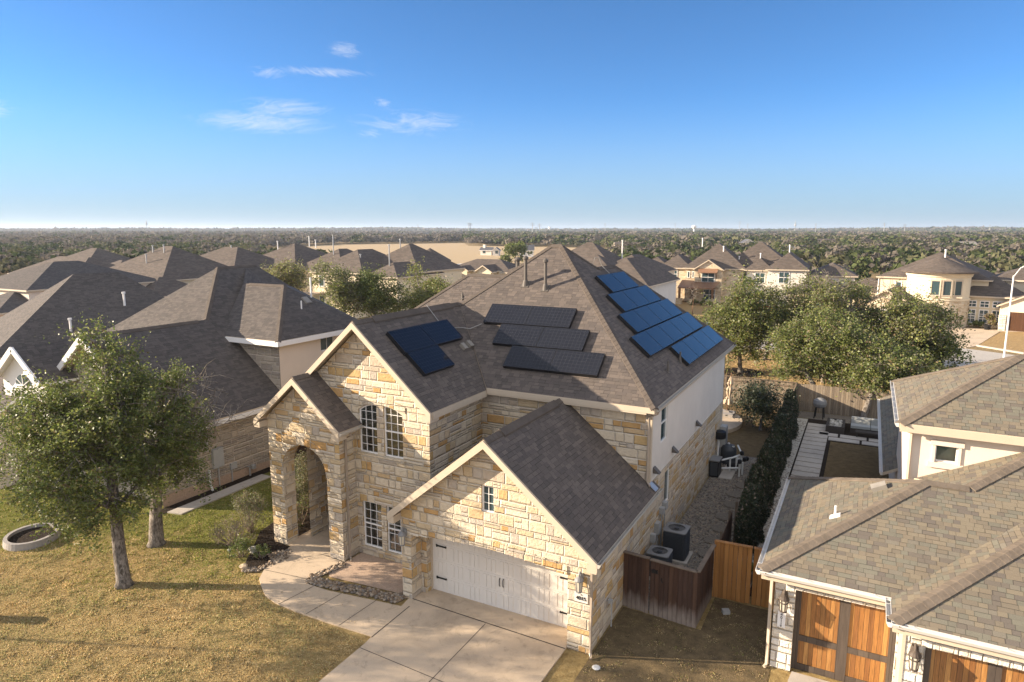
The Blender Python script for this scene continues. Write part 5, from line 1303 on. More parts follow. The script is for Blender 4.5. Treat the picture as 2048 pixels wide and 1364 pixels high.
MB().box((-6.24, 34.9, .85), (-5.92, 35.45, 1.95)).build('cabinet', M['grey_paint'], t); MB().box((-5.92, 34.95, .92), (-5.905, 35.4, 1.88)).build('door', M['ac_top'], t)
# closed umbrella on its square base
t = thing('patio_umbrella', 'closed tan patio umbrella tied at two places, standing on the round patio', 'umbrella', (-7.45, 43.9, .24))
MB().tube([(-7.45, 43.9, .4), (-7.3, 43.9, 2.85)], .03, 8).build('pole', M['wood_post'], t)
cp = MB(); base = len(cp.v); prof = [(.95, .34), (1.2, .30), (1.45, .12), (1.7, .20), (1.95, .22), (2.12, .10), (2.3, .22), (2.5, .15), (2.75, .04)]; N = 16
for z, r_ in prof:
    for j in range(N):
        a = 2 * math.pi * j / N; rr_ = r_ * (1 if j % 2 else .68); cp.v.append((-7.45 + .06 * (z - .3) + rr_ * math.cos(a), 43.9 + rr_ * math.sin(a), z))
for k in range(len(prof) - 1):
    for j in range(N): cp.f.append((base + k * N + j, base + k * N + (j + 1) % N, base + (k + 1) * N + (j + 1) % N, base + (k + 1) * N + j)); cp.mi.append(0)
cp.build('canopy', M['canvas'], t)
MB().tube([(-7.29, 43.9, 2.75), (-7.28, 43.9, 3.0)], .03, 8).build('finial', M['wood_post'], t)
t = tag(MB().box((-8.0, 43.15, .245), (-6.95, 44.3, .42)).box((-7.6, 43.75, .42), (-7.3, 44.05, .5)).build('umbrella_base', M['terracotta']), 'square stone base holding the closed patio umbrella', 'umbrella base')
# right yard: covered grill, fire pit, sofa, bench, pot
t = thing('grill', 'round steel topped grill on dark legs near the corner of the fences', 'grill', (-2.15, 46.6, 0))
MB().lathe((-2.15, 46.6, .7), [(.15, 0), (.36, .12), (.42, .3), (.38, .5), (.2, .62), (.04, .66)], 16).build('kettle', M['ac_top'], t)
for k in range(4): MB().tube([(-2.15 + .3 * math.cos(k * 1.57 + .7), 46.6 + .3 * math.sin(k * 1.57 + .7), .75), (-2.15 + .38 * math.cos(k * 1.57 + .7), 46.6 + .38 * math.sin(k * 1.57 + .7), 0.02)], .035, 6).build('leg', M['black'], t)
t = thing('fire_pit', 'low square fire pit with a dark rim full of broken stones', 'fire pit', (-1.1, 44.4, 0))
m = MB()
for a, b in (((-1.6, 43.4), (-.6, 43.55)), ((-1.6, 45.25), (-.6, 45.4)), ((-1.6, 43.55), (-1.45, 45.25)), ((-.75, 43.55), (-.6, 45.25))): m.box((*a, .02), (*b, .42))
m.build('rim', M['rattan'], t)
m = MB(); rg = random.Random(3)
for k in range(60): m.obox((rg.uniform(-1.4, -.8), rg.uniform(43.65, 45.15), rg.uniform(.3, .4)), .16, .13, .12, rg.uniform(0, 3), 0, Matrix.Rotation(rg.uniform(-.6, .6), 4, 'X'))
m.build('stones', M['pebble_white'], t)
t = thing('outdoor_sofa', 'low outdoor sofa with long grey cushions facing the fire pit', 'sofa', (.75, 44.6, 0))
MB().box((-.3, 43.95, .02), (1.85, 44.9, .32)).box((-.3, 44.75, .32), (1.85, 44.95, .7)).build('frame', M['rattan'], t)
for k in range(2): MB().box((-.27 + k * 1.06, 43.92, .325), (.76 + k * 1.06, 44.72, .48)).build('seat', M['grey_fabric'], t); MB().box((-.27 + k * 1.06, 44.55, .485), (.76 + k * 1.06, 44.745, .85)).build('backrest', M['grey_fabric'], t)
t = thing('coffee_table', 'dark low bench table in front of the grey sofa', 'table', (.6, 43.3, 0))
MB().box((0.0, 43.0, .3), (1.3, 43.5, .38)).build('tabletop', M['rattan'], t)
for x in (.06, 1.18):
    for y in (43.05, 43.42): MB().box((x, y, .02), (x + .06, y + .05, .3)).build('leg', M['rattan'], t)
t = thing('plant_pot', 'small green cactus plant in a round pot behind the orange cedar gate', 'potted plant', (-2.95, 23.0, 0))
MB().lathe((-2.95, 23.0, .02), [(.2, 0), (.28, .3), (.30, .42), (.26, .42), (.1, .36)], 14).build('pot', M['terracotta'], t); MB().lathe((-2.95, 23.0, .36), [(.12, 0), (.24, .12), (.22, .3), (.08, .38)], 12).build('cactus', M['frond'], t)
tag(MB().obox((-3.2, 20.6, .07), .22, .18, .13, .5).build('utility_cover', M['grey_paint']), 'small grey utility cover on the bare ground before the cedar gate', 'utility cover')
tag(MB().lathe((-5.86, 16.12, 0.012), [(.10, 0), (.12, .03), (.07, .06)], 10).build('drain_cap', M['pvc']), 'white round drain cap on the grass at the garage corner', 'drain cap')
# front bed: boulder, solar stake lights, planter ring, green pedestal
def stone(name, label, x, y, z, s, mat, sq=(1, .8, .6), rz=0.3, cat='boulder', group=None, seed=1):
    bm = bmesh.new(); bmesh.ops.create_icosphere(bm, subdivisions=2, radius=s)
    rg = random.Random(seed)
    ph = [rg.uniform(0, 6) for _ in range(6)]
    for v in bm.verts:
        c = v.co / s
        k = 1 + .16 * math.sin(3 * c.x + ph[0]) * math.sin(4 * c.y + ph[1]) + .12 * math.sin(5 * c.z + ph[2] + c.x * 3)
        v.co = Vector((c.x * sq[0], c.y * sq[1], c.z * sq[2])) * s * k
    me = bpy.data.meshes.new(name); bm.to_mesh(me); bm.free(); me.materials.append(mat)
    o = bpy.data.objects.new(name, me); COL.objects.link(o); o.location = (x, y, z); o.rotation_euler = (0, 0, rz)
    return tag(o, label, cat, group)
stone('boulder', 'white boulder in the dark mulch beside the entry pillar', -19.75, 16.55, .10, .20, M['pebble_white'])
stone('boulder', 'rounded tan boulder at the curved tip of the river rock edging', -19.0, 15.45, .12, .16, plain('tan stone', (.42, .33, .23), .9, .3, 9.0), seed=4)
MB_ = thing('planter_ring', 'pale oval stone planter ring with dark soil on the left lawn', 'planter', (-28.2, 13.3, 0))
rg_ = MB(); soil_ = []
N = 40
for k in range(N):
    a, b = 2 * math.pi * k / N, 2 * math.pi * (k + 1) / N
    f_ = lambda t, r_: (-28.3 + (.95 * r_) * math.cos(t) * 1.0 - .10 * math.sin(t), 13.25 + (.95 * r_) * math.sin(t))
    i0, i1, o0, o1 = f_(a, .86), f_(b, .86), f_(a, 1.0), f_(b, 1.0); p0, p1 = f_(a, 1.04), f_(b, 1.04)
    rg_.poly([(*p0, 0), (*p1, 0), (*o1, .26), (*o0, .26)]); rg_.poly([(*o0, .26), (*o1, .26), (*i1, .26), (*i0, .26)]); rg_.poly([(*i0, .26), (*i1, .26), (*i1, .05), (*i0, .05)])
    soil_.append((*i0, .14))
rg_.build('ring', M['terracotta'], MB_); MB().poly(soil_).build('soil', M['mulch'], MB_)
t = thing('utility_pedestal', 'green domed utility pedestal at the left edge of the dry lawn', 'utility box', (-23.55, 9.55, 0))
MB().lathe((-23.55, 9.55, 0), [(.20, 0), (.20, .42), (.235, .44), (.235, .5), (.19, .56), (.05, .6)], 16).build('body', M['green_plastic'], t)
t = thing('path_light', 'thin black path light at the tip of the mulch bed', 'path light', (-20.1, 15.75, 0))
MB().tube([(-20.1, 15.75, 0), (-20.1, 15.75, .32)], .012, 6).build('stake', M['black'], t); MB().lathe((-20.1, 15.75, .30), [(.03, 0), (.05, .06), (.07, .07), (.01, .11)], 10).build('lamp_head', M['metal'], t)
# street lamp
t = thing('street_lamp', 'tall pale steel street lamp by the far road behind the right garage', 'street lamp', (11.4, 74.0, 0))
MB().tube([(11.4, 74, 0), (11.4, 74, 8.0)], [.085, .06], 10).build('pole', M['white'], t)
MB().tube([(11.4, 74, 7.9), (11.8, 73.75, 8.7), (12.6, 73.3, 9.3), (13.2, 73.0, 9.5)], .035, 8).build('arm', M['white'], t)
MB().obox((13.4, 72.9, 9.48), .7, .3, .14, -.5).build('lamp_head', M['grey_paint'], t)
# red car half hidden by the trees
t = thing('parked_car', 'red car parked on the driveway behind the oak trees', 'car', (-14.2, 103.5, 0.06))
c0 = Vector((-14.2, 103.5, .06)); ca = R(27.8 + 14)
TX = lambda x, y, z: (c0.x + x * math.cos(ca) - y * math.sin(ca), c0.y + x * math.sin(ca) + y * math.cos(ca), c0.z + z)
bd = MB(); prof = [(-2.2, .35), (-2.25, .75), (-1.9, .95), (-1.0, 1.0), (1.2, .98), (2.0, .85), (2.25, .65), (2.2, .35)]
cab = [(-1.6, .97), (-1.0, 1.45), (.3, 1.47), (1.1, .98)]
for P_, w_ in ((prof, .88), (cab, .74)):
    a = [TX(x, -w_, z) for x, z in P_]; b = [TX(x, w_, z) for x, z in P_]; n = len(P_)
    if P_ is prof: bd.poly(a[::-1]); bd.poly(b)
    for i in range(n - (0 if P_ is prof else 1)): 
        if P_ is prof or i == 1: bd.poly([a[i], a[(i + 1) % n], b[(i + 1) % n], b[i]])
bd.build('body', M['red'], t)
gl = MB(); a = [TX(x, -.74, z) for x, z in cab]; b = [TX(x, .74, z) for x, z in cab]
gl.poly(a[::-1]); gl.poly(b); gl.poly([a[0], a[1], b[1], b[0]]); gl.poly([a[2], a[3], b[3], b[2]]); gl.build('windscreen', M['glass_far'], t)
for x in (-1.4, 1.4):
    for y in (-.86, .86):
        MB().tube([TX(x, y - .1, .33), TX(x, y + .1, .33)], .33, 14).build('wheel', M['rubber'], t)
for y in (-.6, .6): MB().obox(TX(2.22, y, .68), .08, .3, .14, ca).build('headlight', M['white'], t)

# ------------------------------------------------------------------ foliage
def quads(centers, size, rng, mats, name, parent=None, aspect=0.6, flat=0.3, weights=None, up=0.0):
    """many leaf-sized faces, each turned its own way, as ONE mesh"""
    n = len(centers)
    a = rng.normal(size=(n, 3)); a[:, 2] *= flat + .4; a /= np.linalg.norm(a, axis=1, keepdims=True) + 1e-9
    nn = rng.normal(size=(n, 3)); nn[:, 2] += up
    b = np.cross(nn, a); b /= np.linalg.norm(b, axis=1, keepdims=True) + 1e-9
    s = size * rng.uniform(.65, 1.35, (n, 1))
    v = np.empty((n, 4, 3)); v[:, 0] = centers - a * s; v[:, 2] = centers + a * s
    k = np.cross(a, b) * s * .22
    v[:, 1] = centers + b * s * aspect + k; v[:, 3] = centers - b * s * aspect + k
    return mesh_quads(name, v, rng, mats, weights, parent)
def mesh_quads(name, v, rng, mats, weights=None, parent=None, midx=None):
    n = len(v); me = bpy.data.meshes.new(name)
    me.vertices.add(n * 4); me.vertices.foreach_set('co', v.reshape(-1).astype(np.float32))
    me.loops.add(n * 4); me.loops.foreach_set('vertex_index', np.arange(n * 4, dtype=np.int32))
    me.polygons.add(n); me.polygons.foreach_set('loop_start', np.arange(0, n * 4, 4, dtype=np.int32)); me.polygons.foreach_set('loop_total', np.full(n, 4, dtype=np.int32))
    for m in mats: me.materials.append(M[m])
    if midx is None: midx = rng.choice(len(mats), n, p=weights)
    me.polygons.foreach_set('material_index', midx.astype(np.int32))
    me.update(calc_edges=True)
    o = bpy.data.objects.new(name, me); COL.objects.link(o)
    if parent is not None:
        o.parent = parent; o.matrix_parent_inverse = WORLD_INV.get(parent.name, Matrix.Identity(4))
    WORLD_INV[o.name] = Matrix.Identity(4)
    return o
def tree(name, label, base, trunk, lumps, nleaf, leaf, mats, weights, seed, trunk_r=.2, group=None, barkm='bark', cat='tree', twigs=6, bare=(), sub=26, spread=.24, fork=.5, roots=True, twig_mesh=False, a0=.35):
    """trunk: polyline from the base; lumps: (x,y,z,rx,ry,rz) foliage masses reached by limbs; bare: lumps of leafless twigs"""
    rng = np.random.default_rng(seed); t = thing(name, label, cat, base, group)
    tm = MB(); T = [Vector(p) for p in trunk]; n = len(T)
    rad = [trunk_r * (1 - .55 * k / (n - 1)) for k in range(n)]
    if roots: T = [T[0] - Vector((0, 0, .05)), T[0] + (T[1] - T[0]) * .12] + T[1:]; rad = [trunk_r * 1.5, trunk_r * 1.05] + rad[1:]
    tm.tube(T, rad, 12)
    lm = MB(); bm_ = MB(); cents = []; live = lm
    vol = [l[3] * l[4] * l[5] for l in lumps]; tot = sum(v ** .8 for v in vol)
    top = T[-1]
    for l, vv in list(zip(lumps, vol)) + [(b, None) for b in bare]:
        c = Vector(l[:3])
        f = rng.uniform(fork, 1.0); st = None
        # leave the trunk at the nearest higher node below the lump
        cand = [p for p in T[2:] if p.z < c.z + .3] or [T[-1]]
        st = min(cand, key=lambda p: (p - c).length + .3 * abs(p.z - c.z))
        mid = st.lerp(c, .5) + Vector(rng.normal(size=3) * .12 * (c - st).length); mid.z += .08 * (c - st).length
        r0 = trunk_r * .34; lm = live if vv is not None else bm_; sub_ = sub if vv is not None else int(sub * .55)
        lm.tube([st, mid, c], [r0, r0 * .7, r0 * .4], 7, cap=False)
        m = max(4, int(sub_ * (1.0 if vv is None else vv ** .8 / tot * len(lumps))))
        per = 0 if vv is None else int(nleaf * vv ** .8 / tot / m)
        for k in range(m):
            d = rng.normal(size=3); d /= np.linalg.norm(d)
            q = d * rng.uniform(.45, 1.06) ** .7
            e = c + Vector((q[0] * l[3], q[1] * l[4], q[2] * l[5]))
            s0 = mid.lerp(c, rng.uniform(.2, 1.0)); bend = s0.lerp(e, .55) + Vector(rng.normal(size=3) * .10)
            lm.tube([s0, bend, e], [r0 * .30, r0 * .18, .008], 4, cap=False)
            if vv is None:
                for _ in range(twigs):
                    u = rng.uniform(.3, 1.0); p0 = bend.lerp(e, u); p1 = p0 + Vector(rng.normal(size=3) * .32 + d * .25); p2 = p1 + Vector(rng.normal(size=3) * .14 + d * .16)
                    lm.tube([p0, p1, p2], [.014, .010, .005], 3, cap=False)
            else:
                ntw = 5 if a0 < .5 else 9; q_ = max(1, per // ntw)
                for _ in range(ntw):               # twigs, each ending in its own tuft of leaves
                    a_ = rng.uniform(a0, 1.05); p0 = bend.lerp(e, min(a_, 1)) if a_ > .6 else s0.lerp(bend, a_ + .3)
                    p1 = p0 + Vector(rng.normal(size=3) * spread * 1.5 + d * spread * .8)
                    if twig_mesh: lm.tube([p0, p1], [.009, .004], 3, cap=False)
                    u = rng.uniform(.2, 1.1, q_)[:, None]
                    cents.append(np.array(p0) * (1 - u) + np.array(p1) * u + rng.normal(size=(q_, 3)) * spread * .55 * np.array([1, 1, .7]))
    tr = tm.build('trunk', M[barkm], t, smooth=True)
    if live.v: live.build('limb', M[barkm], t, smooth=True)
    if bm_.v: bm_.build('bare_branch', M['bark_pale'], t, smooth=True)
    if cents: quads(np.concatenate(cents), leaf, rng, mats, 'crown', t, weights=weights)
    return t
OAK = (['leaf_a', 'leaf_b', 'leaf_c', 'leaf_d'], [.42, .34, .20, .04])
OAK_L = (['leaf_a', 'leaf_b', 'leaf_c', 'sage', 'leaf_d'], [.18, .34, .24, .17, .07])
rgt = np.random.default_rng(11)
def lumps_in(c, r, n, s, seed, low=-.5):
    """foliage masses scattered through an ellipsoid"""
    g = np.random.default_rng(seed); out = []
    for k in range(n):
        d = g.normal(size=3); d /= np.linalg.norm(d); d[2] = max(d[2], low); q = d * g.uniform(.25, 1.1)
        f = g.uniform(.5, 1.35)
        out.append((c[0] + q[0] * r[0], c[1] + q[1] * r[1], c[2] + q[2] * r[2], s * f, s * f, s * f * .8))
    return out
# front lawn oaks
L1 = [(-22.07, 13.24, 7.49, 1.2, 1.1, 1.2), (-21.71, 13.35, 6.29, 1.63, 1.43, 1.22), (-22.77, 13.04, 6.45, 1.55, 1.45, 1.06), (-23.41, 12.27, 5.77, 1.61, 1.42, 1.13), (-21.4, 13.75, 4.97, 1.54, 1.44, 1.24), (-22.29, 12.29, 4.97, 1.91, 1.51, 1.3), (-22.4, 14.07, 4.77, 1.65, 1.46, 1.26), (-23.62, 12.56, 4.5, 1.49, 1.31, 0.93), (-22.82, 11.8, 3.68, 1.47, 1.18, 0.88), (-21.75, 12.6, 3.36, 1.44, 1.13, 0.93), (-22.3, 12.09, 2.59, 1.21, 0.91, 0.6), (-23.1, 12.84, 3.37, 1.43, 1.14, 0.76), (-21.29, 14.33, 3.59, 1.33, 1.13, 0.92), (-22.11, 13.01, 8.4, 0.6, 0.55, 0.8), (-24.1, 12.51, 5.47, 1.28, 1.09, 0.91), (-24.52, 11.9, 5.87, 1.17, 1.08, 0.81), (-24.25, 12.04, 4.34, 1.18, 1.0, 0.73), (-24.98, 11.87, 5.18, 1.15, 1.06, 0.79), (-21.91, 13.23, 5.13, 1.62, 1.51, 1.31), (-23.77, 11.7, 3.27, 0.94, 0.84, 0.47), (-25.3, 11.82, 4.3, 1.04, 0.96, 0.7), (-22.66, 12.79, 8.58, 0.34, 0.34, 0.59), (-21.66, 13.48, 7.91, 0.51, 0.51, 0.51)]
tree('oak_tree', 'large leafy oak on the front lawn with a thick leaning trunk, nearest the driveway', (-21.75, 12.78, 0), [(-21.75, 12.78, 0), (-21.95, 12.85, 1.3), (-22.2, 13.0, 2.6), (-22.4, 13.1, 4.2), (-22.3, 13.1, 6.0), (-22.1, 13.1, 7.6)], L1, 64000, .046, *OAK, 3, .225, 'oaks on the front lawn', sub=12, a0=.7, spread=.21, twig_mesh=True)
L2 = [(-22.9, 15.4, 5.2, 1.3, 1.1, 1.0), (-22.1, 15.2, 6.2, 1.1, 1.0, .9), (-22.5, 15.5, 3.9, 1.3, 1.1, .9), (-23.9, 15.6, 4.3, 1.3, 1.1, 1.0), (-21.4, 15.4, 4.4, 1.0, .9, .8), (-23.4, 15.2, 2.9, 1.1, .9, .6), (-22.4, 15.3, 7.0, .8, .8, .6), (-21.3, 15.3, 5.4, .9, .8, .7), (-22.2, 15.3, 2.9, 1.0, .9, .6)]
tree('oak_tree', 'second oak on the lawn near the left house, with bare grey twigs on its right', (-23.6, 15.26, 0), [(-23.6, 15.26, 0), (-23.55, 15.3, 1.2), (-23.3, 15.3, 2.4), (-23.0, 15.3, 3.8), (-22.8, 15.3, 5.0)], L2, 17000, .046, *OAK, 8, .26, 'oaks on the front lawn', sub=10, a0=.86, spread=.2, twig_mesh=True, bare=[(-21.0, 15.6, 6.0, 1.1, 1.0, .9), (-20.4, 15.5, 5.2, .9, .9, .8), (-21.6, 15.6, 6.6, .6, .6, .6)], twigs=9)
# the same street's trees to the left, outside the picture: their shade falls on the drive
for k, (x, y, nl_, rr_) in enumerate(((-35.5, 3.2, 5200, 3.2),)):
    tree('oak_tree', 'tall oak of the front gardens standing on the street side of the lawn', (x, y, 0), [(x, y, 0), (x + .1, y, 2.4), (x, y + .1, 4.8), (x, y, 7.5)], lumps_in((x, y, 8.0), (rr_, rr_, rr_ * .8), 11, rr_ * .32, 60 + k), nl_, .075, *OAK, 70 + k, .075, 'oaks along the street', sub=7, a0=.85, spread=.26)
# back yard live oaks at the right
def oak(label, base, lean, c, r, n, s, nl, seed, leaf=.085, mats=OAK_L, tr=.2, group='live oaks beyond the back fence', barkm='bark'):
    b = Vector(base); m = Vector(lean)
    return tree('oak_tree', label, base, [b, b.lerp(m, .4) + Vector((0, 0, .2)), m, m.lerp(Vector(c), .5), Vector(c)], lumps_in((c[0], c[1], c[2] - .25), r, n, s * .9, seed, -.75), int(nl * .62), leaf * 1.1, *mats, seed, tr, group, barkm, sub=10, spread=.33, a0=.6)
GRY = (['leaf_b', 'sage', 'leaf_c', 'leaf_d'], [.34, .30, .28, .08])
oak('rounded olive green oak on the mulch ring nearest the blue solar panels', (-9.1, 59, 0), (-9.2, 59, 1.5), (-9.1, 59, 4.5), (3.4, 3.2, 3.4), 24, 1.45, 52000, 21)
oak('leaning oak whose grey trunk slants left out of the fence corner', (-2.0, 49.3, 0), (-3.3, 50.0, 2.2), (-3.0, 51.2, 4.3), (3.1, 2.8, 2.7), 22, 1.25, 44000, 22, .075)
oak('oak inside the right yard with its trunk in front of the back fence', (0.35, 47.7, 0), (0.9, 48.2, 2.0), (0.9, 49.2, 4.0), (2.9, 2.4, 2.3), 20, 1.15, 38000, 23, .075)
oak('low spreading dark oak on the far lawn beside the grey road', (3.5, 64.2, 0), (3.6, 64.2, 1.5), (4.2, 63.4, 3.2), (3.9, 3.3, 1.9), 18, 1.35, 36000, 24, .085, OAK)
oak('tall grey green oak in the middle of the group with thin upright twigs', (-5.2, 60.0, 0), (-5.2, 60, 2), (-4.6, 59.5, 5.2), (3.0, 2.8, 2.9), 18, 1.25, 34000, 25, .075, GRY)
oak('tall grey green oak at the back of the group before the cream house', (-0.6, 60.0, 0), (-.5, 60, 2), (-1.0, 59.5, 5.6), (3.7, 3.0, 2.8), 20, 1.15, 40000, 26, .075, GRY)
oak('oak filling the right of the group before the cone roofed house', (3.2, 60.0, 0), (3.1, 60, 2), (3.2, 59.5, 5.1), (2.9, 2.8, 2.5), 17, 1.2, 32000, 27, .075, GRY)
oak('dark oak between the near group and the parked red car', (-8.0, 66.0, 0), (-7.8, 66, 1.6), (-7.2, 66, 3.6), (2.6, 2.6, 2.0), 13, 1.2, 20000, 28, .085, OAK)
for k, (x, y, h, l) in enumerate(((-2.6, 58.0, 8.9, 'bare slender tree whose pale twigs rise above the oak group'), (1.8, 61.5, 8.3, 'bare slender tree with pale twigs before the cream house'))):
    tree('bare_tree', l, (x, y, 0), [(x, y, 0), (x, y, 3), (x + .2, y, 5.5)], [], 0, .1, *OAK, 90 + k, .12, 'bare trees among the oaks', 'bark_pale', bare=[(x, y, h - 1.6, 1.3, 1.3, 1.6), (x + .9, y, h - 2.4, 1.2, 1.2, 1.3)], sub=22, twigs=8)
# trees behind the main roof, between the back gardens
oak('bright olive oak right behind the rear left hip of the main house', (-42.6, 60.0, 0), (-42.6, 60, 2), (-42.3, 60, 5.2), (3.9, 3.4, 2.7), 20, 1.35, 38000, 32, .085, (['leaf_b', 'leaf_c', 'leaf_d'], [.35, .5, .15]), .2, 'trees between the back gardens')
oak('sparse grey oak showing its dark trunk between the two back walls', (-49.2, 55.0, 0), (-49.1, 55, 2), (-49.2, 55, 5.2), (2.9, 2.6, 3.1), 15, 1.15, 24000, 33, .08, GRY, .2, 'trees between the back gardens')
oak('dark grey green oak beside the sparse one, in front of the two storey back wall', (-46.2, 56.4, 0), (-46.2, 56.4, 2), (-46.2, 56.4, 5.2), (2.0, 2.0, 3.0), 14, 1.1, 22000, 34, .08, OAK, .2, 'trees between the back gardens')
oak('yellowish feathery tree between two brown roofs left of centre', (-64.5, 62.5, 0), (-64.5, 62.5, 1.5), (-64.5, 62.5, 6.1), (3.4, 3.2, 2.5), 16, 1.25, 26000, 35, .09, (['leaf_c', 'leaf_d', 'sage'], [.5, .25, .25]), .2, 'trees between the back gardens')
oak('dark evergreen at the left of the porch house across the street', (-33.5, 108, 0), (-33.5, 108, 1.5), (-33.2, 108, 3.6), (2.6, 2.4, 2.3), 9, 1.0, 7000, 36, .12, OAK, .2, 'trees across the street')
oak('round evergreen behind the main roof peak beside the white farmhouse', (-112, 215, 0), (-112, 215, 2), (-112, 215, 5.0), (6.5, 6, 4), 14, 2.0, 9000, 37, .25, OAK, .3, 'trees across the street')
tree('bare_tree', 'small bare tree on the brown lawn of the porch house', (-21.5, 95, 0), [(-21.5, 95, 0), (-21.5, 95, 1.2), (-21.4, 95, 2.6)], [], 0, .1, *OAK, 95, .07, None, 'wood_post', bare=[(-21.5, 95, 3.0, 1.1, 1.1, 1.2)], sub=22, twigs=6)
# shrubs by the entry
def shrub(label, c, r, n, leaf, mats, w, seed, name='shrub', group=None, stems=14, twiggy=True, flat=.3):
    rng = np.random.default_rng(seed); t = thing(name, label, 'shrub', (c[0], c[1], 0), group)
    cents = []; sm = MB()
    for k in range(stems):
        d = rng.normal(size=3); d[2] = abs(d[2]) * .9 + .35; d /= np.linalg.norm(d)
        e = Vector((c[0] + d[0] * r[0], c[1] + d[1] * r[1], c[2] - r[2] + .05 + d[2] * r[2] * 1.9)); b = Vector((c[0] + d[0] * .1, c[1] + d[1] * .1, 0))
        m = b.lerp(e, .5) + Vector(rng.normal(size=3) * .06); sm.tube([b, m, e], [.016, .012, .005], 4, cap=False)
        for _ in range(5 if twiggy else 2):
            u = rng.uniform(.35, 1); p = m.lerp(e, u); q = p + Vector(rng.normal(size=3) * .16 * r[0] + np.array([0, 0, .08])); sm.tube([p, q], [.008, .004], 3, cap=False)
            uu = rng.uniform(0, 1.1, (n // (stems * (5 if twiggy else 2)) + 1, 1)); cents.append(np.array(p) * (1 - uu) + np.array(q) * uu + rng.normal(size=(len(uu), 3)) * .10 * r[0])
    sm.build('stem', M['twig'], t)
    cc = np.concatenate(cents); cc[:, 2] = np.maximum(cc[:, 2], .04)
    quads(cc, leaf, rng, mats, 'foliage', t, weights=w); return t
SG = (['sage', 'leaf_b', 'leaf_d'], [.6, .25, .15])
shrub('grey sage shrub growing inside the entry arch', (-20.5, 20.2, 1.3), (1.1, 1.0, 1.35), 10000, .030, *SG, 41, stems=26)
shrub('low twiggy green shrub in the shade of the entry arch', (-19.9, 19.1, .6), (.7, .7, .6), 2600, .028, ['leaf_b', 'sage', 'twig'], [.4, .3, .3], 42, stems=18)
shrub('sparse sage shrub left of the entry pillar', (-21.2, 17.7, .95), (.80, .75, .95), 3000, .028, *SG, 43, stems=24)
shrub('brown twiggy shrub in front of the sage bush in the mulch bed', (-20.9, 16.6, .55), (.85, .8, .55), 1100, .024, ['twig', 'sage'], [.6, .4], 44, stems=30)
shrub('low green shrub in the mulch bed behind the river rocks', (-19.85, 16.1, .28), (.5, .45, .28), 1300, .026, ['leaf_b', 'frond'], [.6, .4], 45, stems=14)
shrub('small tuft of green blades beside the river rocks', (-19.1, 16.35, .2), (.3, .28, .22), 700, .03, ['frond', 'leaf_c'], [.7, .3], 46, stems=12)
# big dark shrub and the column hedge between the yards
oak('big dark rounded evergreen shrub at the end of the side yard hedge', (-5.1, 42.0, 0), (-5.1, 42, .6), (-5.0, 42, 1.8), (1.15, 1.3, 1.4), 12, .62, 13000, 51, .055, (['hedge_a', 'hedge_b'], [.7, .3]), .1, None)
hd = None
hedge_proto = None
for k in range(15):
    y = 25.2 + k * 1.22; x = -3.32 + .06 * math.sin(k * 2.1) - .012 * k
    l = 'narrow dark evergreen column, %s in the hedge beside the paver walk' % (HL[k] if k in (0, 14) else HL[k] + ' from the near end')
    if hedge_proto is None or k in (5, 10):
        rng = np.random.default_rng(300 + k); t = thing('columnar_shrub', l, 'shrub', (x, y, 0), 'evergreen columns of the side hedge')
        n = 9000; z = rng.uniform(.05, 2.4, n); rr = (.37 * np.sqrt(np.clip(1 - ((z - .9) / 1.75) ** 2, .02, 1))) * rng.uniform(.5, 1.08, n); a = rng.uniform(0, 2 * math.pi, n)
        rr *= 1 + .18 * np.sin(a * 3 + z * 4)
        quads(np.stack([x + rr * np.cos(a), y + rr * np.sin(a) * 1.2, z], 1), .045, rng, ['hedge_a', 'hedge_b', 'twig'], 'foliage', t, weights=[.62, .30, .08], flat=1.2)
        MB().tube([(x, y, 0), (x, y, 2.3)], [.04, .01], 6).build('stem', M['twig'], t)
        hedge_proto = t
    else:
        t = copy_tree(hedge_proto); t.location = (x, y, 0); t.rotation_euler = (0, 0, k * 1.3); s = 1 + .10 * math.sin(k * 3.7); t.scale = (1, 1, s); t['label'] = l
# river rocks beside the walk
def rocks(name, poly_lines, n, smin, smax, mats, seed, z0=.02):
    rng = np.random.default_rng(seed); bm0 = bmesh.new(); bmesh.ops.create_icosphere(bm0, subdivisions=1, radius=1)
    bv = np.array([v.co[:] for v in bm0.verts]); bf = np.array([[v.index for v in f.verts] for f in bm0.faces]); bm0.free()
    V, F, I = [], [], []
    for k in range(n):
        (a, b, w) = poly_lines[rng.integers(len(poly_lines))]; u = rng.random()
        p = np.array(a) * (1 - u) + np.array(b) * u; d = np.array(b) - np.array(a); d /= np.linalg.norm(d); p = p + np.array([-d[1], d[0]]) * rng.uniform(-w, w)
        s = rng.uniform(smin, smax); sc = s * np.array([rng.uniform(.9, 1.5), rng.uniform(.7, 1.1), rng.uniform(.55, .85)]); an = rng.uniform(0, 6.28)
        q = bv * sc * (1 + .16 * rng.normal(size=(len(bv), 1))); q = q @ np.array([[math.cos(an), math.sin(an), 0], [-math.sin(an), math.cos(an), 0], [0, 0, 1]])
        V.append(q + np.array([p[0], p[1], z0 + sc[2] * rng.uniform(.3, 1.0)])); F.append(bf + k * len(bv)); I.append(np.full(len(bf), rng.integers(len(mats))))
    me = bpy.data.meshes.new(name); V = np.concatenate(V); F = np.concatenate(F)
    me.from_pydata(V.tolist(), [], F.tolist())
    for m in mats: me.materials.append(m)
    me.polygons.foreach_set('material_index', np.concatenate(I).astype(np.int32)); me.polygons.foreach_set('use_smooth', [True] * len(F)); me.update()
    o = bpy.data.objects.new(name, me); COL.objects.link(o); o['kind'] = 'stuff'; return o
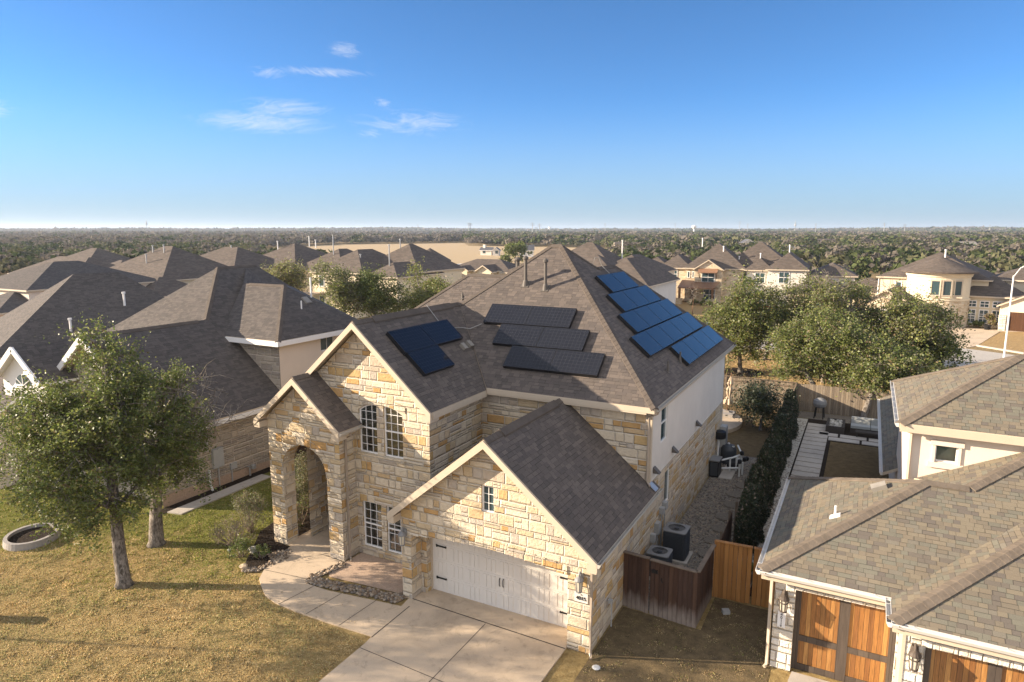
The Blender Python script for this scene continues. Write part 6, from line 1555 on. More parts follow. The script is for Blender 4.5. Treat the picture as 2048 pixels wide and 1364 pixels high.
RK = [plain('river rock tan', (.25,.185,.125), .85, .3, 8), plain('river rock brown', (.15,.105,.07), .85, .3, 8), plain('river rock grey', (.18,.155,.13), .85, .3, 8), plain('river rock pale', (.31,.25,.185), .85, .25, 8)]
rocks('river_rocks', [((-16.35, 15.95), (-12.75, 16.42), .22), ((-16.35, 15.95), (-12.75, 16.42), .22), ((-16.35, 15.95), (-12.75, 16.42), .22), ((-16.4, 16.1), (-16.05, 17.35), .17), ((-12.95, 16.35), (-12.75, 16.85), .15)], 900, .035, .075, RK, 7)
rocks('river_rocks', [((-18.35, 16.9), (-18.45, 15.75), .16), ((-18.4, 15.7), (-18.95, 15.42), .14), ((-18.9, 16.5), (-18.5, 17.2), .25)], 260, .03, .07, RK, 9)
GR = [plain('gravel grey', (.26, .235, .20), .9, .3, 9), plain('gravel dark', (.13, .115, .10), .9, .3, 9), plain('gravel tan', (.30, .245, .185), .9, .3, 9)]
rocks('gravel', [((-5.05, 19.8), (-5.05, 36.4), 1.1)], 7000, .025, .05, GR, 13, .0)
rocks('pebbles', [((-3.2, 22.3), (-3.2, 45.5), .42)], 2600, .025, .05, [plain('pale pebble', (.46,.43,.37), .9, .3, 9), GR[0]], 14, .0)
st = MB()
for k, (x, y) in enumerate(((-4.5, 24.3), (-4.55, 25.5), (-4.5, 26.7), (-4.6, 28.0), (-4.5, 29.4), (-4.6, 30.7), (-4.5, 32.0))):
    rg = random.Random(k); pts = [(x + .42 * math.cos(a) * rg.uniform(.8, 1.15), y + .42 * math.sin(a) * rg.uniform(.8, 1.15), .085) for a in np.linspace(0, 5.6, 8)]
    s_ = MB().poly(pts)
    for i in range(8): a, b = pts[i], pts[(i + 1) % 8]; s_.poly([a, (a[0], a[1], 0), (b[0], b[1], 0), b])
    tag(s_.build('stepping_stone', M['gravel']), 'flat irregular flagstone in the gravel side yard, %s from the air conditioners' % HL[k].replace('nearest', 'first'), 'stepping stone', 'flagstones in the side yard')
# grass blades on the front lawn and thin weeds on the bare ground
def turf(name, poly, n, h, mats, w, seed, wd=.022, green=False):
    rng = np.random.default_rng(seed); P = np.array(poly); lo, hi = P.min(0), P.max(0); pts = rng.uniform(lo, hi, (int(n * 2.2), 2))
    ins = np.zeros(len(pts), bool); j = len(P) - 1
    for i in range(len(P)):
        c = ((P[i, 1] > pts[:, 1]) != (P[j, 1] > pts[:, 1])) & (pts[:, 0] < (P[j, 0] - P[i, 0]) * (pts[:, 1] - P[i, 1]) / (P[j, 1] - P[i, 1] + 1e-12) + P[i, 0]); ins ^= c; j = i
    pts = pts[ins][:n]; n = len(pts)
    # clumpy height
    cl = .55 + .6 * np.clip(np.sin(pts[:, 0] * 5.1 + 2 * np.sin(pts[:, 1] * 3.3)) * np.sin(pts[:, 1] * 4.7 + 1.7 * np.sin(pts[:, 0] * 2.9)), -.4, 1)
    a = rng.uniform(0, 6.28, n); d = np.stack([np.cos(a), np.sin(a), np.zeros(n)], 1) * wd * rng.uniform(.6, 1.4, (n, 1))
    le = rng.normal(size=(n, 3)) * .45; le[:, 2] = 1; le *= (h * cl * rng.uniform(.5, 1.3, n))[:, None]
    b = np.concatenate([pts, np.full((n, 1), .0)], 1); v = np.stack([b - d, b + d, b + le + d * .25, b + le - d * .25], 1)
    if green:
        g = 1 / (1 + np.exp(-((pts[:, 1] - 13.9) * 1.1 + 1.6 * np.sin(pts[:, 0] * .9) * np.cos(pts[:, 1] * 1.3) + np.maximum(-25.2 - pts[:, 0], 0) * .7 - np.maximum(pts[:, 0] + 20.6, 0) * 1.2)))
        ol = .5 + .5 * np.sin(pts[:, 0] * 1.3 + 2.1 * np.sin(pts[:, 1] * .9)) * np.sin(pts[:, 1] * 1.7 + 1.4 * np.sin(pts[:, 0] * .8))
        mi = np.where(rng.random(n) < g * .85, 3, np.where(rng.random(n) < ol * .75, 4, rng.choice(3, n, p=[.5, .28, .22])))
    else: mi = rng.choice(len(mats), n, p=w)
    o = mesh_quads(name, v, rng, mats, None, None, mi); o['kind'] = 'stuff'; return o
LAWN = [(-40, 6), (-12.3, 6), (-12.35, 14.1), (-13.9, 14.2), (-16.3, 14.25), (-17.5, 14.75), (-18.1, 15.3), (-18.9, 15.3), (-19.9, 16.5), (-21.0, 17.8), (-21.4, 19.5), (-21.0, 23.5), (-25.0, 23.8), (-25.1, 17.4), (-27, 17), (-40, 17)]
turf('grass', LAWN, 260000, .05, ['grass_tan', 'grass_pale', 'grass_brown', 'grass_green', 'grass_olive'], None, 4, .016, True)
turf('weeds', [(-6.15, 12.5), (-6.15, 19.3), (-3.8, 19.2), (-3.7, 21.3), (-1.7, 21.3), (-1.7, 18), (-1.3, 12.5)], 26000, .035, ['grass_brown', 'grass_pale', 'grass_green'], [.6, .2, .2], 5, .014)
turf('grass', [(-29, 48.6), (13, 48.6), (11, 61), (3, 66), (-14, 69), (-29, 71)], 60000, .07, ['grass_tan', 'grass_pale', 'grass_brown'], [.5, .3, .2], 6, .05)
# fallen leaves on the lawn and beds
rng = np.random.default_rng(77); n = 900
p = np.stack([rng.uniform(-30, -12.5, n), rng.uniform(7, 15.5, n), np.full(n, .05)], 1)
o = quads(p, .028, rng, ['grass_pale', 'leaf_d'], 'fallen_leaves', weights=[.7, .3], up=3.0); o['kind'] = 'stuff'

# ------------------------------------------------------------------ houses behind and across the street
FU = (math.cos(R(4)), math.sin(R(4)))          # fronts along the far street
def far_house(label, bl, wall='stucco_warm', roofm='shingle_far', name='brown_roof_house', group='brown roofed houses'):
    o = bl[0]['o']; t = thing(name, label, 'house', (o[0], o[1], 0), group)
    r = blocks(t, bl, wall, roofm); return t, r
def blk(o, W, D, ze, k, u=GU, **kw): return dict(o=o, u=u, W=W, D=D, ze=ze, k=k, **kw)
def pipes(r, pts, mat='metal'):
    for x, y, z, h in pts: MB().tube([(x, y, z - .5), (x, y, z + h)], .09, 8).lathe((x, y, z + h), [(.14, -.12), (.14, .03)], 8).build('vent_pipe', M[mat], r)
# second house to the left
t, r = far_house('house beyond the left stone house, with a broad dark hip roof', [blk((-67.05, 28.46), 13.7, 17, 3.1, .776, (math.cos(R(-19)), math.sin(R(-19))))], 'stucco_rose', 'shingle_dark')
pipes(r, [(-53.6, 33.8, 6.4, .6), (-53.2, 29.2, 4.9, .5)], 'white')
t, r = far_house('dark roofed house at the left edge of the picture', [blk((-97.5, 41.5), 14, 17, 5.3, .40), blk((-91, 37.5), 9, 8, 3.2, .45)], 'stucco_rose', 'shingle_dark')
t, r = far_house('low house far left with a cream wall under a long brown hip roof', [blk((-150, 71.5), 23, 13, 3.6, .5)], 'stucco_warm')
t, r = far_house('low house far left behind the cream walled one, with a small pale hip', [blk((-164, 84), 18, 16, 4.0, .5), blk((-142, 82), 10, 9, 3.6, .5)], 'stucco_warm')
t, r = far_house('brown hip roofed house left of centre with several white roof vents', [blk((-100.5, 58), 17, 15, 5.3, .58), blk((-88, 54), 8, 9, 3.6, .55)], 'stucco_warm')
pipes(r, [(-93.5, 64, 8.6, 1.2), (-91.0, 64, 8.6, 1.3), (-91.5, 61.5, 7.6, 1.0)])
t, r = far_house('house left of centre with an open gabled back porch under a brown roof', [blk((-104.5, 73.5), 16.5, 13.5, 5.8, .5), blk((-92.5, 58.5), 8.5, 12, 3.9, .35, wall='stucco_rose')], 'stucco_warm')
pg = MB(); roof_solid(pg, [fix([(-91.2, 61.6, 4.9), (-88.0, 61.6, 7.0), (-88.0, 69, 7.0), (-91.2, 69, 4.9)]), fix([(-88.0, 61.6, 7.0), (-84.8, 61.6, 4.9), (-84.8, 69, 4.9), (-88.0, 69, 7.0)])], .2)
pg.build('porch_roof', [M['shingle_far'], M['trim_pale']], t)
pg = MB()
for x in (-90.6, -85.4): pg.box((x - .3, 62, 0), (x + .3, 62.6, 4.9))
for a in (-1, 0, 1): pg.bar((-88, 62.1, 5.0), (-88 + a * 1.4, 62.1, 6.3 - abs(a) * .5), .14, .14)
pg.bar((-90.6, 62.1, 4.9), (-85.4, 62.1, 4.9), .2, .25); pg.build('porch_post', M['trim_pale'], t)
for k in range(4): MB().box((-92 + k * .7, 58.6, 1.6), (-91.6 + k * .7, 58.92, 3.5)).build('column', M['white'], t)
pipes(r, [(-96, 80, 8.6, .8)])
t, r = far_house('tall brown hip roofed house behind the feathery tree, two peaks and white vent pipes', [blk((-97, 80), 15.5, 16, 5.8, .50), blk((-84.5, 82), 11, 13, 5.6, .60)], 'stucco_warm')
pipes(r, [(-91.5, 86, 8.9, 1.2), (-88, 90, 9.6, 1.3), (-86.5, 90, 9.4, .9)], 'white'); pipes(r, [(-78.8, 86, 7.2, 4.0)])
t, r = far_house('two storey cream house with stacked back windows left of the main roof', [blk((-75.1, 76.3), 10.5, 14, 5.8, .62), blk((-70.5, 81.5), 12, 13, 5.9, .66), blk((-64.8, 76.6), 6.2, 12, 5.4, .62), blk((-66.5, 70.5), 5, 7, 2.8, .5)], 'stucco_warm')
o = (-74.7, 76.7)
fwin(t, o, (1, 0, 0), 1.3, 3.6, 1.1, 1.7, 1, 1); fwin(t, o, (1, 0, 0), 1.3, .6, 1.1, 1.7, 1, 1); fwin(t, o, (1, 0, 0), 3.6, .6, 1.0, 1.7, 1, 1)
bk = MB().box((-75.3, 74.8, 2.6), (-72.2, 76.6, 2.75))
for k in range(16): bk.box((-75.3 + k * .2, 74.8, 2.75), (-75.27 + k * .2, 74.83, 3.7))
bk.box((-75.3, 74.79, 3.66), (-72.2, 74.85, 3.72)); bk.build('balcony', M['trim'], t)
pipes(r, [(-66.2, 87.5, 9.3, 1.3), (-68.0, 80, 7.4, 1.0)]); pipes(r, [(-61.8, 79.0, 6.7, 3.2)])
t = thing('round_tower_house', 'house with a round grey conical roof left of the main roof', 'house', (-72.6, 104, 0), 'brown roofed houses')
MB().lathe((-72.6, 105, 0), [(2.9, 0), (2.9, 6.6)], 24).build('wall', M['stucco'], t)
MB().lathe((-72.6, 105, 0), [(3.9, 6.3), (3.9, 6.45), (.02, 8.7)], 28).build('roof', M['shingle_far'], t)
MB().box((-70, 104, 0), (-64, 112, 5.6)).build('wall', M['stucco'], t)
t, r = far_house('cream house with three small front gables between the cone roof and the main roof', [blk((-64.2, 97.2), 12.6, 8, 5.4, .42), blk((-57.3, 95.2), 3.4, 8, 5.3, .62, style='gable_front'), blk((-53.2, 96.6), 5.2, 8, 5.2, .42), blk((-61.5, 96.0), 2.6, 5, 5.35, .6, style='gable_front')], 'stucco_warm')
fwin(t, (-63.8, 97.6), (1, 0, 0), 1.0, 3.2, 1.1, 1.5, 2, 2); fwin(t, (-57.3, 95.6), (1, 0, 0), 1.2, 3.0, 1.1, 1.5, 2, 2); fwin(t, (-52.8, 97.0), (1, 0, 0), .9, 3.0, 1.1, 1.5, 2, 2)
MB().box((-62.5, 95.6, 0), (-60.8, 97.6, 5.0)).build('chimney', M['stone_far'], r)
# right of the main peak
t, r = far_house('large brown roof right behind the main peak with a tall flue', [blk((-47.0, 97.0), 13.5, 12.5, 5.8, .68), blk((-38, 97.6), 10, 14, 5.6, .52), blk((-34.5, 94), 7.5, 9, 5.4, .5)], 'stucco')
pipes(r, [(-35.2, 104.6, 8.0, 2.4)], 'white')
t, r = far_house('pale stucco house with a dark hip roof beside the blue panels', [blk((-29.4, 73.4), 7.9, 14, 5.8, .74), blk((-40, 78), 14, 11, 5.6, .6)], 'stucco')
fwin(t, (-21.9, 73.8), (0, 1, 0), 1.2, 3.6, 1.0, 1.4, 1, 2)
# porch house across the street
t, r = far_house('two storey stone house with a bracketed window gable and a metal porch roof', [blk(at((-27.3, 114.4), FU, -.6, .6), 10.2, 12, 5.7, .80, FU), blk(at((-27.3, 114.4), FU, -5.2, 1.6), 6, 9, 5.6, .72, FU), blk(at((-27.3, 114.4), FU, -9.0, 2.6), 6, 8, 5.5, .60, FU), blk(at((-25.8, 113.4), FU, 0, -.5), 4.9, 6, 5.6, .66, FU, style='gable_front', ov=.3)], 'stone_far', group='houses across the street')
o = at((-25.8, 113.4), FU, .3, -.19); u3 = (FU[0], FU[1], 0)
fwin(t, o, u3, 1.1, 3.5, 2.1, 1.6, 2, 2); fwin(t, at((-27.3, 114.4), FU, -.2, .98), u3, .35, 4.0, .45, 1.1, 1, 1); fwin(t, at((-27.3, 114.4), FU, -.2, .98), u3, 1.1, 4.0, .4, 1.1, 1, 1)
fwin(t, o, u3, 1.5, .5, 1.9, 1.9, 2, 2); fwin(t, at((-27.3, 114.4), FU, -4.8, 1.98), u3, 2.0, 3.8, 1.1, 1.4, 2, 2)
fdoor(t, at((-27.3, 114.4), FU, -.2, .95), u3, .9, .1, 1.0, 2.3, name='front_door')
aw = MB(); F_ = lambda a, b, z: (*at((-25.8, 113.4), FU, a, b), z)
aw.poly([F_(.9, -1.3, 5.2), F_(4.0, -1.3, 5.2), F_(4.0, -.18, 5.75), F_(.9, -.18, 5.75)]); aw.poly([F_(.9, -1.3, 5.1), F_(.9, -.18, 5.1), F_(4.0, -.18, 5.1), F_(4.0, -1.3, 5.1)])
aw.poly([F_(.9, -1.3, 5.1), F_(4.0, -1.3, 5.1), F_(4.0, -1.3, 5.2), F_(.9, -1.3, 5.2)])
for a in (1.1, 3.8): aw.bar(F_(a, -1.2, 5.1), F_(a, -.2, 4.2), .12, .12)
aw.build('awning', M['copper_roof'], t)
pr = MB(); pr.poly([F_(-1.9, -3.2, 2.8), F_(3.9, -3.2, 2.8), F_(4.4, -.2, 3.6), F_(-1.9, .9, 3.75)]); pr.poly([F_(-1.9, -3.2, 2.6), F_(-1.9, .9, 2.6), F_(4.2, -.2, 2.6), F_(3.9, -3.2, 2.6)]); pr.poly([F_(-1.9, -3.2, 2.6), F_(3.9, -3.2, 2.6), F_(3.9, -3.2, 2.8), F_(-1.9, -3.2, 2.8)])
for k in range(13): a = -1.8 + k * .47; pr.bar(F_(a, -3.2, 2.83), F_(a, -.1 + (.7 if a < 0 else 0), 3.64), .06, .06)
pr.build('porch_roof', M['copper_roof'], t)
for a in (-1.6, 3.6):
    p = F_(a, -3.0, 0); MB().box((p[0] - .16, p[1] - .16, 1.0), (p[0] + .16, p[1] + .16, 2.7)).build('porch_post', M['wood_post'], t)
    MB().box((p[0] - .4, p[1] - .4, 0), (p[0] + .4, p[1] + .4, 1.0)).build('post_base', M['stone_far'], t)
pipes(r, [(*at((-27.3, 114.4), FU, 5.5, 4.0), 8.6, .7), (*at((-27.3, 114.4), FU, 8.0, 5), 7.0, .6), (*at((-27.3, 114.4), FU, 1.6, 6.6), 9.6, 1.0)], 'white')
for k, (a, h) in enumerate(((.2, .7), (1.2, .9), (2.4, 1.1), (3.4, .7))):
    p = F_(a, -3.9, 0); shrub('small green shrub before the porch, %s from the left' % ORD[k], (p[0], p[1], h * .5), (.6, .6, h * .5), 420, .12, ['leaf_b', 'leaf_c'], [.5, .5], 500 + k, 'shrub', 'shrubs in front of the porch house', 8, False)
# next house to the right, with several hips
t, r = far_house('two storey grey stone house with a row of hipped bays behind the oaks', [blk(at((-22.5, 118.3), FU, 0, -.4), 12, 13, 5.8, .72, FU), blk(at((-22.5, 118.3), FU, 4.2, -3.2), 4.6, 10, 5.6, .80, FU), blk(at((-22.5, 118.3), FU, 7.6, -5.4), 6.4, 16, 5.9, .78, FU), blk(at((-22.5, 118.3), FU, 14.0, -2), 7, 12, 4.9, .5, FU)], 'stucco', group='houses across the street')
fwin(t, at((-22.5, 118.3), FU, .4, -.02), u3, 1.3, 3.7, 1.5, 1.7, 2, 2); fwin(t, at((-22.5, 118.3), FU, 4.6, -2.82), u3, 1.3, 3.5, 1.6, 1.7, 2, 2); fwin(t, at((-22.5, 118.3), FU, 8.0, -5.0), u3, 1.6, 3.7, 1.6, 1.8, 2, 2)
fwin(t, at((-22.5, 118.3), FU, 4.6, -2.82), u3, 1.2, .7, 1.8, 1.7, 2, 2)
pipes(r, [(*at((-22.5, 118.3), FU, 10.8, 1.0), 8.7, .9), (*at((-22.5, 118.3), FU, 6.4, .5), 7.6, .6)], 'white')
t, r = far_house('low brown roofed wing house between the oaks and the grey stone house', [blk((-10.4, 103.2), 9.5, 9, 3.0, .55, FU), blk((-3.5, 108), 8, 8, 3.2, .5, FU)], 'stucco_warm', group='houses across the street')
# house with the round tower
t = thing('round_tower_house', 'cream house with a round tower, tall window bay and brown garage door at the right', 'house', (11.2, 100, 0), 'houses across the street')
BU = (math.cos(R(-10)), math.sin(R(-10))); ub = (*BU, 0); B0 = (0.9, 104.6)
r = blocks(t, [blk(at(B0, BU, 0, 0), 13, 13, 5.8, .50, BU, wall='stucco_warm'), blk(at(B0, BU, 12.6, 2.5), 12, 12, 5.8, .42, BU), blk((9.7, 101.6), 7.6, 9, 3.9, .62, BU, ov=.5), blk((13.9, 98.9), 8, 9, 3.0, .52, BU, style='gable_front', ov=.35), blk((-.6, 96.2), 5.4, 9, 3.2, .55, BU, style='gable_front', ov=.4, wall='stone_far')], 'stucco_warm', 'shingle_far')
c = (7.9, 101.6)
MB().lathe((*c, 0), [(3.55, 0), (3.55, 3.4)], 40).build('stone_wall', M['stone_far'], t)
MB().lathe((*c, 0), [(3.60, 3.38), (3.60, 3.6), (3.48, 3.62), (3.48, 6.2), (3.6, 6.25), (3.75, 6.7), (3.75, 6.85)], 40).build('tower_wall', M['stucco_warm'], t)
MB().lathe((*c, 0), [(4.25, 6.72), (4.27, 6.9), (.02, 8.75)], 40).build('tower_roof', M['shingle_far'], t)
for a in (-98, -78, -57):
    d = Vector((math.cos(R(a)), math.sin(R(a)), 0)); u_ = Vector((-d.y, d.x, 0)); p = Vector((*c, 0)) + d * 3.52 - u_ * .55
    fwin(t, (p.x, p.y), tuple(u_), 0, 3.95, 1.1, 2.0, 1, 1, 'trim_pale', fw=.14)
    MB().box((p.x + u_.x * .55 - .5, p.y + u_.y * .55 - .2, 3.72), (p.x + u_.x * .55 + .5, p.y + u_.y * .55 + .1, 3.9)).build('sill', M['trim_pale'], t)
o = at((9.7, 101.6), BU, .5, .5)
for k in range(3):
    fwin(t, o, ub, 1.0 + k * 1.3, 2.45, 1.0, .85, 2, 2); fwin(t, o, ub, 1.0 + k * 1.3, .45, 1.0, 1.75, 2, 3)
fdoor(t, at((13.9, 98.9), BU, .35, .35), ub, 1.0, .05, 4.9, 2.25); 
MB().box((14.3, 98.7, 0), (14.95, 99.3, 1.9)).build('door_pier', M['stone_white'], t)
fwin(t, at(B0, BU, .4, .4), ub, 1.9, 4.0, .8, 1.2, 1, 1); fwin(t, at(B0, BU, .4, .4), ub, 5.0, 4.3, 1.6, .9, 2, 1)
fwin(t, at((-.6, 96.2), BU, .4, .4), ub, 1.7, .8, 1.4, 1.4, 2, 1)
MB().tube([(*at(B0, BU, .3, .35), 5.5), (*at(B0, BU, .3, .35), .1)], .07, 6).build('downspout', M['white'], t); MB().tube([(*at(o, BU, -.05, -.06), 3.7), (*at(o, BU, -.05, -.06), .1)], .07, 6).build('downspout', M['grey_paint'], t)
pipes(r, [(8.9, 108, 8.2, 1.2)], 'white')
for k, (x, y, h, m_) in enumerate(((11.2, 100.9, .8, 'leaf_c'), (12.4, 100.6, .7, 'leaf_b'), (13.6, 99.6, 1.9, 'leaf_d'))):
    shrub(['low yellow green shrub under the tall window bay', 'second low green shrub under the tall window bay', 'orange leaved shrub beside the brown garage door'][k], (x, y, h / 2), (.75, .7, h / 2), 600, .11, [m_, 'leaf_c'], [.75, .25], 520 + k, 'shrub', None, 9, False)
t = thing('plant_pot', 'dark planter pot beside the orange shrub at the brown garage', 'pot', (13.2, 98.8, .05)); MB().lathe((13.2, 98.8, .05), [(.28, 0), (.42, .55), (.45, .6), (.38, .6), (.34, .5)], 14).build('pot', M['black'], t)
MB().lathe((13.2, 98.8, .5), [(.3, 0), (.34, .02)], 12).build('soil', M['mulch'], t)
tag(MB().box((7.6, 97.4, .06), (8.4, 97.9, .5)).build('storage_box', M['white']), 'small white box on the driveway by the round tower', 'box')

# ------------------------------------------------------------------ small far houses, sheds, masts
def small_house(x, y, W, D, h, k, ang, wall, roofm, label, group='small houses among the far trees', chimney=False):
    u = (math.cos(R(ang)), math.sin(R(ang))); t = thing('small_house', label, 'house', (x, y, 0), group)
    blocks(t, [blk((x, y), W, D, h, k, u, style='gable_front' if D > W else 'gable_side', ov=.5)], wall, roofm, 'white')
    o = at((x, y), u, .5, .5); m = MB(); uu = Vector((*u, 0)); n = Vector((u[1], -u[0], 0))
    for j in range(max(1, int(W / 4))):
        p = Vector((*o, 0)) + uu * (1.2 + j * 3.4) + n * .06
        m.poly([p + Vector((0, 0, 1)), p + uu * 1.3 + Vector((0, 0, 1)), p + uu * 1.3 + Vector((0, 0, 2.4)), p + Vector((0, 0, 2.4))])
    m.build('windows' if False else 'window', M['glass_far'], t)
    if chimney: q = at((x, y), u, W * .3, D * .5); MB().box((q[0] - .6, q[1] - .6, h), (q[0] + .6, q[1] + .6, h + k * min(W, D) / 2 + 1.2)).build('chimney', M['stone_white'], t)
    return t
small_house(-166, 281, 6.5, 5, 2.4, .6, 10, 'stucco', 'slate_roof', 'white farmhouse with a dark roof at the edge of the dry field', chimney=True)
small_house(-158, 279, 3.8, 6, 2.4, .8, 20, 'stucco', 'slate_roof', 'white gable fronted barn house next to the white farmhouse')
small_house(-140, 272, 7, 6, 3.0, .8, 25, 'white', 'slate_roof', 'white house with a black roof peeking past the main roof edge')
small_house(-128, 367, 13, 9, 3, .5, 25, 'stucco_warm', 'shingle_far', 'beige house among the trees above the main peak')
small_house(-90, 266, 10, 8, 2.8, .5, 27, 'stucco_rose', 'shingle_far', 'tan house in a clearing above the pale stucco house')
small_house(-76, 262, 11, 7, 2.6, .5, 25, 'stucco_rose', 'shingle_far', 'second tan house in the same clearing')
small_house(-65, 402, 8, 11, 4.5, .6, 20, 'stucco', 'slate_roof', 'grey roofed house in the trees above the hipped bays')
small_house(-56, 407, 14, 7, 3.2, .25, 27, 'stucco', 'white_roof', 'long white building in the trees right of the porch house')
small_house(31, 414, 9, 6, 3, .7, 30, 'stucco', 'slate_roof', 'white house with a dark roof left of the cone roof')
small_house(42, 457, 12, 8, 4, .4, 20, 'stucco', 'lead', 'grey house with a wide pale roof above the cone roof')
small_house(-202, 644, 16, 10, 4, .4, 30, 'stucco', 'shingle_far', 'white house in the woods above the main roof')
small_house(-30, 296, 6, 7, 3.2, .7, 27, 'stucco', 'slate_roof', 'small pale roof between the hipped bays and the woods')
small_house(-120, 431, 12, 8, 3, .5, 15, 'stucco_warm', 'shingle_far', 'brown roofed house behind the beige one in the woods')
small_house(-40, 548, 20, 8, 4, .4, 27, 'stucco_rose', 'shingle_far', 'long reddish roof in the woods at the right')
for x_, y_, w_, l_ in ((-58, 330, 9, 'small tan house in the woods left of the grey hipped bays'), (-8, 380, 10, 'small tan house in the woods above the oak group'), (10, 330, 8, 'small beige house in the woods just left of the round tower'),
                      (75, 420, 10, 'small tan house in the woods at the far right'), (58, 350, 9, 'small beige house in the woods right of the round tower'), (-100, 520, 12, 'small beige house high in the woods above the blue panels')):
    small_house(x_, y_, w_, 7, 2.8, .5, 20, 'stucco_warm', 'shingle_far' if w_ != 10 else 'white_roof', l_)
def warehouse(x, y, W, D, h, ang, label, m='white'):
    u = (math.cos(R(ang)), math.sin(R(ang))); t = thing('warehouse', label, 'warehouse', (x, y, 0), 'pale warehouses on the plain')
    blocks(t, [blk((x, y), W, D, h, .12, u, style='gable_side', ov=.3)], m, 'white_roof', 'white')
warehouse(-870, 900, 95, 30, 3.2, 60, 'long low grey warehouse on the plain left of centre', 'grey_paint'); warehouse(-1040, 1085, 45, 30, 6.5, 45, 'white warehouse on the plain left of centre')
warehouse(-730, 740, 85, 22, 2.6, 60, 'nearest low pale shed row on the plain', 'stucco')
def mast(x, y, h, kindm, label, grp, w=.5):
    t = thing(kindm, label, kindm.replace('_', ' '), (x, y, 0), grp)
    if kindm == 'power_pole':
        MB().tube([(x, y, 0), (x, y, h)], [w, w * .55], 6).build('pole', M['grey_paint'], t)
        m = MB(); d = Vector((math.cos(R(27.8)), math.sin(R(27.8)), 0)) * w * 5
        for z in (.80, .88, .96): m.bar(Vector((x, y, h * z)) - d, Vector((x, y, h * z)) + d, w * .5, w * .5)
        m.build('crossarm', M['grey_paint'], t)
    elif kindm == 'radio_mast':
        m = MB()
        for a in range(3): m.tube([(x + 2.2 * w * math.cos(a * 2.09), y + 2.2 * w * math.sin(a * 2.09), 0), (x, y, h)], w * .35, 4)
        for k in range(10): m.tube([(x + 2.2 * w * (1 - k / 10) * math.cos(k * 2.09), y + 2.2 * w * (1 - k / 10) * math.sin(k * 2.09), h * k / 10), (x + 2.2 * w * (.9 - k / 10) * math.cos(k * 2.09 + 2.09), y + 2.2 * w * (.9 - k / 10) * math.sin(k * 2.09 + 2.09), h * (k + 1) / 10)], w * .25, 4)
        m.build('lattice', M['grey_paint'], t); MB().lathe((x, y, h * .62), [(w * 3, 0), (w * 3.4, w * 2), (w * 3, w * 4)], 10).lathe((x, y, h * .78), [(w * 2.4, 0), (w * 2.6, w * 2)], 10).build('antenna', M['grey_paint'], t)
    else:
        MB().lathe((x, y, 0), [(h * .10, 0), (h * .075, h * .55), (h * .16, h * .66), (h * .24, h * .78), (h * .25, h * .9), (h * .17, h * .98), (h * .03, h)], 20).build('tank', M['white'], t)
def polar(px, dist):
    a = R(27.8) - math.atan((px - 1024) / 1368.0); return -dist * math.sin(a) / math.cos(R(27.8) - a), dist * math.cos(a) / math.cos(R(27.8) - a)
MASTS = [(294, 2600, 52, 'radio_mast', 'tall lattice radio mast on the left horizon', 1.3), (356, 1500, 16, 'power_pole', 'pale pole on the left plain, left of a pair', .5), (383, 1500, 17, 'power_pole', 'pale pole on the left plain, right of a pair', .5), (470, 1800, 17, 'power_pole', 'slim pole behind the warehouses, left one', .5), (489, 1800, 18, 'power_pole', 'slim pole behind the warehouses, right one', .5),
         (634, 1700, 22, 'power_pole', 'tall pole above the white warehouse', .6), (836, 2200, 30, 'power_pole', 'thin pole on the horizon above the dry field', .7), (938, 1500, 28, 'power_pole', 'left pole of a close pair on the horizon left of the main peak', .9), (941, 1500, 27, 'power_pole', 'right pole of a close pair on the horizon left of the main peak', .9),
         (1065, 1300, 26, 'power_pole', 'tallest pole above the main roof peak', .8), (1072, 1200, 17, 'power_pole', 'short pole next to the tallest one above the main peak', .6), (1079, 1300, 24, 'power_pole', 'pole just right of the short one above the main peak', .8), (1099, 3000, 26, 'water_tower', 'small distant water tower right of the poles above the main peak', 1),
         (1210, 1400, 26, 'power_pole', 'thin pole on the horizon right of the main peak', .5), (1350, 1500, 28, 'power_pole', 'thin pole left of the white water tower', .5), (1388, 1700, 24, 'water_tower', 'white water tower on the right horizon', 1), (1479, 1800, 36, 'power_pole', 'tall thin mast right of the white water tower', .6), (1495, 1500, 26, 'power_pole', 'thin pole beside the tall thin mast', .5),
         (1590, 1700, 36, 'radio_mast', 'slim mast with a wide head on the right horizon', .8), (1631, 1400, 26, 'power_pole', 'thin pole right of the slim mast', .5), (1768, 1300, 26, 'power_pole', 'left of two stout poles on the right horizon', .7), (1809, 1300, 23, 'power_pole', 'right of two stout poles on the right horizon', .7), (1979, 1300, 22, 'power_pole', 'pale pole at the far right of the horizon', .5)]
for px, d, h, kd, l, w_ in MASTS:
    x, y = polar(px, d); mast(x, y, h, kd, l, 'masts and poles on the horizon' if kd == 'power_pole' else None, w_)

# ------------------------------------------------------------------ far woods: one mass of crowns per kind of country
FIELD = np.array([(-380, 385), (-398, 442), (-338, 552), (-272, 450), (-160, 436), (-116, 346), (-70, 160), (-110, 140), (-215, 195), (-330, 282)], float)
BARE = np.array([(-851, 1116), (-943, 1381), (-547, 816), (-534, 706)], float)
def inside(P, pts):
    ins = np.zeros(len(pts), bool); j = len(P) - 1
    for i in range(len(P)):
        ins ^= ((P[i, 1] > pts[:, 1]) != (P[j, 1] > pts[:, 1])) & (pts[:, 0] < (P[j, 0] - P[i, 0]) * (pts[:, 1] - P[i, 1]) / (P[j, 1] - P[i, 1] + 1e-12) + P[i, 0]); j = i
    return ins
CLEAR = np.array([(-166, 281), (-153, 279), (-140, 272), (-128, 367), (-86, 264), (-70, 262), (-63, 402), (-44, 412), (36, 416), (48, 460), (-30, 297), (-112, 433), (-190, 640), (-30, 552), (-54, 333), (-4, 383), (14, 333), (79, 423), (62, 353), (-94, 523)], float)
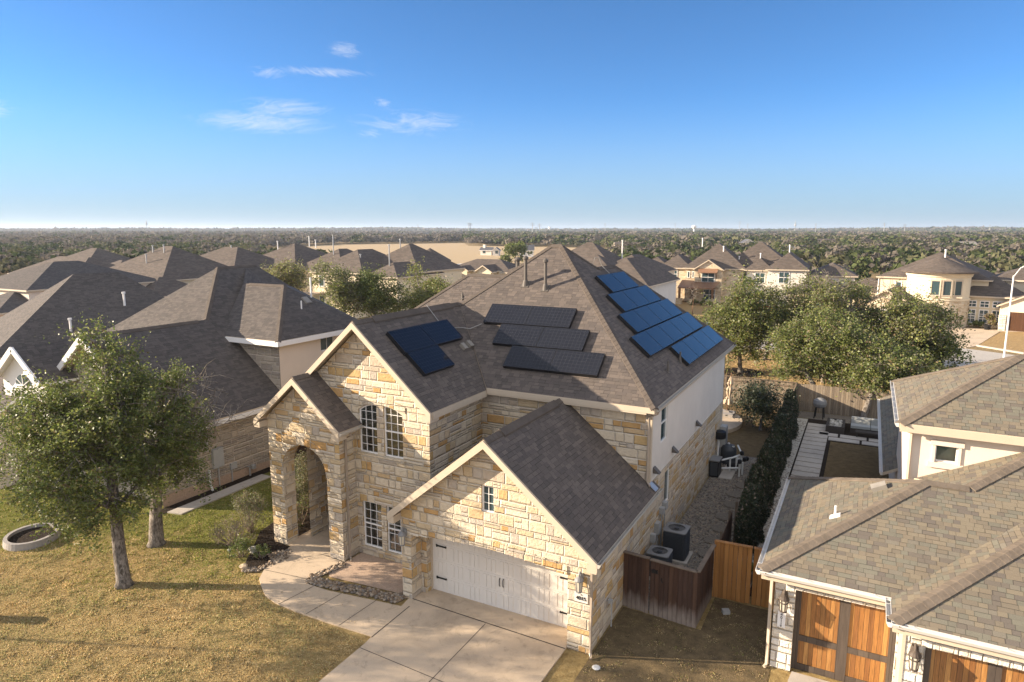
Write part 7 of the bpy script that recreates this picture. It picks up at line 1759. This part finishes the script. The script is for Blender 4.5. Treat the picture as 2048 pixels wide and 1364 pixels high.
def woods(name, r0, r1, step, nf, size, seed, hmin, hmax, spread, leaf, palette, thin=0.0):
    """crowns as clouds of leaf clumps over a sector of the plain"""
    rng = np.random.default_rng(seed); n = int((r1 * r1 - r0 * r0) * R(96) / 2 / (step * step))
    r = np.sqrt(rng.uniform(r0 * r0, r1 * r1, n)); a = rng.uniform(R(27.8 - 48 + 90), R(27.8 + 48 + 90), n)
    p = np.stack([r * np.cos(a), r * np.sin(a)], 1)
    keep = ~inside(FIELD, p) & ~inside(BARE, p)
    d = np.min(np.linalg.norm(p[:, None] - CLEAR[None], axis=2), axis=1); keep &= d > 18
    # clearings, and the gardens nearer than the first line of trees
    side = np.degrees(a) - 90 - 27.8                      # + = left of the view
    keep &= (r > np.where(side > 4, 205, np.where(side > -4, 300, 150)))
    cl = np.sin(p[:, 0] * .013 + 1.3 * np.sin(p[:, 1] * .009)) * np.sin(p[:, 1] * .011 + .9 * np.sin(p[:, 0] * .015))
    keep &= ~((cl > .62) & (rng.random(n) < thin + .55))
    keep &= rng.random(n) > thin
    p, r, side, cl = p[keep], r[keep], side[keep], cl[keep]; n = len(p)
    zb = np.array([hills(rr, math.atan2(y, x)) for rr, (x, y) in zip(r, p)])
    h = rng.uniform(hmin, hmax, n); w = h * rng.uniform(.42, .68, n) * spread
    d = rng.normal(size=(n, nf, 3)); d /= np.linalg.norm(d, axis=2, keepdims=True); d[:, :, 2] = np.abs(d[:, :, 2]) * 1.0 - .25
    lump = 1 + .28 * np.sin(d[:, :, 0] * 5 + rng.uniform(0, 6, (n, 1))) * np.sin(d[:, :, 1] * 5 + rng.uniform(0, 6, (n, 1)))
    q = d * (rng.uniform(.70, 1.06, (n, nf)) * lump)[:, :, None]
    c = np.empty((n, nf, 3)); c[:, :, 0] = p[:, None, 0] + q[:, :, 0] * w[:, None]; c[:, :, 1] = p[:, None, 1] + q[:, :, 1] * w[:, None]
    c[:, :, 2] = zb[:, None] + h[:, None] * .5 + q[:, :, 2] * h[:, None] * .5
    # faces lie roughly along the crown surface
    nn = d + rng.normal(size=d.shape) * .45; nn /= np.linalg.norm(nn, axis=2, keepdims=True)
    ref = rng.normal(size=d.shape); a1 = np.cross(nn, ref); a1 /= np.linalg.norm(a1, axis=2, keepdims=True); b1 = np.cross(nn, a1)
    s = (leaf * w)[:, None, None] * rng.uniform(.6, 1.3, (n, nf, 1))
    v = np.stack([c - a1 * s, c + b1 * s * .8, c + a1 * s, c - b1 * s * .8], 2).reshape(-1, 4, 3)
    # kind of tree by place: bare grey on the left plain, green belts, olive on the right
    pg = palette(side, r, rng.random(n), cl)
    mi = np.repeat(pg, nf)
    fl = rng.random(len(mi)) < .10; mi = np.where(fl, rng.integers(0, 3, len(mi)), mi)
    o = mesh_quads(name, v, rng, ['wood_green', 'wood_olive', 'wood_grey', 'wood_dark'], None, None, mi); o['kind'] = 'stuff'
    print(name, n, 'crowns', len(v)); return o
def pal(side, r, u, cl):
    belt = (side > 4) & (r < 430)
    grey = np.where(side > 4, np.where(belt, .14, .80), np.where(r < 700, .34, .42)) + .25 * (cl < -.25)
    g = np.where(u < grey, 2, np.where(u < grey + (1 - grey) * .45, 0, np.where(u < grey + (1 - grey) * .78, 1, 3)))
    return g
woods('woods', 150, 480, 5.2, 84, 1, 1, 3.4, 7.0, 1.15, .20, pal, .10)
woods('woods', 480, 1100, 8.6, 44, 1, 2, 4.5, 8.5, 1.35, .28, pal, .06)
woods('woods', 1100, 2600, 22.0, 30, 1, 3, 5.0, 9.5, 2.1, .36, pal, .04)
woods('woods', 2600, 6200, 46.0, 22, 1, 4, 7.0, 11.5, 3.6, .42, pal, .0)

# ------------------------------------------------------------------ air: pale haze that fades the far plain
hz = MB().box((-9000, -400, -1.2), (6500, 8800, 62)).build('haze', plain('unused', (.5, .5, .5)))
hz['kind'] = 'stuff'
hm = bpy.data.materials.new('haze air'); hm.use_nodes = True; nn_, ll_ = hm.node_tree.nodes, hm.node_tree.links; nn_.clear()
ho = nn_.new('ShaderNodeOutputMaterial'); hv = nn_.new('ShaderNodeVolumePrincipled')
hv.inputs['Color'].default_value = (.72, .84, 1.0, 1); hv.inputs['Density'].default_value = 0.00013; hv.inputs['Anisotropy'].default_value = 0.2
ll_.new(hv.outputs[0], ho.inputs['Volume'])
hz.data.materials.clear(); hz.data.materials.append(hm)
